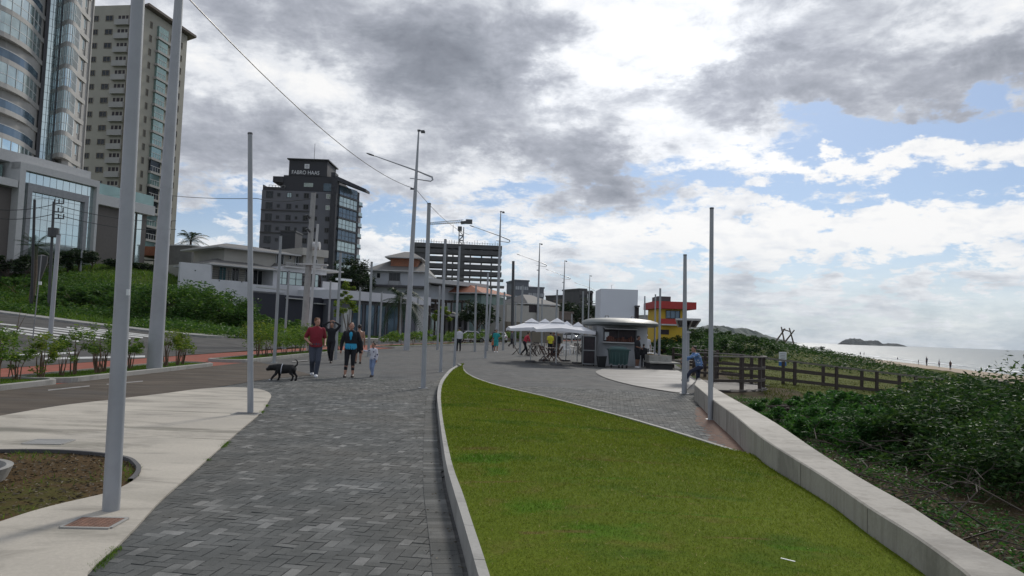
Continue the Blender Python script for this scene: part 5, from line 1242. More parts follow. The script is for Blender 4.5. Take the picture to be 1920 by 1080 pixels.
# upper storey
zu0,zu1 = zr+.2, Z(470,462)
u0_,u1_ = g.uz(437,480)[0], g.uz(555,480)[0]
mb = MB(); g.slab(mb,U(441),U(575),zu0-1,zu1-.3,-11,-3.0); mb.build('wall','cream_wall',hse)
hip(hse, rect(g,U(428)-.5,U(578),-12,-1.8), zu1-.3, 1.05, ridge(g,U(470),U(515),-6.5), 'roof_tile', 'roof')
for x0,x1,y0,y1,mt_ in ((531,546,470,495,'glass_dark'),(555,561,474,484,'glass_dark'),(568,574,476,496,'glass_dark')):
    g.window(hse,U(x0)+.6,U(x1)+.6,Z(x0,y1),Z(x0,y0),glass=mt_,frame='frame_white',mull=0,off=-2.98)
mb = MB(); g.slab(mb,U(491),U(497),Z(495,470),Z(495,464),-3,-2.4); mb.build('air_conditioner','light_trim',hse)
# right upper block
mb = MB(); g.slab(mb,U(585),U(624),Z(590,512),Z(590,478),-9,-2.2); mb.build('wall','cream_wall',hse)
mb = MB(); g.slab(mb,U(578),U(627),Z(590,478),Z(590,464),-9.2,-1.6); mb.build('parapet','cream_wall',hse)
g.window(hse,U(604),U(611),Z(604,493),Z(604,484),glass='glass_dark',frame='frame_white',mull=0,off=-2.18)
mb = MB()
zz0 = Z(560,506)
for k_ in range(22):
    ua = U(548)+(U(626)-U(548))*k_/22; ub = U(548)+(U(626)-U(548))*(k_+1)/22
    mb.beam(g.pt(ua,zz0,-1.7),g.pt(ub,zz0+.9,-1.7),.04,.04); mb.beam(g.pt(ub,zz0,-1.7),g.pt(ua,zz0+.9,-1.7),.04,.04)
g.slab(mb,U(548),U(626),zz0+.9,zz0+.97,-1.75,-1.65); mb.build('balcony_railing','light_trim',hse)
# second block behind right
mb = MB(); g.slab(mb,U(612),U(641),Z(620,560),Z(620,528),-10,-.8); mb.build('wall','white_wall',hse)
mb = MB(); zz0 = Z(610,560)
for k_ in range(10):
    ua = U(598)+(U(641)-U(598))*k_/10; ub = U(598)+(U(641)-U(598))*(k_+1)/10
    mb.beam(g.pt(ua,zz0,.1),g.pt(ub,zz0+.9,.1),.05,.05); mb.beam(g.pt(ub,zz0,.1),g.pt(ua,zz0+.9,.1),.05,.05)
g.slab(mb,U(598),U(641),zz0+.9,zz0+.97,.06,.14); mb.build('balcony_railing','light_trim',hse)
mb = MB(); g.slab(mb,U(598),U(645),zz0-1.1,zz0,-4,.15); mb.build('balcony_slab','white_wall',hse)
mb = MB(); g.pslab(mb,629,521,658,528,.0,.2); sg = mb.build('signboard','sign_white',hse)
# navy wall
h_ = Fac(478,78,640,92); e = empty('wall', h_.pt(0,0), 'dark navy boundary wall below the white house', 'wall')
mb = MB(); h_.slab(mb,0,h_.L,-1,h_.uz(480,548)[1],-.3,0); mb.build('panel','navy_wall',e)
mb = MB()
for x0,x1,y in ((479,535,541),(535,565,560),(588,640,571)): 
    a,_ = h_.uz(x0,y); b,_ = h_.uz(x1,y); zz = h_.uz((x0+x1)/2,y)[1]; h_.slab(mb,a,b,zz-.05,zz+.06,0,.5)
mb.build('ledge','light_trim',e)
# low white building with garage and shop fronts
f = Fac(640,88,806,100); e = empty('house', f.pt(0,0), 'long low white flat roofed building with dark glazing behind the grass verge', 'building')
U = lambda x,y=590: f.uz(x,y)[0]; Z = lambda x,y: f.uz(x,y)[1]
mb = MB(); f.slab(mb,0,f.L,-1,Z(645,565)+.2,-10,-.6); mb.build('wall','grey_facade',e)
mb = MB(); zc_ = Z(700,564); f.slab(mb,-.3,f.L+.4,zc_-.1,zc_+1.0,-10.2,.5); mb.build('roof','white_wall',e)
mb = MB(); f.slab(mb,U(646),U(661),-1,Z(650,578),-.6,-.2); mb.build('garage_door','light_trim',e)
for x0,x1 in ((665,685),(690,708),(712,728),(732,758),(762,776),(786,802)):
    f.window(e,U(x0),U(x1),.3,zc_-.5,glass='glass_blue',frame='frame_dark',mull=1,off=-.55)
mb = MB(); f.slab(mb,U(783)+.2,U(806),-1,zc_-.1,-.5,-.3); mb.build('panel','light_trim',e)
# house with brick upper floor
f = Fac(684,116,800,116); e = empty('house', f.pt(0,1), 'house with a brick orange upper floor under a pyramid roof, left of the unfinished building', 'house')
U = lambda x,y=530: f.uz(x,y)[0]; Z = lambda x,y: f.uz(x,y)[1]
mb = MB(); f.slab(mb,U(694),U(798),-1,Z(700,505),-12,-1); mb.build('wall','grey_facade' if False else 'white_block',e)
mb = MB(); f.slab(mb,U(726),U(778),Z(730,502),Z(730,481),-10,-2.5); mb.build('upper_wall','brick_orange',e)
hip(e, rect(f,U(683),U(802),-13,0), Z(700,507), 2.2, ridge(f,U(720),U(780),-6), 'roof_tile')
hip(e, rect(f,U(716),U(787),-12,-1.5), Z(730,481), 1.5, [tuple(f.pt(U(745),0,-6.5).to_2d()),tuple(f.pt(U(760),0,-6.5).to_2d())], 'roof_tile')
f.window(e,U(703),U(711),Z(703,521),Z(703,510),glass='glass_dark',frame='frame_white',mull=0,off=-.98)
f.window(e,U(727),U(748),Z(727,527),Z(727,510),glass='glass_dark',frame='frame_dark',mull=2,off=-.98)
mb = MB(); f.slab(mb,U(727),U(749),Z(727,534),Z(727,526),-1,-.2); mb.build('balcony','grey_metal',e)
mb = MB(); f.slab(mb,U(690),U(800),Z(700,537),Z(700,533),-2,.2); mb.build('ledge','frame_dark',e)
# long white building and shopfronts
f = Fac(806,120,945,135); e = empty('building', f.pt(0,1), 'long pale building with a thin flat roof below the unfinished tower', 'building')
U = lambda x,y=560: f.uz(x,y)[0]; Z = lambda x,y: f.uz(x,y)[1]
mb = MB(); f.slab(mb,U(806),U(912),-1,Z(820,535),-14,-1.5); mb.build('wall','white_block',e)
mb = MB(); zz = Z(830,533); f.slab(mb,-1,U(905),zz,zz+.7,-15,1); mb.build('roof','light_trim',e)
mb = MB(); f.slab(mb,U(888),U(891),-1,zz,-1.5,.4); f.slab(mb,U(895),U(896.5),-1,zz,-1.5,.4); mb.build('column','frame_dark',e)
mb = MB(); f.pslab(mb,808,552,815,566,-1.5,-1.3); mb.build('window','glass_dark',e)
f = Fac(806,103,905,112); e = empty('restaurant', f.pt(0,1), 'open restaurant terrace with a dark pergola and slate roof behind the man in white', 'restaurant')
U = lambda x,y=560: f.uz(x,y)[0]; Z = lambda x,y: f.uz(x,y)[1]
mb = MB(); f.pslab(mb,806,565,880,580,-6,-5.8); f.pslab(mb,806,562,880,566,-6,0)
for x in np.linspace(808,878,8): f.slab(mb,U(x)-.1,U(x)+.1,-1,Z(x,564),-.2,0)
for x in np.linspace(806,878,15): f.slab(mb,U(x)-.05,U(x)+.05,Z(x,566),Z(x,563),-6,.3)
mb.build('pergola','wood_dark',e)
mb = MB(); a = f.pt(U(824),Z(824,590),1.5); b = f.pt(U(882),Z(882,597),1.5); c = f.pt(U(868),Z(868,580),-4); d_ = f.pt(U(822),Z(822,578),-4)
mb.add([a,b,c,d_,a-Vector((0,0,.2)),b-Vector((0,0,.2)),c-Vector((0,0,.2)),d_-Vector((0,0,.2))],[(0,1,2,3),(7,6,5,4),(0,4,5,1),(1,5,6,2),(2,6,7,3),(3,7,4,0)]); mb.build('roof','roof_tile',e)
mb = MB()
for x in (826,836,846,856,866,876): f.slab(mb,U(x)-.2,U(x)+.35,-1,Z(x,592),-.3,.3)
mb.build('pillar','frame_dark',e)
mb = MB(); f.pslab(mb,822,592,880,622,-4,-3.8); mb.build('window','glass_pale',e)
f = Fac(905,122,960,130); e = empty('house', f.pt(0,1), 'pale green house with an orange tiled roof', 'house')
U = lambda x,y=560: f.uz(x,y)[0]; Z = lambda x,y: f.uz(x,y)[1]
bsdf_mat('green_wall',(.20,.27,.25),.8); mb = MB(); f.slab(mb,U(912),U(954),-1,Z(920,554),-9,-1); mb.build('wall','green_wall',e)
hip(e, rect(f,U(903),U(962),-10,0), Z(930,553), 1.9, ridge(f,U(922),U(934),-5), 'roof_orange')
f = Fac(958,118,1052,122); e = empty('building', f.pt(0,1), 'plain beige warehouse wall with one square dark opening behind the parasols', 'building')
U = lambda x,y=590: f.uz(x,y)[0]; Z = lambda x,y: f.uz(x,y)[1]
mb = MB(); f.slab(mb,U(950),U(1048),-1,Z(985,573),-14,0); mb.build('wall','cream_wall',e); mb = MB(); f.pslab(mb,992,571.5,1007,586,0,.05); mb.build('opening','kiosk_inside',e)
mb = MB(); f.slab(mb,U(948),U(1052),-1,Z(950,603),-1,.8); mb.build('low_wall','beige_dark',e)
f = Fac(1000,128,1052,131); e = empty('house', f.pt(0,1), 'house with a pale grey hip roof above the beige wall', 'house')
mb = MB(); f.slab(mb,2,f.L-1,-1,f.uz(1010,571)[1],-10,-1); mb.build('wall','white_block',e); hip(e, rect(f,-.5,f.L+.5,-11,0), f.uz(1010,571)[1], 1.9, ridge(f,f.L*.3,f.L*.6,-5.5), 'roof_tile')
# ------------------------------------------------------------------ dark apartment block with the sign
f = Fac(489,196,619,196); f2 = Fac(619,196,664,207); e = empty('apartment_block', f.pt(10,2), 'dark grey apartment block with a white lettered rooftop box', 'apartment block')
U = lambda x,y=420: f.uz(x,y)[0]; Z = lambda x,y: f.uz(x,y)[1]; FHb = 3.0
ztp = Z(550,358)
A_,B_,C_ = f.A.to_2d(), f.B.to_2d(), f2.B.to_2d()
mb = MB(); mb.prism([tuple(A_),tuple(B_),tuple(C_),(C_.x-1,C_.y+14),(A_.x,A_.y+22)],-1,ztp); mb.build('wall','grey_facade',e)
mb = MB(); f.slab(mb,U(530,345),U(629,345),ztp,Z(550,328),-16,-.6); mb.build('upper_storeys','charcoal',e)
mb = MB(); f.slab(mb,U(541,315),U(613,315),Z(550,328),Z(550,299),-10,-.4); bx2 = mb.build('rooftop_box','charcoal',e)
mb = MB(); f.slab(mb,U(539,299),U(617,299),Z(550,299),Z(550,297),-11,.3); f.slab(mb,U(580,297),U(598,297),Z(550,297),Z(550,294),-6,-2); mb.build('roof','black_metal',e)
mb = MB(); f.slab(mb,U(511,335),U(531,335),Z(520,341),Z(520,330),-10,-.3); f.slab(mb,U(620,326),U(628,326),Z(620,330),Z(620,322),-4,-.6); mb.build('canopy','charcoal',e)
mb = MB(); a = P(629,333,195); b = P(686,357,203); 
up_ = Vector((0,0,.6)); bk_ = Vector((.3,4,0)); mb.hexa([a-up_,b-up_*.6,b-up_*.6+bk_,a-up_+bk_,a+up_,b+up_*.6,b+up_*.6+bk_,a+up_+bk_]); mb.build('slanted_canopy','charcoal',e)
mb = MB(); f.slab(mb,U(489),U(531),ztp,ztp+.9,-.3,0); f.slab(mb,U(489),U(490.5),ztp,Z(490,346),-9,0); mb.build('parapet','charcoal',e)
mb = MB(); f.slab(mb,U(500),U(530),Z(510,347),Z(510,346.4),-.3,-.2)
for x in np.linspace(500,530,6): f.slab(mb,U(x)-.05,U(x)+.05,ztp+.9,Z(510,346.5),-.3,-.2)
mb.build('roof_railing','grey_metal',e)
tw = Z(540,365.5)
for i in range(8):
    zc_ = tw-i*3.03
    if zc_ < 8: break
    for x0,x1,hh in ((496,509,1.0),(517,523,.5),(535,544.5,.75),(552,557,.45),(567,577,.75),(589,594,.6),(609,617,.65)):
        pale_win = (i in (0,1) and x0 == 609)  # right-hand top windows get paler glass and white frames
        f.window(e,U(x0),U(x1),zc_-hh,zc_+hh*.9,glass='glass_pale' if pale_win or (i == 0 and x0 == 535) else 'glass_dark',frame='frame_dark' if not pale_win else 'frame_white',mull=1,fw=.12)
    if i in (2,3,4): mb = MB(); f.slab(mb,0,U(580),zc_+1.7,zc_+2.0,0,.25); mb.build('ledge','frame_dark',e)
mb = MB(); f.pslab(mb,569,342,586,350,-.6,-.5); 
for q in range(1,4): pass
mb.build('window','glass_pale',e)
mb = MB(); f.pslab(mb,606,343,620,358,-.6,-.5); mb.build('window','glass_blue',e)
mb = MB(); f.slab(mb,U(619),U(629),-1,Z(620,335),-2,.8); mb.build('dark_pier','charcoal',e)
for i in range(8):
    z0 = Z(640,362)-i*3.03
    a,b = f2.uz(629,400)[0],f2.uz(662,400)[0]
    mb = MB(); f2.slab(mb,a-.6,b+.8,z0-.45,z0,-2,1.4); mb.build('balcony_slab','frame_dark',e)
    mb = MB(); f2.slab(mb,a,b,z0,z0+2.55,0,1.1); gl = mb.build('balcony_glazing','glass_pale' if i%2 else 'glass_blue',e)
    mb = MB(); f2.slab(mb,a,b,z0+1.1,z0+1.2,1.1,1.16)
    for q in (.2,.4,.6,.8): f2.slab(mb,a+(b-a)*q-.05,a+(b-a)*q+.05,z0,z0+2.55,1.1,1.14)
    mb.build('mullion','frame_dark',gl)
    mb = MB(); f2.slab(mb,b+1.,b+4.6,z0-1.3,z0-.95,-6,.2); s_ = mb.build('balcony_slab','frame_dark',e)
    mb = MB(); f2.slab(mb,b+1.1,b+4.5,z0-.95,z0+.05,.1,.15); mb.build('glass_balustrade','glass_pale',s_)
mb = MB(); f2.slab(mb,f2.L+.2,f2.L+1.4,-1,Z(640,345),-8,.6); mb.build('dark_pier','charcoal',e)
mb = MB(); p = f.pt(U(577),Z(577,297),-3); mb.tube([p,p+Vector((0,0,4.8))],.06,5); mb.build('antenna','dark_metal',e)
def text(s_, F_, x0, x1, y, hpx, off, mat, parent, name='lettering'):
    cu_ = bpy.data.curves.new('t','FONT'); cu_.body = s_; cu_.extrude = .02; o = bpy.data.objects.new('t',cu_); COL.objects.link(o)
    dg = bpy.context.evaluated_depsgraph_get(); dg.update(); me = bpy.data.meshes.new_from_object(o.evaluated_get(dg)); bpy.data.objects.remove(o)
    co = np.array([v.co[:] for v in me.vertices]); mn = co.min(0); mx_ = co.max(0); ua,za = F_.uz(x0,y); ub,_ = F_.uz(x1,y); hz_ = hpx/F_PX*(F_.A-CP).length
    for v in me.vertices:
        q = v.co; v.co = F_.pt(ua+(ub-ua)*(q.x-mn[0])/(mx_[0]-mn[0]), za+hz_*(q.y-mn[1])/(mx_[1]-mn[1]), off+q.z)
    return link_mesh(name, me, mat, parent)
text('FABRO HAAS', f, 546.5, 598, 325.5, 6.8, -.33, 'letter', bx2)
mb = MB(); a,b = U(570.5,311),U(579.5,311); c_,d_ = Z(575,315.5),Z(575,307); t_ = .28
f.slab(mb,a,b,c_,c_+t_,-.4,-.3); f.slab(mb,a,b,d_-t_,d_,-.4,-.3); f.slab(mb,a,a+t_,c_+t_,d_-t_,-.4,-.3); f.slab(mb,b-t_,b,c_+t_,d_-t_,-.4,-.3)
w_ = (b-a)/5; f.slab(mb,a+w_*1.5,a+w_*2,c_+.3,d_-.3,-.4,-.302); f.slab(mb,b-w_*2,b-w_*1.5,c_+.3,d_-.3,-.4,-.302); f.slab(mb,a+w_*2,b-w_*2,(c_+d_)/2-.08,(c_+d_)/2+.12,-.4,-.302)
mb.build('emblem','letter',bx2)
f = Fac(528,150,556,150); e = empty('building', f.pt(0,2), 'small black cubic stair tower behind the white house roof', 'building'); mb = MB(); f.slab(mb,0,f.L,2,f.uz(530,434)[1],-5,0); mb.build('wall','charcoal',e); mb = MB(); f.slab(mb,-.1,f.L+.1,f.uz(530,434)[1],f.uz(530,434)[1]+.25,-5.1,.1); mb.build('coping','frame_dark',e)
# ------------------------------------------------------------------ unfinished concrete building
f = Fac(776,290,940,292); e = empty('building_site', f.pt(10,1), 'unfinished concrete building of open floors below a tower crane', 'unfinished building')
U = lambda x,y=500: f.uz(x,y)[0]; Z = lambda x,y: f.uz(x,y)[1]
rows = [455,465.5,479,492.5,505,518,530.5,543,556,569,582]
xr_ = [940,940,940,940,941,945,947,950,962,955,955]
for i,(y0,x1) in enumerate(zip(rows,xr_)):
    z1 = Z(800,y0); mb = MB(); th = (1.7 if i < 5 else .75); f.slab(mb,0 if i < 8 else U(800),U(x1),z1-th,z1,-6,0); mb.build('floor_slab','dark_concrete' if i < 5 else 'raw_concrete',e)
    if i < len(rows)-1:
        z0 = Z(800,rows[i+1]); mb = MB()
        for x in (776,802,830,847,862,880,901,920,936): 
            w__ = 1.8 if x in (830,862) else .55
            f.slab(mb,U(x),U(x)+w__,z0,z1-th,-2.2,-.3)
        mb.build('column','dark_concrete',e)
mb = MB(); f.slab(mb,U(776),U(802),Z(800,505),Z(800,470),-5.5,-.6); f.slab(mb,U(829),U(838),Z(800,560),Z(800,456),-5.5,-.2); f.slab(mb,U(863),U(867),Z(800,560),Z(800,456),-5.5,-.2); mb.build('shear_wall','dark_concrete',e)
mb = MB()
for k_ in range(34):
    x = 778+k_*4.8; a = f.pt(U(x),Z(800,455),-.4); mb.tube([a,a+Vector((0,0,random.uniform(.6,1.9)))],.07,4)
f.slab(mb,0,U(938),Z(800,452)-.0,Z(800,451.6),-.5,-.4); mb.build('starter_bars','dark_metal',e)
mb = MB(); f.slab(mb,U(944),U(966),-1,Z(955,580),-10,-1); mb.build('annex','raw_concrete',e)
# crane
c = f.pt(U(862),0,-9); e = empty('tower_crane', c, 'tower crane standing behind the unfinished building with its jib to the left', 'crane')
zt_ = Z(862,420); zb_ = 20.; mb = MB(); w_ = .9
for sx_,sy_ in ((-1,-1),(1,-1),(1,1),(-1,1)): mb.tube([(c.x+sx_*w_,c.y+sy_*w_,zb_),(c.x+sx_*w_,c.y+sy_*w_,zt_)],.16,5)
z = zb_; k_ = 0
while z < zt_-2: 
    s1 = 1 if k_%2 else -1
    for sy_ in (-1,1): mb.tube([(c.x-s1*w_,c.y+sy_*w_,z),(c.x+s1*w_,c.y+sy_*w_,z+2)],.12,4); mb.tube([(c.x-w_,c.y+sy_*w_,z),(c.x+w_,c.y+sy_*w_,z)],.12,4)
    z += 2; k_ += 1
mb.build('mast','grey_metal',e)
a = P(802,421,c.y); b = P(868,417.5,c.y); mb = MB(); n_ = 16
for i in range(n_): 
    p = a.lerp(b,i/n_); q = a.lerp(b,(i+1)/n_); hh = .7+.5*i/n_; m_ = (p+q)/2+Vector((0,0,hh))
    mb.tube([p,m_,q],.09,4); mb.tube([p+Vector((0,1,0)),m_,q+Vector((0,1,0))],.09,4); mb.tube([p,q],.11,4)
mb.tube([a+Vector((0,0,.7)),b+Vector((0,0,1.2))],.1,4); mb.build('jib','grey_metal',e)
a = P(864,418,c.y); b = P(885,415.5,c.y); mb = MB(); mb.beam(a,b,1.4,1.1); mb.box(b+Vector((-1.2,0,-.1)),(2.6,2,1.7)); mb.build('counterweight','dark_metal',e)
mb = MB(); mb.box((c.x-.6,c.y-1,zt_-.8),(1.6,1.6,1.8)); mb.build('cab','dark_metal',e)
mb = MB(); p = P(850,421,c.y); mb.tube([p,p-Vector((0,0,3.4))],.06,4); mb.build('hook','black_metal',e)
# far town blocks
def block(label, x0, x1, ytop, d, mat, z0=-1, th=12, rows=None, cols=None, extra=None, glass='glass_dark', fw=.12):
    F_ = Fac(x0,d,x1,d+1); e = empty('building', F_.pt(0,1), label, 'building'); zt = F_.uz((x0+x1)/2,ytop)[1]
    mb = MB(); F_.slab(mb,0,F_.L,z0,zt,-th,0); mb.build('wall',mat,e); mb = MB(); F_.slab(mb,-.2,F_.L+.2,zt,zt+.5,-th-.2,.2); mb.build('parapet',mat,e)
    if rows:
        for r_ in range(rows):
            for c__ in range(cols):
                u = F_.L*(c__+.5)/cols; zz = zt-2-r_*3
                if zz < 2: continue
                F_.window(e,u-.75,u+.75,zz-.7,zz+.6,glass=glass,frame=mat,mull=1,fw=fw)
    return e, F_, zt
bsdf_mat('blue_grey',(.15,.16,.185),.8,var=.06)
block('taller left half of the blue grey block behind the third lamp mast',971,996,528,230,'blue_grey',rows=5,cols=3,glass='white_block')
block('lower right half of the blue grey block, right of the third lamp mast',996,1024.5,541,231,'blue_grey',rows=4,cols=4,glass='white_block')
block('small brown stepped block in the far town',1064,1083,564,260,'roof_brown',rows=3,cols=3)
block('narrow dark block top behind the brown one',1066,1073,556,268,'dark_concrete',rows=2,cols=1)
block('low far house with brown walls, under the brown block',1048,1080,588,180,'roof_brown',rows=1,cols=4)
block('far pale house right of the dark trees',1104,1132,589,200,'cream_wall',rows=1,cols=4)
block('far grey block beside the white tower block',1118,1131,575,300,'blue_grey',rows=2,cols=2)
block('distant pale block between the white block and the red roofed tower',1216,1232,593,330,'slab_grey',rows=3,cols=3)
block('lower distant block right of the kiosk roof',1200,1226,602,300,'grey_facade',rows=2,cols=5)
e, F_, zt = block('unfinished slim distant tower behind the fifth lamp mast',1091,1104,544,240,'dark_concrete',rows=8,cols=2)
mb = MB()
for i in range(9): zz = zt-.4-i*3; F_.slab(mb,F_.L,F_.L+2.6,zz-.5,zz,-9,0)
for u in (.3,2.2): F_.slab(mb,F_.L+u,F_.L+u+.4,0,zt,-3,-.4)
mb.build('open_floor','dark_concrete',e)
block('low far roofs left of the unfinished slim tower',1024,1050,577,210,'roof_brown',rows=1,cols=4)
# headland, islands
def ridge_obj(name, pts, d, dep, mat, label=None, cat=None, n=60, seed=3, zb=-3.2):
    r_ = np.random.default_rng(seed); xs_ = np.interp(np.linspace(0,1,n),np.linspace(0,1,len(pts)),[p[0] for p in pts]); y_ = np.interp(xs_,[p[0] for p in pts],[p[1] for p in pts])
    top = [P(a,b_+r_.normal()*.35,d) for a,b_ in zip(xs_,y_)]; V = []; K = 9
    for p in top:
        for j in range(K):
            t = j/(K-1); s_ = math.sin(math.pi*t); yy_ = p.y+dep*(t-.5); z = zb+(p.z-zb)*s_**.7*(1+.12*r_.normal()*(0<j<K-1 and j != K//2)); V.append((p.x,yy_,z))
    mb = MB(); mb.add(V,[(i*K+j,i*K+j+1,(i+1)*K+j+1,(i+1)*K+j) for i in range(n-1) for j in range(K-1)])
    o = mb.build(name,mat,smooth=False); bm = bmesh.new(); bm.from_mesh(o.data); bmesh.ops.recalc_face_normals(bm, faces=bm.faces); bm.to_mesh(o.data); bm.free(); return o
tag(ridge_obj('headland',[(1215,636),(1245,624),(1290,616),(1330,611),(1352,612),(1385,617),(1402,623),(1430,631),(1455,640)],2600,500,'hill_far'), kind='structure')
tag(ridge_obj('island',[(1583,643),(1588,637),(1597,635.5),(1610,636),(1617,639),(1625,642.5),(1632,644.5)],3600,160,'rock_dark',seed=4), kind='structure')
tag(ridge_obj('island',[(1618,644),(1624,640),(1632,638.5),(1636,641),(1640,640),(1644,639),(1648,643.5)],3650,120,'rock_dark',seed=5), kind='structure')
tag(ridge_obj('island',[(1648,645.5),(1660,644.8),(1672,644),(1682,645),(1690,647.6)],3650,120,'rock_dark',seed=6), kind='structure')
# ------------------------------------------------------------------ kiosk
kd = 39.; kc = P(1166,650,kd+1.6); kx = kc.x; ky = kc.y
e = empty('kiosk', (kx,ky,0), 'small white snack kiosk with a wide oval grey roof and a dark serving hatch', 'kiosk')
def kz(y,d=kd): return P(1166,y,d).z
kl = P(1119,650,kd).x; kr = P(1216,650,kd).x; zk = kz(611)
mb = MB(); rr = .5; poly = []
for cx_,cy_,a0 in ((kr-rr,kd+rr,-90),(kr-rr,kd+3.2-rr,0),(kl+rr,kd+3.2-rr,90),(kl+rr,kd+rr,180)):
    for k_ in range(6): q = R(a0+90*k_/5); poly.append((cx_+rr*math.cos(q),cy_+rr*math.sin(q)))
mb.prism(poly,0,zk); autosmooth(mb.build('wall','kiosk_wall',e))
mb = MB(); rx = (P(1233,605,kd+1.6).x-P(1091,605,kd+1.6).x)/2; rcx = (P(1233,605,kd+1.6).x+P(1091,605,kd+1.6).x)/2
mb.rings([((rcx,ky,zk-.02),rx*.90,2.3),((rcx,ky,zk+.05),rx*.985,2.75),((rcx,ky,zk+.16),rx,2.8),((rcx,ky,zk+.26),rx*.96,2.6),((rcx,ky,zk+.36),rx*.8,2.1),((rcx,ky,zk+.42),rx*.5,1.4),((rcx,ky,zk+.44),rx*.2,.6)],48); autosmooth(mb.build('roof','kiosk_roof',e))
hx0,hx1 = P(1132,640,kd).x,P(1192,640,kd).x; hz0,hz1 = kz(641),kz(617.5)
mb = MB(); mb.box(((hx0+hx1)/2,kd-.005,(hz0+hz1)/2),(hx1-hx0,.03,hz1-hz0)); hb = mb.build('hatch','kiosk_inside',e)
mb = MB(); t_ = .05
for z in (hz0,hz1): mb.box(((hx0+hx1)/2,kd-.03,z),(hx1-hx0+.1,.08,t_))
for x in (hx0,hx1,(hx0*.55+hx1*.45)): mb.box((x,kd-.03,(hz0+hz1)/2),(t_,.081,hz1-hz0-t_))
mb.build('hatch_frame','frame_dark',e)
mb = MB(); mb.box(((hx0+hx1)/2,kd-.2,hz0-.04),(hx1-hx0+.2,.4,.05)); mb.build('counter','light_trim',e)
mb = MB(); mb.hexa([(hx0,kd-.02,hz1+.05),(hx1,kd-.02,hz1+.05),(hx1,kd-.5,hz1-.02),(hx0,kd-.5,hz1-.02),(hx0,kd-.02,hz1+.09),(hx1,kd-.02,hz1+.09),(hx1,kd-.5,hz1+.02),(hx0,kd-.5,hz1+.02)]); mb.build('awning','light_trim',e)
mb = MB()
for i in range(14):
    x = hx0+.15+(hx1-hx0-.3)*i/13; mb.tube([(x,kd-.1,hz0),(x,kd-.1,hz0+random.uniform(.12,.3))],random.uniform(.03,.07),7)
mb.build('bottles','wood_red',e)
mb = MB(); mb.box((hx0+.15,kd-.035,hz0+.28),(.22,.02,.42)); mb.build('menu_board','sign_white',e)
for x in (P(1145,600,kd).x,P(1196,600,kd).x):
    mb = MB(); mb.tube([(x-.1,ky,zk+.40),(x-.08,ky,zk+.55),(x+.08,ky,zk+.55),(x+.1,ky,zk+.40)],.02,6); mb.build('roof_hook','dark_metal',e)
# fridge rack
def B_(name, mat, parent, c, d, rz=0): mb = MB(); mb.box(c,d,rz); return mb.build(name,mat,parent)
fx0,fx1 = P(1093,655,38).x,P(1116,655,38).x; fh = P(1100,630,38).z
e = empty('drinks_cooler', ((fx0+fx1)/2,38.2,0), 'tall black two door cooler on wheels left of the kiosk', 'cooler')
B_('body','black_plastic',e,((fx0+fx1)/2,38.35,fh/2+.06),(fx1-fx0,.7,fh-.12))
for z in (fh*.30,fh*.74): B_('door','kiosk_inside',e,((fx0+fx1)/2,37.985,z),(fx1-fx0-.1,.04,fh*.40))
mb = MB()
for z in (.1,fh*.52,fh): mb.box(((fx0+fx1)/2,37.96,z),(fx1-fx0+.04,.05,.05))
for x in (fx0,fx1): mb.box((x,37.96,fh/2+.05),(.05,.051,fh-.1))
mb.build('frame','grey_metal',e)
for x in (fx0+.06,fx1-.06):
    mb = MB(); mb.tube([(x-.03,38.05,.06),(x+.03,38.05,.06)],.06,10); mb.build('wheel','rubber',e)
# black bin
bx0 = P(1127.5,686,37.); e = empty('bin',(bx0.x,37.,0),'black plastic waste bin standing beside the green container','bin')
mb = MB(); w_ = .2
mb.hexa([(bx0.x-.17,36.85,0),(bx0.x+.17,36.85,0),(bx0.x+.17,37.15,0),(bx0.x-.17,37.15,0),(bx0.x-.23,36.78,.53),(bx0.x+.23,36.78,.53),(bx0.x+.23,37.22,.53),(bx0.x-.23,37.22,.53)]); mb.build('body','black_plastic',e)
B_('rim','dark_metal',e,(bx0.x,37.,.545),(.50,.48,.035))
# green wheelie container
gc = P(1160,688,36.4); gx = gc.x; gy = 36.6; zt_ = P(1160,652,36.2).z
e = empty('waste_container',(gx,gy,0),'dark green four wheeled waste container in front of the kiosk','waste container')
hw = (P(1178,670,36.2).x-P(1142,670,36.2).x)/2
mb = MB(); mb.hexa([(gx-hw*.88,gy-.3,.16),(gx+hw*.88,gy-.3,.16),(gx+hw*.88,gy+.3,.16),(gx-hw*.88,gy+.3,.16),(gx-hw,gy-.42,zt_-.12),(gx+hw,gy-.42,zt_-.12),(gx+hw,gy+.42,zt_-.12),(gx-hw,gy+.42,zt_-.12)]); mb.build('body','bin_green',e)
mb = MB(); mb.box((gx,gy,zt_-.10),(hw*2+.12,.95,.06)); mb.build('rim','bin_green',e)
mb = MB(); mb.rings([((gx,gy+.05,zt_-.06),hw*1.0,.46),((gx,gy+.05,zt_+.02),hw*.9,.38),((gx,gy+.05,zt_+.06),hw*.5,.2)],20); autosmooth(mb.build('lid','bin_green',e))
mb = MB()
for x in (-.75,-.4,0,.4,.75): mb.box((gx+hw*x,gy-.385,.5),(.04,.06,.55))
mb.build('ribs','bin_green',e)
for x in (-.8,-.0,.35,.8):
    mb = MB(); q = gx+hw*x; mb.tube([(q-.035,gy-.28,.09),(q+.035,gy-.28,.09)],.09,12); wh = mb.build('wheel','rubber',e); mb = MB(); mb.box((q,gy-.28,.17),(.1,.08,.08)); mb.build('fork','grey_metal',wh)
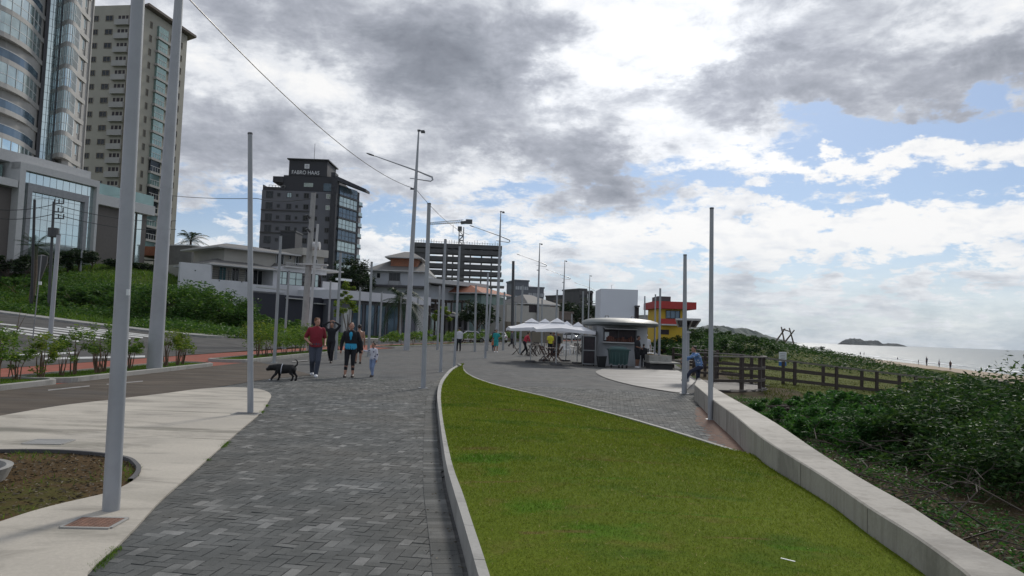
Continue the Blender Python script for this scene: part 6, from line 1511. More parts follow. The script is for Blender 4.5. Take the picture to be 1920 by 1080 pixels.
# planter seat
sc = P(1242,690,37.3); sx0,sx1 = P(1219,690,36.6).x,P(1262,690,36.6).x
e = empty('planter_bench',((sx0+sx1)/2,37.3,0),'square concrete planter bench with a wooden seat edge before the dune','bench')
z2 = P(1240,668,36.6).z; z1 = P(1240,680,36.6).z
B_('base','dark_concrete',e,((sx0+sx1)/2,37.3,z1/2-.03),(sx1-sx0-.06,1.5,z1-.06)); B_('seat','stone',e,((sx0+sx1)/2+.1,37.2,z1),(sx1-sx0+.35,2.0,.07)); B_('planter_box','stone',e,((sx0+sx1)/2,37.5,(z1+z2)/2+.03),(sx1-sx0-.02,1.2,z2-z1)); B_('soil','soil',e,((sx0+sx1)/2,37.5,z2+.032),(sx1-sx0-.14,1.08,.01))
q = P(1264,682,38.2); e = empty('bench',(q.x,38.4,0),'plain pale slab bench right of the square planter','bench'); B_('seat','wood_grey',e,(q.x,38.4,.42),(2.0,.5,.07)); B_('leg','dark_concrete',e,(q.x-.7,38.4,.19),(.12,.45,.38)); B_('leg','dark_concrete',e,(q.x+.7,38.4,.19),(.12,.45,.38))
# white tower block
f = Fac(1131,64,1200,64); e = empty('service_tower', f.pt(1,0), 'plain white windowless block with one narrow dark slot, rising behind the kiosk', 'building')
Z = lambda x,y: f.uz(x,y)[1]; U = lambda x,y=570: f.uz(x,y)[0]
mb = MB(); f.slab(mb,0,f.L,-.1,Z(1166,542.5),-4,0); mb.build('wall','block_white',e)
mb = MB(); f.pslab(mb,1189.5,573,1198,576,0,.5); f.pslab(mb,1190,576,1191.3,600,0,.08); mb.build('slot_frame','frame_dark',e); mb = MB(); f.pslab(mb,1191.5,576,1197.5,598.5,0,.06); mb.build('slot_window','kiosk_inside',e)
mb = MB(); p = f.pt(U(1148.5),Z(1150,542),-1); mb.tube([p,p+Vector((0,0,.42)),p+Vector((.15,0,.42))],.02,5); mb.build('vent_pipe','light_trim',e)
# lifeguard tower red and yellow
f = Fac(1236,78,1284,78); e = empty('lifeguard_tower', f.pt(1,0), 'yellow tower building with a thick red flat roof slab and red band', 'building')
Z = lambda x,y: f.uz(x,y)[1]; U = lambda x,y=590: f.uz(x,y)[0]
mb = MB(); f.slab(mb,0,f.L,-2,Z(1260,580),-5,0); mb.build('wall','yellow_wall',e)
mb = MB(); f.slab(mb,U(1225.5),U(1302),Z(1260,579.5),Z(1260,566),-6,.8); mb.build('roof','red_wall',e)
mb = MB(); f.slab(mb,U(1235.5),U(1260),Z(1247,565.5),Z(1247,555),-4,-.8); mb.build('water_tank','dark_concrete',e)
mb = MB(); f.slab(mb,U(1236),U(1282),Z(1260,608),Z(1260,598),-5,.35); mb.build('band','red_wall',e)
f.window(e,U(1248),U(1275),Z(1260,597.5),Z(1260,582),glass='glass_blue',frame='frame_dark',mull=2)
mb = MB(); f.slab(mb,U(1239),U(1255),Z(1247,627),Z(1247,618),0,.05); mb.build('opening','kiosk_inside',e)
mb = MB(); f.slab(mb,U(1238),U(1268),Z(1260,610.5),Z(1260,608),.35,.9); mb.build('ledge','light_trim',e)
# solar panel on post
b0 = gp(1289.5,716); d = b0.y
e = empty('solar_lamp', b0, 'short grey post carrying a wide tilted solar panel', 'solar panel')
mb = MB(); mb.tube([b0,P(1289.5,620,d)],.06,10); mb.build('shaft','post_paint',e)
pa_,pb_,pc_,pd_ = P(1272,612,d+1.2),P(1303,613,d+1.2),P(1313,599.5,d-.4),P(1268,598.5,d-.4); tk = Vector((0,0,.04))
mb = MB(); mb.hexa([pa_,pb_,pc_,pd_,pa_+tk,pb_+tk,pc_+tk,pd_+tk]); mb.build('panel','solar',e)
mb = MB(); 
for a,b in ((pa_,pb_),(pb_,pc_),(pc_,pd_),(pd_,pa_)): mb.beam(a,b,.05,.07)
for k_ in (.33,.66): mb.beam(pa_.lerp(pb_,k_)-tk,pd_.lerp(pc_,k_)-tk,.04,.04)
mb.build('frame','light_trim',e)
mb = MB(); mb.tube([P(1289.5,622,d),P(1291,606,d+.4)],.03,8); mb.tube([P(1289.5,620,d),P(1279,607,d+.2)],.02,6); mb.build('bracket','dark_metal',e)
mb = MB(); mb.box(P(1289.5,623,d-.02),(.22,.12,.06)); mb.build('lamp_head','light_trim',e)
# ------------------------------------------------------------------ parasols, tables, chairs
def parasol(label, px, ypeak, yedge, d, half, pole_px=None):
    pk = P(px,ypeak,d); ze = P(px,yedge,d).z; e = empty('parasol',(pk.x,pk.y,0),label,'parasol','white parasols beside the kiosk')
    rot = R(random.uniform(28,52)); mb = MB(); n = 12; V = []; rows_ = 5; cs = []
    for j in range(rows_):
        t = j/(rows_-1)
        for k_ in range(8):
            q = rot+k_*math.pi/4; rad = half*(1.414 if k_%2 == 0 else 1.0)*t; sag = (.0 if k_%2 == 0 else .05)*t
            V.append((pk.x+rad*math.cos(q),pk.y+rad*math.sin(q),pk.z+(ze-pk.z)*t**.88+sag+(.06 if k_%2 and j == rows_-1 else 0)))
    for k_ in range(8):
        q = rot+k_*math.pi/4; rad = half*(1.414 if k_%2 == 0 else 1.0)*1.0; V.append((pk.x+rad*math.cos(q),pk.y+rad*math.sin(q),ze-.13+(.06 if k_%2 else 0)))
    F_ = [(j*8+k_,j*8+(k_+1)%8,(j+1)*8+(k_+1)%8,(j+1)*8+k_) for j in range(rows_) for k_ in range(8)]
    mb.add(V,F_); o = mb.build('canopy','canvas',e); sol = o.modifiers.new('s','SOLIDIFY'); sol.thickness = .012
    mb = MB(); V2 = []
    for j,(rr,z) in enumerate(((0,.13),(.32*half,-.10))):
        for k_ in range(8): q = rot+k_*math.pi/4; V2.append((pk.x+rr*math.cos(q)*(1.3 if k_%2 == 0 else 1),pk.y+rr*math.sin(q)*(1.3 if k_%2 == 0 else 1),pk.z+z))
    mb.add(V2,[(k_,(k_+1)%8,8+(k_+1)%8,8+k_) for k_ in range(8)]); mb.build('vent_cap','canvas',e)
    mb = MB(); mb.tube([(pk.x,pk.y,0),(pk.x,pk.y,pk.z)],.028,8); mb.build('pole','light_trim',e)
    mb = MB()
    for k_ in range(4): q = rot+k_*math.pi/2; mb.tube([(pk.x,pk.y,pk.z-.06),(pk.x+half*1.38*math.cos(q),pk.y+half*1.38*math.sin(q),ze+.0)],.014,5)
    mb.build('rib','light_trim',e)
    mb = MB(); mb.rings([((pk.x,pk.y,.012),.3,.3),((pk.x,pk.y,.10),.26,.26)],14); mb.build('base','dark_concrete',e)
parasol('leftmost white parasol over the red shirted person',997,601,617.5,40,1.25)
parasol('second white parasol from the left, partly behind the frontmost one',1022,601.5,616,42.5,1.1)
parasol('frontmost white parasol in the middle of the row',1045,601,619,37.5,1.2)
parasol('white parasol right behind the frontmost one',1063,606,619,43,.95)
parasol('rightmost white parasol next to the cooler',1084,608,622,40,1.0)
def fold_chair(label, px, py, rz, mat='wood_red'):
    p = gp(px,py); e = empty('folding_chair',p,label,'chair','wooden folding chairs under the parasols'); T_ = Matrix.Translation(p)@Matrix.Rotation(rz,4,'Z')
    for sy in (-1,1):
        mb = MB(); y = sy*.19
        for a,b in (((-.24,y,0),(.2,y*.95,.44)),((.26,y,0),(-.26,y,.84))): mb.tube([T_@Vector(a),T_@Vector(b)],.022,6)
        mb.build('leg',mat,e)
    mb = MB()
    for k_ in range(5): mb.box((-.16+k_*.085,0,.45),(.07,.4,.02),0,T_)
    mb.build('seat',mat,e); mb = MB()
    for z in (.66,.76,.84): mb.box((-.16-(z-.6)*.42,0,z),(.02,.4,.06),0,T_)
    mb.build('backrest',mat,e)
def fold_table(label, px, py, rz, mat='wood_red'):
    p = gp(px,py); e = empty('folding_table',p,label,'table','wooden folding tables under the parasols'); T_ = Matrix.Translation(p)@Matrix.Rotation(rz,4,'Z')
    mb = MB()
    for k_ in range(7): mb.box((-.3+k_*.1,0,.73),(.088,.68,.025),0,T_)
    mb.build('tabletop',mat,e)
    for sy in (-1,1):
        mb = MB()
        for a,b in (((-.28,sy*.26,0),(.26,sy*.26,.715)),((.28,sy*.26,0),(-.26,sy*.26,.715))): mb.tube([T_@Vector(a),T_@Vector(b)],.024,6)
        mb.build('leg',mat,e)
for lab,px,py,rz in [('dark folding chair standing alone at the left of the seating area',967,665,0),('folding chair just right of the red shirted person',993,667,2.6),('folding chair in the front group, left one',1021,677,.5),
    ('folding chair in the front group, turned right',1046,677,2.9),('folding chair behind the left table',1007,663,1.2),('dark folding chair right of the white chairs',1090,664,3.3),('dark folding chair before the cooler',1080,663,1.6),('folding chair at the back of the front group',1040,668,4.5)]:
    fold_chair(lab,px,py,rz,'wood_red' if px in (1021,1046) else 'wood_dark')
for lab,px,py,rz in [('low wooden folding table in the centre front of the seating area',1034,676,.3),('folding table beside the red shirted person',999,668,.1),('folding table left of the standing group',1011,665,.8),('folding table by the cooler',1086,661,.2)]: fold_table(lab,px,py,rz,'wood_red' if px == 1034 else 'wood_dark')
def plastic_chair(label,px,py,rz):
    p = gp(px,py); e = empty('plastic_chair',p,label,'chair','white plastic chairs under the parasols'); T_ = Matrix.Translation(p)@Matrix.Rotation(rz,4,'Z')
    for sx_,sy in ((-1,-1),(1,-1),(1,1),(-1,1)):
        mb = MB(); mb.tube([T_@Vector((sx_*.25,sy*.25,0)),T_@Vector((sx_*.2,sy*.2,.42))],.025,6); mb.build('leg','plastic_white',e)
    B = MB(); B.box((0,0,.43),(.46,.46,.03),0,T_); B.build('seat','plastic_white',e)
    B = MB()
    for k_ in range(5): B.hexa([T_@Vector(q) for q in [(-.18+k_*.09-.03,.2,.44),(-.18+k_*.09+.03,.2,.44),(-.18+k_*.09+.03,.23,.44),(-.18+k_*.09-.03,.23,.44),(-.18+k_*.09-.03,.29,.82),(-.18+k_*.09+.03,.29,.82),(-.18+k_*.09+.03,.32,.82),(-.18+k_*.09-.03,.32,.82)]])
    B.box((0,.30,.83),(.46,.03,.06),0,T_); B.build('backrest','plastic_white',e)
    for sx_ in (-1,1): B = MB(); B.tube([T_@Vector((sx_*.24,.27,.66)),T_@Vector((sx_*.26,-.2,.64)),T_@Vector((sx_*.24,-.2,.42))],.02,6); B.build('armrest','plastic_white',e)
for lab,px,py,rz in [('white plastic chair right of the standing group, front one',1060,667,.4),('white plastic chair beside the cooler group',1069,665,2.2),('white plastic chair behind the front white one',1057,661,4.0),('white plastic chair right of the kiosk beside the man in black',1213,672,1.5),('white plastic chair farther right of the kiosk',1219,664,.2)]: plastic_chair(lab,px,py,rz)
q = P(1216,668,42.); q.z = 0; e = empty('yellow_table',q,'small yellow box table with white top right of the kiosk','table'); B_('body','yellow_wall',e,(q.x,q.y,.33),(.55,.5,.6)); B_('tabletop','plastic_white',e,(q.x,q.y,.66),(.75,.7,.05))
# ------------------------------------------------------------------ cars
def car(label, px, d, mat, rz=0, zg=None, name='parked_car'):
    p = P(px,620,d); g = float(H(p.x,p.y))+.05 if zg is None else zg; e = empty(name,(p.x,p.y,g),label,'car','cars parked beyond the far bed'); T_ = Matrix.Translation((p.x,p.y,g))@Matrix.Rotation(rz,4,'Z')
    prof = [(-2.05,.35),(-2.08,.75),(-1.9,.95),(-1.35,1.02),(-.75,1.45),(.55,1.48),(1.35,1.0),(1.95,.85),(2.1,.6),(2.05,.32)]
    def ext(pr,w0,w1z):
        V = []; n = len(pr)
        for s_ in (-1,1):
            for x,z in pr: V.append(T_@Vector((x, s_*(w0-(max(0,z-.95))*w1z), z)))
        return V,[tuple(range(n)),tuple(range(n,2*n))[::-1]]+[(i,i+n,(i+1)%n+n,(i+1)%n) for i in range(n)]
    mb = MB(); mb.add(*ext(prof,.86,.35)); o = mb.build('body',mat,e); bv = o.modifiers.new('b','BEVEL'); bv.width = .06; bv.segments = 2
    for s_ in (-1,1):
        mb = MB(); pr = [(-1.2,1.05),(-.7,1.38),(.5,1.41),(1.15,1.05)]; mb.add([T_@Vector((x,s_*(.872-max(0,z-.95)*.35),z)) for x,z in pr],[(0,1,2,3)]); mb.build('side_window','glass_dark',e)
        for x in (-1.3,1.3):
            mb = MB(); mb.tube([T_@Vector((x,s_*.72,.32)),T_@Vector((x,s_*.89,.32))],.32,16); w__ = mb.build('wheel','rubber',e); mb = MB(); mb.tube([T_@Vector((x,s_*.88,.32)),T_@Vector((x,s_*.90,.32))],.19,12); mb.build('rim','grey_metal',w__)
    for x0,z0,x1,z1 in ((1.30,1.05,.62,1.44),(-1.30,1.07,-.80,1.42)):
        mb = MB(); s_ = 1 if x0 > 0 else -1; mb.add([T_@Vector((x0+.03*s_,-.72,z0)),T_@Vector((x0+.03*s_,.72,z0)),T_@Vector((x1+.03*s_,.62,z1)),T_@Vector((x1+.03*s_,-.62,z1))],[(0,1,2,3)]); mb.build('windscreen','glass_dark',e)
    for s_ in (-1,1):
        B = MB(); B.box((2.06,s_*.62,.68),(.08,.32,.14),0,T_); B.build('headlight','frame_white',e); B = MB(); B.box((-2.07,s_*.66,.8),(.06,.26,.16),0,T_); B.build('taillight','car_red',e)
    B = MB(); B.box((-2.09,0,.62),(.03,.5,.12),0,T_); B.build('number_plate','sign_white',e)
car('leftmost white car parked beyond the far bed',881,93,'car_white',R(-160)); car('silver car parked between the white cars',901,99,'car_silver',R(-155)); car('white car half hidden by the teal shirted person',936,104,'car_white',R(100))
car('far white car left of the kiosk roof above the last parasol',1066,150,'car_white',R(0),zg=.3); car('far silver car beside the far white one',1080,156,'car_silver',R(0),zg=.35)
# ------------------------------------------------------------------ wooden deck, walkway and railings
dz_ = -.10; dcx,dcy,dr_ = 6.55,28.0,2.95
e = empty('wooden_deck',(dcx,dcy,dz_),'round wooden deck with curved dark railings at the end of the concrete wall','deck')
mb = MB(); n_ = 19
for i in range(n_):
    y = -dr_+.06+i*(2*dr_/n_)+.1; hw_ = math.sqrt(max(.01,dr_**2-y*y)); mb.box((dcx+.0,dcy+y,dz_-.02),(2*hw_,2*dr_/n_-.012,.04))
mb.build('boards','wood_deck',e)
def arc(a0,a1,r,z,n=26): return [Vector((dcx+r*math.cos(R(a0+(a1-a0)*i/n)),dcy+r*math.sin(R(a0+(a1-a0)*i/n)),z)) for i in range(n+1)]
mb = MB(); mb.tube(arc(-130,60,dr_,dz_-.10),.09,6); mb.build('rim_beam','wood_dark',e)
def flat_rail(mb, pts, w_, h):
    for a,b in zip(pts[:-1],pts[1:]): t_ = (b-a).normalized()*.01; mb.beam(a-t_,b+t_,w_,h)
for z,w_,h,mt_ in ((1.12,.13,.04,'wood_deck'),(.72,.035,.10,'wood_dark'),(.30,.035,.10,'wood_dark')):
    mb = MB(); flat_rail(mb, arc(-86,-2,dr_-.02,dz_+z),w_,h); mb.build('handrail' if w_ > .1 else 'rail',mt_,e)
    mb = MB(); flat_rail(mb, arc(76,24,dr_-.02,dz_+z,14),w_,h); mb.build('handrail' if w_ > .1 else 'rail',mt_,e)
for a in (-84,-60,-36,-18,-4,26,50,74):
    p = Vector((dcx+(dr_-.07)*math.cos(R(a)),dcy+(dr_-.07)*math.sin(R(a)),0)); mb = MB(); mb.box((p.x,p.y,dz_+.35),(.105,.105,1.5),R(a)); mb.build('post','wood_dark',e)
for a in (-80,-64,-45,-30,-12):
    p = Vector((dcx+(dr_-.25)*math.cos(R(a)),dcy+(dr_-.25)*math.sin(R(a)),0)); mb = MB(); mb.tube([(p.x,p.y,-1.2),(p.x,p.y,dz_-.05)],.055,8); mb.build('stilt','pole_concrete',e)
# walkway
wA = Vector((dcx+2.6,30.6,dz_)); wB = P(1760,748,33.5); wB.z = -.95; wC = Vector((wB.x+12,wB.y+6,-1.1))
e = empty('boardwalk',wA,'raised wooden walkway with dark railings crossing the dune towards the beach','boardwalk')
mb = MB(); 
for a,b in ((wA,wB),(wB,wC)):
    n_ = int((b-a).length/.16); t_ = (b-a).normalized(); nn = Vector((-t_.y,t_.x,0))
    for i in range(n_):
        p = a.lerp(b,(i+.1)/n_); q = a.lerp(b,(i+.93)/n_); mb.hexa([p-nn*.75-Vector((0,0,.05)),q-nn*.75-Vector((0,0,.05)),q+nn*.75-Vector((0,0,.05)),p+nn*.75-Vector((0,0,.05)),p-nn*.75,q-nn*.75,q+nn*.75,p+nn*.75])
mb.build('boards','wood_deck',e)
t_ = (wB-wA).normalized(); nn = Vector((-t_.y,t_.x,0))
for sgn in (-1,1):
    o_ = nn*.72*sgn
    for z,w_,h,mt_ in ((1.1,.12,.035,'wood_deck'),(.72,.04,.13,'wood_dark'),(.30,.04,.13,'wood_dark')):
        mb = MB(); 
        for a,b in ((wA,wB),(wB,wC)): mb.beam(a+o_+Vector((0,0,z)),b+o_+Vector((0,0,z)),w_,h)
        mb.build('handrail' if w_ > .1 else 'rail',mt_,e)
    for i in range(6):
        p = wA.lerp(wB,(i+.35+.12*sgn)/5.2)+o_; mb = MB(); mb.box((p.x,p.y,p.z+.15),(.11,.11,1.85)); mb.build('post','wood_dark',e)
    for i in range(5):
        p = wB.lerp(wC,(i+.3)/5)+o_; mb = MB(); mb.box((p.x,p.y,p.z+.15),(.11,.11,1.85)); mb.build('post','wood_dark',e)
mb = MB()
for a,b in ((wA,wB),(wB,wC)):
    for sgn in (-1,1): mb.beam(a+nn*.6*sgn-Vector((0,0,.14)),b+nn*.6*sgn-Vector((0,0,.14)),.08,.16)
mb.build('joist','wood_dark',e)
# second railing, left from the deck behind the bench
q0 = P(1263,700,39.5); e = empty('fence',(8.6,39.5,-.1),'short dark wooden railing left of the deck behind the slab bench','fence')
a = Vector((P(1262,680,39).x,39,0)); b = Vector((dcx+.2,dcy+dr_+.3,0)); b = Vector((P(1345,680,34).x,34.,-.05))
for z,mt_ in ((1.08,'wood_deck'),(.72,'wood_dark'),(.30,'wood_dark')): mb = MB(); mb.beam(a+Vector((0,0,z)),b+Vector((0,0,z)),.05 if z < 1 else .12,.12 if z < 1 else .035); mb.build('handrail' if z > 1 else 'rail',mt_,e)
for k_ in range(5): p = a.lerp(b,k_/4); mb = MB(); mb.box((p.x,p.y,.45),(.12,.12,1.3)); mb.build('post','wood_dark',e)
# information sign
sp0 = P(1467,700,34.6); e = empty('notice_sign',(sp0.x,34.6,float(H(sp0.x,34.6))),'white notice board with a blue lower half fixed by the walkway railing','sign')
z0,z1,z2 = P(1467,686,34.6).z,P(1467,678.5,34.6).z,P(1467,660,34.6).z; x0,x1 = P(1460.5,670,34.6).x,P(1474.5,670,34.6).x
mb = MB(); mb.box(((x0+x1)/2,34.6,(z1+z2)/2),(x1-x0,.03,z2-z1)); pn_ = mb.build('panel','sign_white',e); mb = MB(); mb.box(((x0+x1)/2,34.6,(z0+z1)/2),(x1-x0,.031,z1-z0)); mb.build('blue_panel','sign_blue',e)
mb = MB()
for k_ in range(5): mb.box(((x0+x1)/2,34.58,z2-.08-k_*.075),((x1-x0)*(.8,.66,.74,.6,.7)[k_],.01,.022))
mb.build('text_lines','grey_metal',pn_)
mb = MB(); mb.tube([(sp0.x,34.63,-.9),(sp0.x,34.63,z2)],.03,6); mb.build('stake','wood_dark',e)
# log frame on the dune
dl = 116; e = empty('log_frame', (P(1475,640,dl).x,dl,float(H(P(1475,640,dl).x,dl))), 'rough frame of crossed driftwood logs standing on the dune crest', 'log frame')
for i,(a,b) in enumerate([((1465,613),(1471,642)),((1472,616),(1455,640)),((1480,615),(1488,644)),((1489.5,619),(1472,641))]):
    mb = MB(); A__ = P(*a,dl+i*.2); B__ = P(*b,dl+i*.2); mb.tube([A__,B__+(B__-A__)*.3],[.10,.14],8); mb.build('upright_log','bark',e)
mb = MB(); mb.tube([P(1468,617.5,dl-.2),P(1483,622,dl-.2)],[.09,.09],8); mb.build('cross_log','bark',e)
for i,(px,py,r_) in enumerate([(1557,814,.11),(1500,790,.07)]):
    p = gp(px,py,-.3); p.z = float(H(p.x,p.y)); mb = MB(); mb.ell((p.x,p.y,p.z+r_*.3),(r_*1.4,r_,r_*.7),10,7)
    for v in range(len(mb.v)): q = mb.v[v]; mb.v[v] = (q[0]+random.uniform(-.01,.01),q[1]+random.uniform(-.01,.01),q[2]+random.uniform(-.01,.01))
    o = mb.build('rock','stone'); tag(o, ['pale flat rock on the soil below the vine mound','small pale rock near the concrete wall'][i],'rock')
e_ = gp(1472,1072,.2); mb = MB(); mb.beam((e_.x-.02,e_.y+.02,.275),(e_.x+.05,e_.y-.03,.272),.010,.003); tag(mb.build('litter_strip','sign_white'),'tiny white strip lying on the lawn at the bottom edge','litter')
# ------------------------------------------------------------------ people and dog
SK = {'skin_a':(.42,.22,.155),'skin_b':(.34,.18,.12),'skin_c':(.22,.11,.07)}
for k_,c_ in SK.items(): bsdf_mat(k_, c_, .55, var=.06)
def cloth(n_, c_, var=.12): return bsdf_mat('cloth_'+n_, c_, .9, var=var, scale=9, bump=.25, bscale=14)
for n_,c_ in {'red':(.21,.018,.03),'jeans':(.055,.065,.09),'black':(.010,.011,.015),'white':(.55,.56,.60),'turq':(.03,.30,.50),'navy':(.02,.025,.05),'grey':(.10,.105,.12),'teal':(.02,.27,.27),'lblue':(.22,.29,.45),'orange':(.45,.13,.05),'yellow':(.55,.50,.03),'brightred':(.38,.03,.05),'brown':(.08,.05,.04)}.items(): cloth(n_,c_)
def spotted(name, a, b_, sc, lo, hi):
    mt = bpy.data.materials.new(name); mt.use_nodes = True; t = NT(mt.node_tree); b = t.n['Principled BSDF']; o = t.node('ShaderNodeTexCoord').outputs['Object']
    v = t.node('ShaderNodeTexVoronoi'); v.inputs['Scale'].default_value = sc; t.link(o, v.inputs['Vector']); t.link(t.ramp(v.outputs['Distance'],[(lo,b_),(hi,a)]), b.inputs['Base Color']); b.inputs['Roughness'].default_value = .9; MATS[name] = mt
spotted('cloth_spots',(.62,.62,.68),(.06,.05,.12),11,.30,.34)
spotted('cloth_check',(.12,.22,.42),(.50,.56,.62),14,.28,.36)
bsdf_mat('hair_ginger',(.16,.07,.03),.7,var=.4,scale=30,bump=.8,bscale=80); bsdf_mat('hair_dark',(.02,.014,.012),.6,var=.4,scale=30,bump=.8,bscale=80); bsdf_mat('hair_brown',(.07,.035,.02),.6,var=.4,scale=30,bump=.8,bscale=80)
bsdf_mat('shoe_white',(.62,.63,.66),.6); bsdf_mat('shoe_dark',(.05,.035,.03),.6); bsdf_mat('eye',(.015,.01,.01),.2); bsdf_mat('fur_black',(.006,.006,.007),.75,var=.4,scale=40,bump=.6,bscale=90); bsdf_mat('lip',(.28,.09,.08),.5)
DEF = dict(pel=(0,0,.93), chest=(0,0,1.28), neck=(0,0,1.46), head=(0,.02,1.625),
  shl=(-.185,0,1.40), shr=(.185,0,1.40), ell=(-.24,-.03,1.12), elr=(.24,-.03,1.12), wrl=(-.255,.06,.87), wrr=(.255,.06,.87),
  hpl=(-.095,0,.90), hpr=(.095,0,.90), knl=(-.10,.02,.49), knr=(.10,.02,.49), anl=(-.10,-.02,.085), anr=(.10,-.02,.085))
def limb(mb, a, b, ra, rb, n=10, bul=0):
    a,b = Vector(a),Vector(b); mb.tube([a,a.lerp(b,.35),b],[ra,(ra*.6+rb*.4)+bul,rb],n); mb.ell(a,(ra,ra,ra),10,7); mb.ell(b,(rb,rb,rb),10,7)
def torso(mb, J, k_, z_lo=None, belly=0, w_=1.):
    pel,ch,nk = Vector(J['pel']),Vector(J['chest']),Vector(J['neck']); 
    prof = [(-.10,.10,.085),(-.05,.158,.12),(.03,.168,.125),(.14,.150,.112+belly*.5),(.24,.150,.112+belly),(.35,.168,.122+belly*.4),(.44,.178,.118),(.50,.150,.10),(.545,.085,.075),(.57,.062,.062)]
    R_ = []
    for h_,rx,ry in prof:
        t = h_/.53; c = pel.lerp(ch, min(max(t/.66,0),1)) if t < .66 else ch.lerp(nk, (t-.66)/.34); c = Vector((c.x,c.y,pel.z+h_*( (nk.z-pel.z)/.53 )))
        if z_lo is not None and c.z < z_lo: continue
        R_.append((c,rx*w_+k_,ry*w_+k_+belly*.2))
    mb.rings(R_,18)
def person(label, pos, yaw, hgt, skin='skin_a', hair='hair_dark', shirt=('cloth_red','short'), pants=('cloth_jeans','long'), shoes='shoe_dark', pose={}, vox=.014, belly=0., w_=1., fingers=False, hairstyle='short', head=True, extra=None, group=None, headyaw=0, jacket=None):
    J = {k_:Vector(v) for k_,v in DEF.items()}
    for k_,v in pose.items(): J[k_] = Vector(v)
    e = empty('person', pos, label, 'person', group); s_ = hgt/1.745; child = hgt < 1.2
    T_ = Matrix.Translation(pos)@Matrix.Rotation(yaw,4,'Z')@Matrix.Scale(s_,4)
    def fin(mb, name, mat, vx=None, it=3, parent=e):
        me = remesh(mb, vx or vox, it); me.transform(T_); return link_mesh(name, me, mat, parent, True)
    fat = w_
    mb = MB(); torso(mb,J,-.004,belly=belly,w_=w_)
    limb(mb,J['neck']-Vector((0,0,.03)),J['head']-Vector((0,.01,.07)),.058,.052)
    hs = 1.22 if child else 1.; hc = J['head']; hr_ = Matrix.Rotation(headyaw,3,'Z')
    mb.ell(hc+Vector((0,-.005,.02)),(.076*hs,.094*hs,.108*hs),16,12,hr_); mb.ell(hc+hr_@Vector((0,.03,-.045))*hs,(.056*hs,.062*hs,.068*hs),12,9,hr_)
    mb.ell(hc+hr_@Vector((0,.098,-.012))*hs,(.013,.022,.024),8,6,hr_); mb.ell(hc+hr_@Vector((0,.082,.028))*hs,(.05*hs,.016,.012),8,6,hr_); mb.ell(hc+hr_@Vector((0,.083,-.055))*hs,(.024*hs,.014,.010),8,6,hr_)
    for sg in (-1,1): mb.ell(hc+hr_@Vector((sg*.078,-.005,.0))*hs,(.012,.022,.032),8,6,hr_)
    for sd,sg in (('l',-1),('r',1)):
        limb(mb,J['sh'+sd],J['el'+sd],.050*fat,.038*fat,bul=.004); limb(mb,J['el'+sd],J['wr'+sd],.040*fat,.026)
        w0 = J['wr'+sd]; dr = (w0-J['el'+sd]).normalized(); side = dr.cross(Vector((0,1,0))).normalized() if abs(dr.y) < .9 else Vector((1,0,0)); nrm = dr.cross(side)
        pc = w0+dr*.05; mb.tube([w0,pc,w0+dr*.09],[.026,.034,.03],8)
        if fingers:
            for i in range(4):
                b0 = w0+dr*.085+nrm*(.030-.020*i); L_ = (.072,.08,.075,.058)[i]; c1 = b0+dr*L_*.5-side*sg*.012; c2 = b0+dr*L_*.85-side*sg*.035
                mb.tube([b0-dr*.015,c1,c2],[.0098,.0092,.0078],6)
            tb = w0+dr*.03+nrm*.03; mb.tube([tb,tb+nrm*.03+dr*.025,tb+nrm*.035+dr*.055],[.012,.011,.009],6)
        else: mb.ell(w0+dr*.12,(.028,.026,.05),8,6,dr.to_track_quat('Z','Y').to_matrix())
        limb(mb,J['hp'+sd],J['kn'+sd],.088*fat,.056*fat,bul=.004); limb(mb,J['kn'+sd],J['an'+sd],.058*fat,.037,bul=.006)
        fy = Vector((0,1,0)); an = J['an'+sd]; mb.tube([an-Vector((0,.03,.03)),an+Vector((0,.05,-.045)),an+Vector((0,.15,-.06))],[.042,.042,.03],8)
    fin(mb,'body',skin,min(vox,.0085) if fingers else vox)
    # trousers
    if pants:
        mat,ln = pants; mb = MB()
        pel = J['pel']; mb.rings([(pel+Vector((0,0,-.10)),.10,.10),(pel+Vector((0,0,-.04)),.172*w_,.135*w_),(pel+Vector((0,0,.04)),.178*w_,.138*w_+belly*.3),(pel+Vector((0,0,.10)),.165*w_,.13*w_+belly*.6)],16)
        for sd in 'lr':
            hp,kn,an = J['hp'+sd],J['kn'+sd],J['an'+sd]
            if ln == 'long': limb(mb,hp,kn,.100*fat,.074*fat); limb(mb,kn,kn.lerp(an,.96),.073*fat,.062)
            elif ln == 'tight': limb(mb,hp,kn,.096*fat,.064*fat); limb(mb,kn,kn.lerp(an,.62),.063*fat,.052)
            else: limb(mb,hp,hp.lerp(kn,.92),.104*fat,.082*fat)
        fin(mb,'trousers' if ln != 'short' else 'shorts',mat)
    if shirt:
        mat,ln = shirt; mb = MB(); torso(mb,J,.014,z_lo=J['pel'].z-.055,belly=belly+.006,w_=w_)
        for sd in 'lr':
            a,b,c = J['sh'+sd],J['el'+sd],J['wr'+sd]; limb(mb,a.lerp(J['neck'],.35)+Vector((0,0,-.03)),a,.06,.066*fat)
            if ln == 'short': limb(mb,a,a.lerp(b,.78),.066*fat,.060*fat)
            elif ln == 'long': limb(mb,a,b,.066*fat,.054*fat); limb(mb,b,b.lerp(c,.96),.054*fat,.038)
        fin(mb,'shirt',mat)
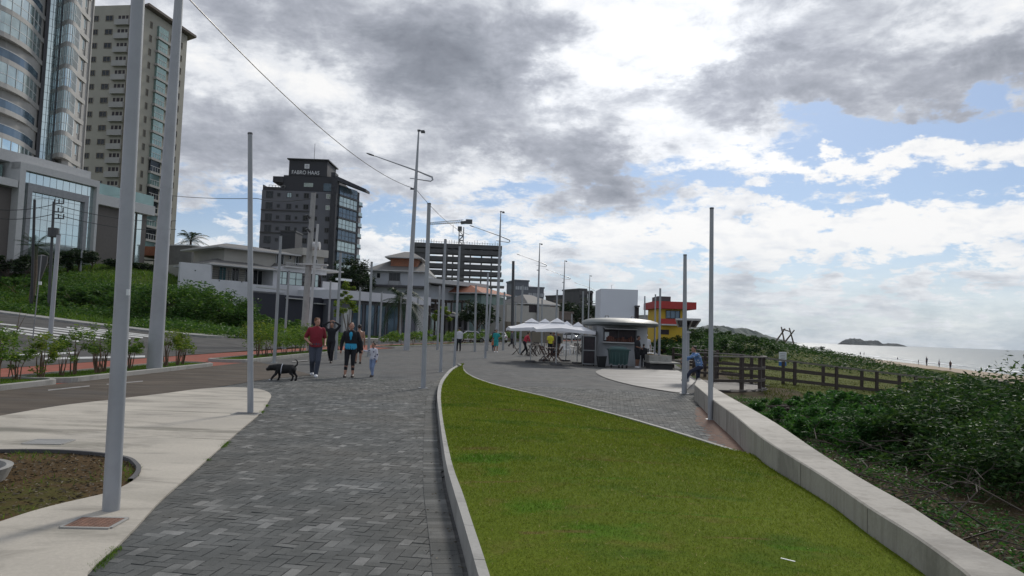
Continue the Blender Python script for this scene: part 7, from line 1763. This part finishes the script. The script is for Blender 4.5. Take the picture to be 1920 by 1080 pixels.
    if jacket:
        mb = MB(); pel,nk = J['pel'],J['neck']; torso(mb,J,.030,z_lo=pel.z+.10,belly=belly,w_=w_)
        for sd in 'lr':
            a,b,c = J['sh'+sd],J['el'+sd],J['wr'+sd]; limb(mb,a.lerp(nk,.4)+Vector((0,0,-.03)),a,.07,.074*fat); limb(mb,a,b,.074*fat,.060*fat); limb(mb,b,b.lerp(c,.97),.060*fat,.044)
        jk = fin(mb,'jacket',jacket)
        mb = MB(); c = J['chest']; mb.ell(c+Vector((0,.125*w_,.07)),(.062,.04,.10),12,10); mb.ell(c+Vector((0,.130*w_,-.01)),(.035,.035,.10),12,10); fin(mb,'neckline',shirt[0])
    for sd in 'lr':
        an = J['an'+sd]; mb = MB(); k_ = .012; mb.tube([an+Vector((0,-.055,-.035)),an+Vector((0,.0,-.035)),an+Vector((0,.09,-.052)),an+Vector((0,.175,-.060))],[.040+k_,.046+k_,.043+k_,.026+k_],10)
        me = remesh(mb,vox,2)
        for v in me.vertices: v.co.z = max(v.co.z, an.z-.083)
        me.transform(T_); link_mesh('shoe',me,shoes,e,True)
    mb = MB(); q = .01
    mb.ell(hc+hr_@Vector((0,-.022,.042))*hs,(.084*hs,.093*hs,.096*hs),16,12,hr_)
    if hairstyle == 'short':
        for i in range(14): a_ = i*2.4; mb.ell(hc+hr_@Vector((.055*math.cos(a_),-.02+.06*math.sin(a_),.10+.015*math.sin(i)))*hs,(.03,.03,.022),7,5)
    if hairstyle == 'bun': mb.ell(hc+Vector((0,-.02,.165))*hs,(.042,.042,.042),10,8)
    if hairstyle == 'tied': mb.ell(hc+hr_@Vector((0,-.12,.0))*hs,(.035,.04,.06),10,8)
    if hairstyle == 'long':
        mb.tube([hc+Vector((0,-.06,.04)),hc+Vector((0,-.09,-.08)),hc+Vector((0,-.08,-.22))],[.07,.075,.04],10)
    if hairstyle == 'cap': mb.ell(hc+hr_@Vector((0,.09,.055))*hs,(.06,.07,.012),10,6,hr_)
    fin(mb,'hair' if hairstyle != 'cap' else 'cap',hair,max(vox,.01),1)
    if fingers:
        for sg in (-1,1):
            mb = MB(); mb.ell(hc+hr_@Vector((sg*.030,.083,.008))*hs,(.011,.007,.006),8,6); me = mb.mesh(); me.transform(T_); link_mesh('eye',me,'eye',e,True)
        mb = MB(); mb.ell(hc+hr_@Vector((0,.094,-.056))*hs,(.022,.006,.006),8,6); me = mb.mesh(); me.transform(T_); link_mesh('mouth',me,'lip',e,True)
    return e, J, T_
def at(px, py, z=None):
    p = gp(px,py,0.); return Vector((p.x,p.y,.012 if p.y < 27 else .004))
FAC = math.pi   # facing the camera
# man in red, walking towards us, head turned to his right
person('man in a dark red t-shirt and jeans walking beside the black dog, white trainers', at(589,708), FAC+.35, 1.80, 'skin_a','hair_ginger',('cloth_red','short'),('cloth_jeans','long'),'shoe_white',
  dict(knl=(-.07,.16,.50),anl=(-.03,.12,.09),knr=(.09,.10,.50),anr=(.05,-.20,.13),elr=(.30,-.10,1.14),wrr=(.20,.14,1.02),ell=(-.27,-.12,1.14),wrl=(-.25,.10,.98),head=(-.01,.05,1.615)), .012, belly=.03, w_=1.12, fingers=True, headyaw=.45)
person('person in black with both arms raised behind the head, walking behind the man in red', at(619,681), FAC+.1, 1.74,'skin_b','hair_dark',('cloth_black','long'),('cloth_black','long'),'shoe_dark',
  dict(ell=(-.34,.02,1.60),wrl=(-.12,-.06,1.74),elr=(.34,.02,1.60),wrr=(.12,-.06,1.74),knl=(-.08,.15,.50),anl=(-.05,.10,.09),knr=(.08,-.02,.50),anr=(.05,-.25,.18)), .02)
person('woman in a black jacket over a turquoise top and cropped black leggings', at(655,708), FAC+.12, 1.70,'skin_a','hair_brown',('cloth_turq','none'),('cloth_black','tight'),'shoe_dark',
  dict(knl=(-.09,.06,.49),anl=(-.10,.02,.085),knr=(.10,.12,.50),anr=(.13,.14,.085),elr=(.28,-.02,1.12),wrr=(.30,.03,.86),ell=(-.30,-.04,1.12),wrl=(-.36,.0,.88),head=(0,.03,1.62)), .012, w_=1.08, fingers=True, hairstyle='tied', jacket='cloth_black', headyaw=.25)
person('shirtless person with dark hair walking away behind the woman in black', at(671,682), 0.2, 1.66,'skin_b','hair_dark',None,('cloth_black','short'),'shoe_dark',
  dict(knl=(-.10,.10,.49),anl=(-.10,.12,.085)), .02, w_=1.1)
person('small child in a white spotted top and pale blue trousers holding the woman\'s hand', at(698,707), FAC-.5, 1.07,'skin_b','hair_dark',('cloth_spots','long'),('cloth_lblue','long'),'shoe_dark',
  dict(elr=(.36,.04,1.30),wrr=(.60,.10,1.34),ell=(-.26,0,1.12),wrl=(-.27,.05,.88),knl=(-.10,.12,.50),anl=(-.09,.12,.085),anr=(.08,-.12,.12)), .014, w_=1.12, hairstyle='bun', fingers=True)
person('man in a white long sleeved shirt and black trousers beside a post', at(860,658.5), .3, 1.76,'skin_b','hair_dark',('cloth_white','long'),('cloth_black','long'),'shoe_dark',dict(knl=(-.1,.12,.5),anl=(-.1,.1,.085)),.03)
person('person in a bright teal t-shirt and shorts walking near the far posts', at(929.5,661), FAC, 1.72,'skin_b','hair_dark',('cloth_teal','short'),('cloth_teal','short'),'shoe_white',dict(knl=(-.1,.14,.5),anl=(-.1,.10,.085),ell=(-.28,.02,1.16),wrl=(-.20,.2,1.08)),.03)
person('toddler in orange walking right beside the teal shirted person', at(924.5,659), FAC, .95,'skin_b','hair_dark',('cloth_orange','long'),('cloth_navy','long'),'shoe_dark',{},.03)
person('person in navy partly hidden behind the teal shirted one', at(927,651), 0, 1.75,'skin_b','hair_dark',('cloth_navy','long'),('cloth_black','long'),'shoe_dark',{},.035)
person('person in a grey top striding under the edge of the left parasol', at(959,653), -1.2, 1.75,'skin_b','hair_dark',('cloth_grey','long'),('cloth_black','long'),'shoe_dark',dict(knl=(-.08,.2,.52),anl=(-.08,.22,.1),knr=(.08,-.05,.5),anr=(.08,-.35,.25)),.035)
person('person in a bright red top leaning over the table under the left parasol', at(983,667), -1.2, 1.7,'skin_b','hair_dark',('cloth_brightred','long'),('cloth_black','long'),'shoe_dark',dict(chest=(0,.10,1.26),neck=(0,.2,1.40),head=(0,.28,1.54),shl=(-.18,.18,1.36),shr=(.18,.18,1.36),ell=(-.2,.28,1.1),elr=(.2,.28,1.1),wrl=(-.12,.45,1.0),wrr=(.12,.45,1.0),knl=(-.1,.2,.5),anl=(-.1,.25,.085),anr=(.1,-.3,.12)),.03)
person('person in black with a bright yellow bag strap standing left in the parasol group', at(1031,668), .3, 1.66,'skin_b','hair_dark',('cloth_yellow','short'),('cloth_black','long'),'shoe_dark',{},.03)
person('person in brown standing in the middle of the parasol group', at(1038,667), 1.2, 1.72,'skin_c','hair_dark',('cloth_brown','long'),('cloth_black','long'),'shoe_dark',{},.03)
person('person in dark clothes standing right in the parasol group', at(1045,667), 2.5, 1.68,'skin_b','hair_brown',('cloth_black','long'),('cloth_brown','long'),'shoe_dark',{},.03)
person('man in a black t-shirt and black shorts standing beside the green container', Vector((P(1195,650,37.4).x,37.4,.004)), FAC+1.0, 1.64,'skin_c','hair_dark',('cloth_black','short'),('cloth_black','short'),'shoe_white',dict(ell=(-.27,.04,1.14),wrl=(-.12,.2,1.05),elr=(.26,.05,1.14),wrr=(.12,.22,1.08),knl=(-.11,.05,.49),anl=(-.12,.0,.085),knr=(.13,.03,.49),anr=(.16,.02,.085),head=(0,.07,1.60)),.02,w_=1.12)
person('person in black standing in the shade right beside the man in the black t-shirt', Vector((P(1207,650,38.6).x,38.6,.004)), 0, 1.2,'skin_c','hair_dark',('cloth_black','long'),('cloth_black','long'),'shoe_dark',{},.03)
person('seller in a white top and cap standing behind the yellow table', Vector((P(1213,650,43).x,43.2,.004)), FAC, 1.72,'skin_c','cloth_white',('cloth_white','short'),('cloth_grey','long'),'shoe_dark',{},.03,hairstyle='cap')
# person with the blue patterned shirt on the wall end
pz = P(1322,705,21.6); pz.z = .0
person('man in a blue and white patterned shirt leaning with one arm stretched out', Vector((pz.x+.1,pz.y+1.0,.0)), 1.57+.25, 1.42,'skin_b','hair_dark',('cloth_check','long'),('cloth_navy','long'),'shoe_dark',
  dict(chest=(.0,.10,1.26),neck=(0,.2,1.40),head=(0,.26,1.55),shl=(-.18,.18,1.36),shr=(.17,.18,1.36),ell=(-.16,.46,1.26),wrl=(-.14,.72,1.22),elr=(.2,.34,1.2),wrr=(.16,.56,1.1),hpl=(-.09,0,.9),knl=(-.1,.42,.74),anl=(-.1,.62,.46),anr=(.1,-.05,.085)),.016)
for lab,px,py,h_,c1,c2,yaw in [('left one of two people standing at the water edge, far away',1613,667,1.7,'black','black',0),('right one of the two people at the water edge, arms bent',1620,668,1.7,'brown','grey',1.2),
    ('person sitting low on the sand between the pairs on the beach',1683,676,1.1,'black','black',0),('person bending on the sand left of the tall walker',1722,684,1.2,'black','navy',1.),('tall person walking along the sand in dark clothes',1737.5,686,1.85,'navy','black',.4),
    ('person in pale clothes on the sand right of the tall walker',1761,689,1.45,'white','grey',.2),('rightmost person on the sand above the bush',1782,694,1.5,'brown','navy',2.)]:
    v = ray(px,py); p = None
    for d in np.arange(60,420,.5):
        q = P(px,py,d)
        if q.z < float(H(q.x,q.y))+.06: p = q; break
    if p is None: p = gp(px,py,-2.4)
    p.z = float(H(p.x,p.y))+.06
    person(lab,p,yaw,h_,'skin_c','hair_dark',('cloth_'+c1,'short'),('cloth_'+c2,'long'),'shoe_dark',dict(elr=(.33,.1,1.2),wrr=(.38,.25,1.05)) if 'arms' in lab else {},.06)
# dog ---------------------------------------------------------------
dp = at(533,714.5); dp.z = .012; e = empty('dog',dp,'black dog with a white harness strap and one white paw walking to the left','dog')
S_ = P(560,700,dp.y).x-P(500,700,dp.y).x   # total length in metres
sc_ = S_/1.02; T_ = Matrix.Translation(dp)@Matrix.Rotation(R(6),4,'Z')@Matrix.Scale(sc_,4)
mb = MB()
def dl_(pts, rad, n=10): mb.tube(pts,rad,n); [mb.ell(p,(r_,r_,r_),8,6) for p,r_ in zip(pts,rad)]
# x: negative = head
body = [(-.25,.385,.11,.145),(-.16,.375,.12,.16),(-.05,.37,.12,.155),(.08,.375,.115,.145),(.18,.385,.11,.135),(.27,.39,.10,.125),(.335,.39,.06,.08)]
V = []; n_ = 16
for x,z,ry,rz in [(-.31,.42,.05,.07)]+body:
    for k_ in range(n_): q = 2*math.pi*k_/n_; V.append((x,ry*math.cos(q),z+rz*math.sin(q)))
m_ = len(body)+1; mb.add(V,[(i*n_+k_,i*n_+(k_+1)%n_,(i+1)*n_+(k_+1)%n_,(i+1)*n_+k_) for i in range(m_-1) for k_ in range(n_)]+[tuple(range(n_))[::-1],tuple(range((m_-1)*n_,m_*n_))])
dl_([(-.25,0,.41),(-.36,0,.415)],[.115,.10]); mb.ell((-.42,0,.405),(.115,.098,.098),12,9)
dl_([(-.46,0,.375),(-.535,0,.35)],[.068,.055]); mb.ell((-.575,0,.36),(.02,.02,.018),8,6)
for sy in (-1,1): mb.add([(-.375,sy*.07,.49),(-.44,sy*.08,.475),(-.40,sy*.115,.35),(-.38,sy*.10,.48),(-.435,sy*.10,.468),(-.395,sy*.13,.355)],[(0,1,2),(3,5,4),(0,3,4,1),(1,4,5,2),(2,5,3,0)])
dl_([(-.22,-.06,.34),(-.26,-.065,.21),(-.36,-.065,.10),(-.40,-.065,.03)],[.066,.046,.036,.032]); dl_([(-.20,.06,.34),(-.17,.065,.20),(-.17,.065,.10),(-.20,.065,.025)],[.066,.046,.036,.032])
dl_([(.25,-.06,.38),(.20,-.07,.25),(.28,-.07,.15),(.25,-.07,.03)],[.088,.056,.036,.032]); dl_([(.27,.06,.38),(.28,.07,.25),(.36,.07,.16),(.35,.07,.03)],[.088,.056,.036,.032])
for x,y in ((-.425,-.065),(-.22,.065),(.23,-.07),(.33,.07)): mb.ell((x,y,.02),(.04,.026,.02),8,6)
dl_([(.31,0,.46),(.37,0,.51),(.385,0,.60),(.35,0,.665),(.29,0,.67)],[.034,.027,.023,.019,.013])
me = remesh(mb,.010,3); me.transform(T_); link_mesh('body',me,'fur_black',e,True)
mb = MB(); V = []
for x in (-.105,-.08):
    for k_ in range(20): q = 2*math.pi*k_/20; V.append((x+.02*math.sin(q),.128*math.cos(q),.372+.164*math.sin(q)))
mb.add(V,[(k_,(k_+1)%20,20+(k_+1)%20,20+k_) for k_ in range(20)]); me = mb.mesh(); me.transform(T_); link_mesh('harness','cloth_white' and me,'cloth_white',e)
mb = MB(); mb.ell((-.43,-.065,.022),(.046,.031,.025),10,7); me = mb.mesh(); me.transform(T_); link_mesh('white_paw',me,'cloth_white',e,True)
for sy in (-1,1):
    mb = MB(); mb.ell((-.475,sy*.062,.43),(.011,.011,.011),7,5); me = mb.mesh(); me.transform(T_); link_mesh('eye',me,'eye',e,True)

# ------------------------------------------------------------------ air
mb = MB(); mb.box((0,0,20),(17000,17000,140)); o = mb.build('haze','white_wall'); o.data.materials.clear()
hm = bpy.data.materials.new('haze_air'); hm.use_nodes = True; t = NT(hm.node_tree); t.n.clear(); pv = t.node('ShaderNodeVolumePrincipled'); pv.inputs['Color'].default_value = (.80,.87,.95,1); pv.inputs['Density'].default_value = .00004; pv.inputs['Anisotropy'].default_value = .3
mo = t.node('ShaderNodeOutputMaterial'); t.link(pv.outputs[0], mo.inputs['Volume']); o.data.materials.append(hm); tag(o, kind='stuff', label='thin sea haze in the air over the whole scene', cat='haze')
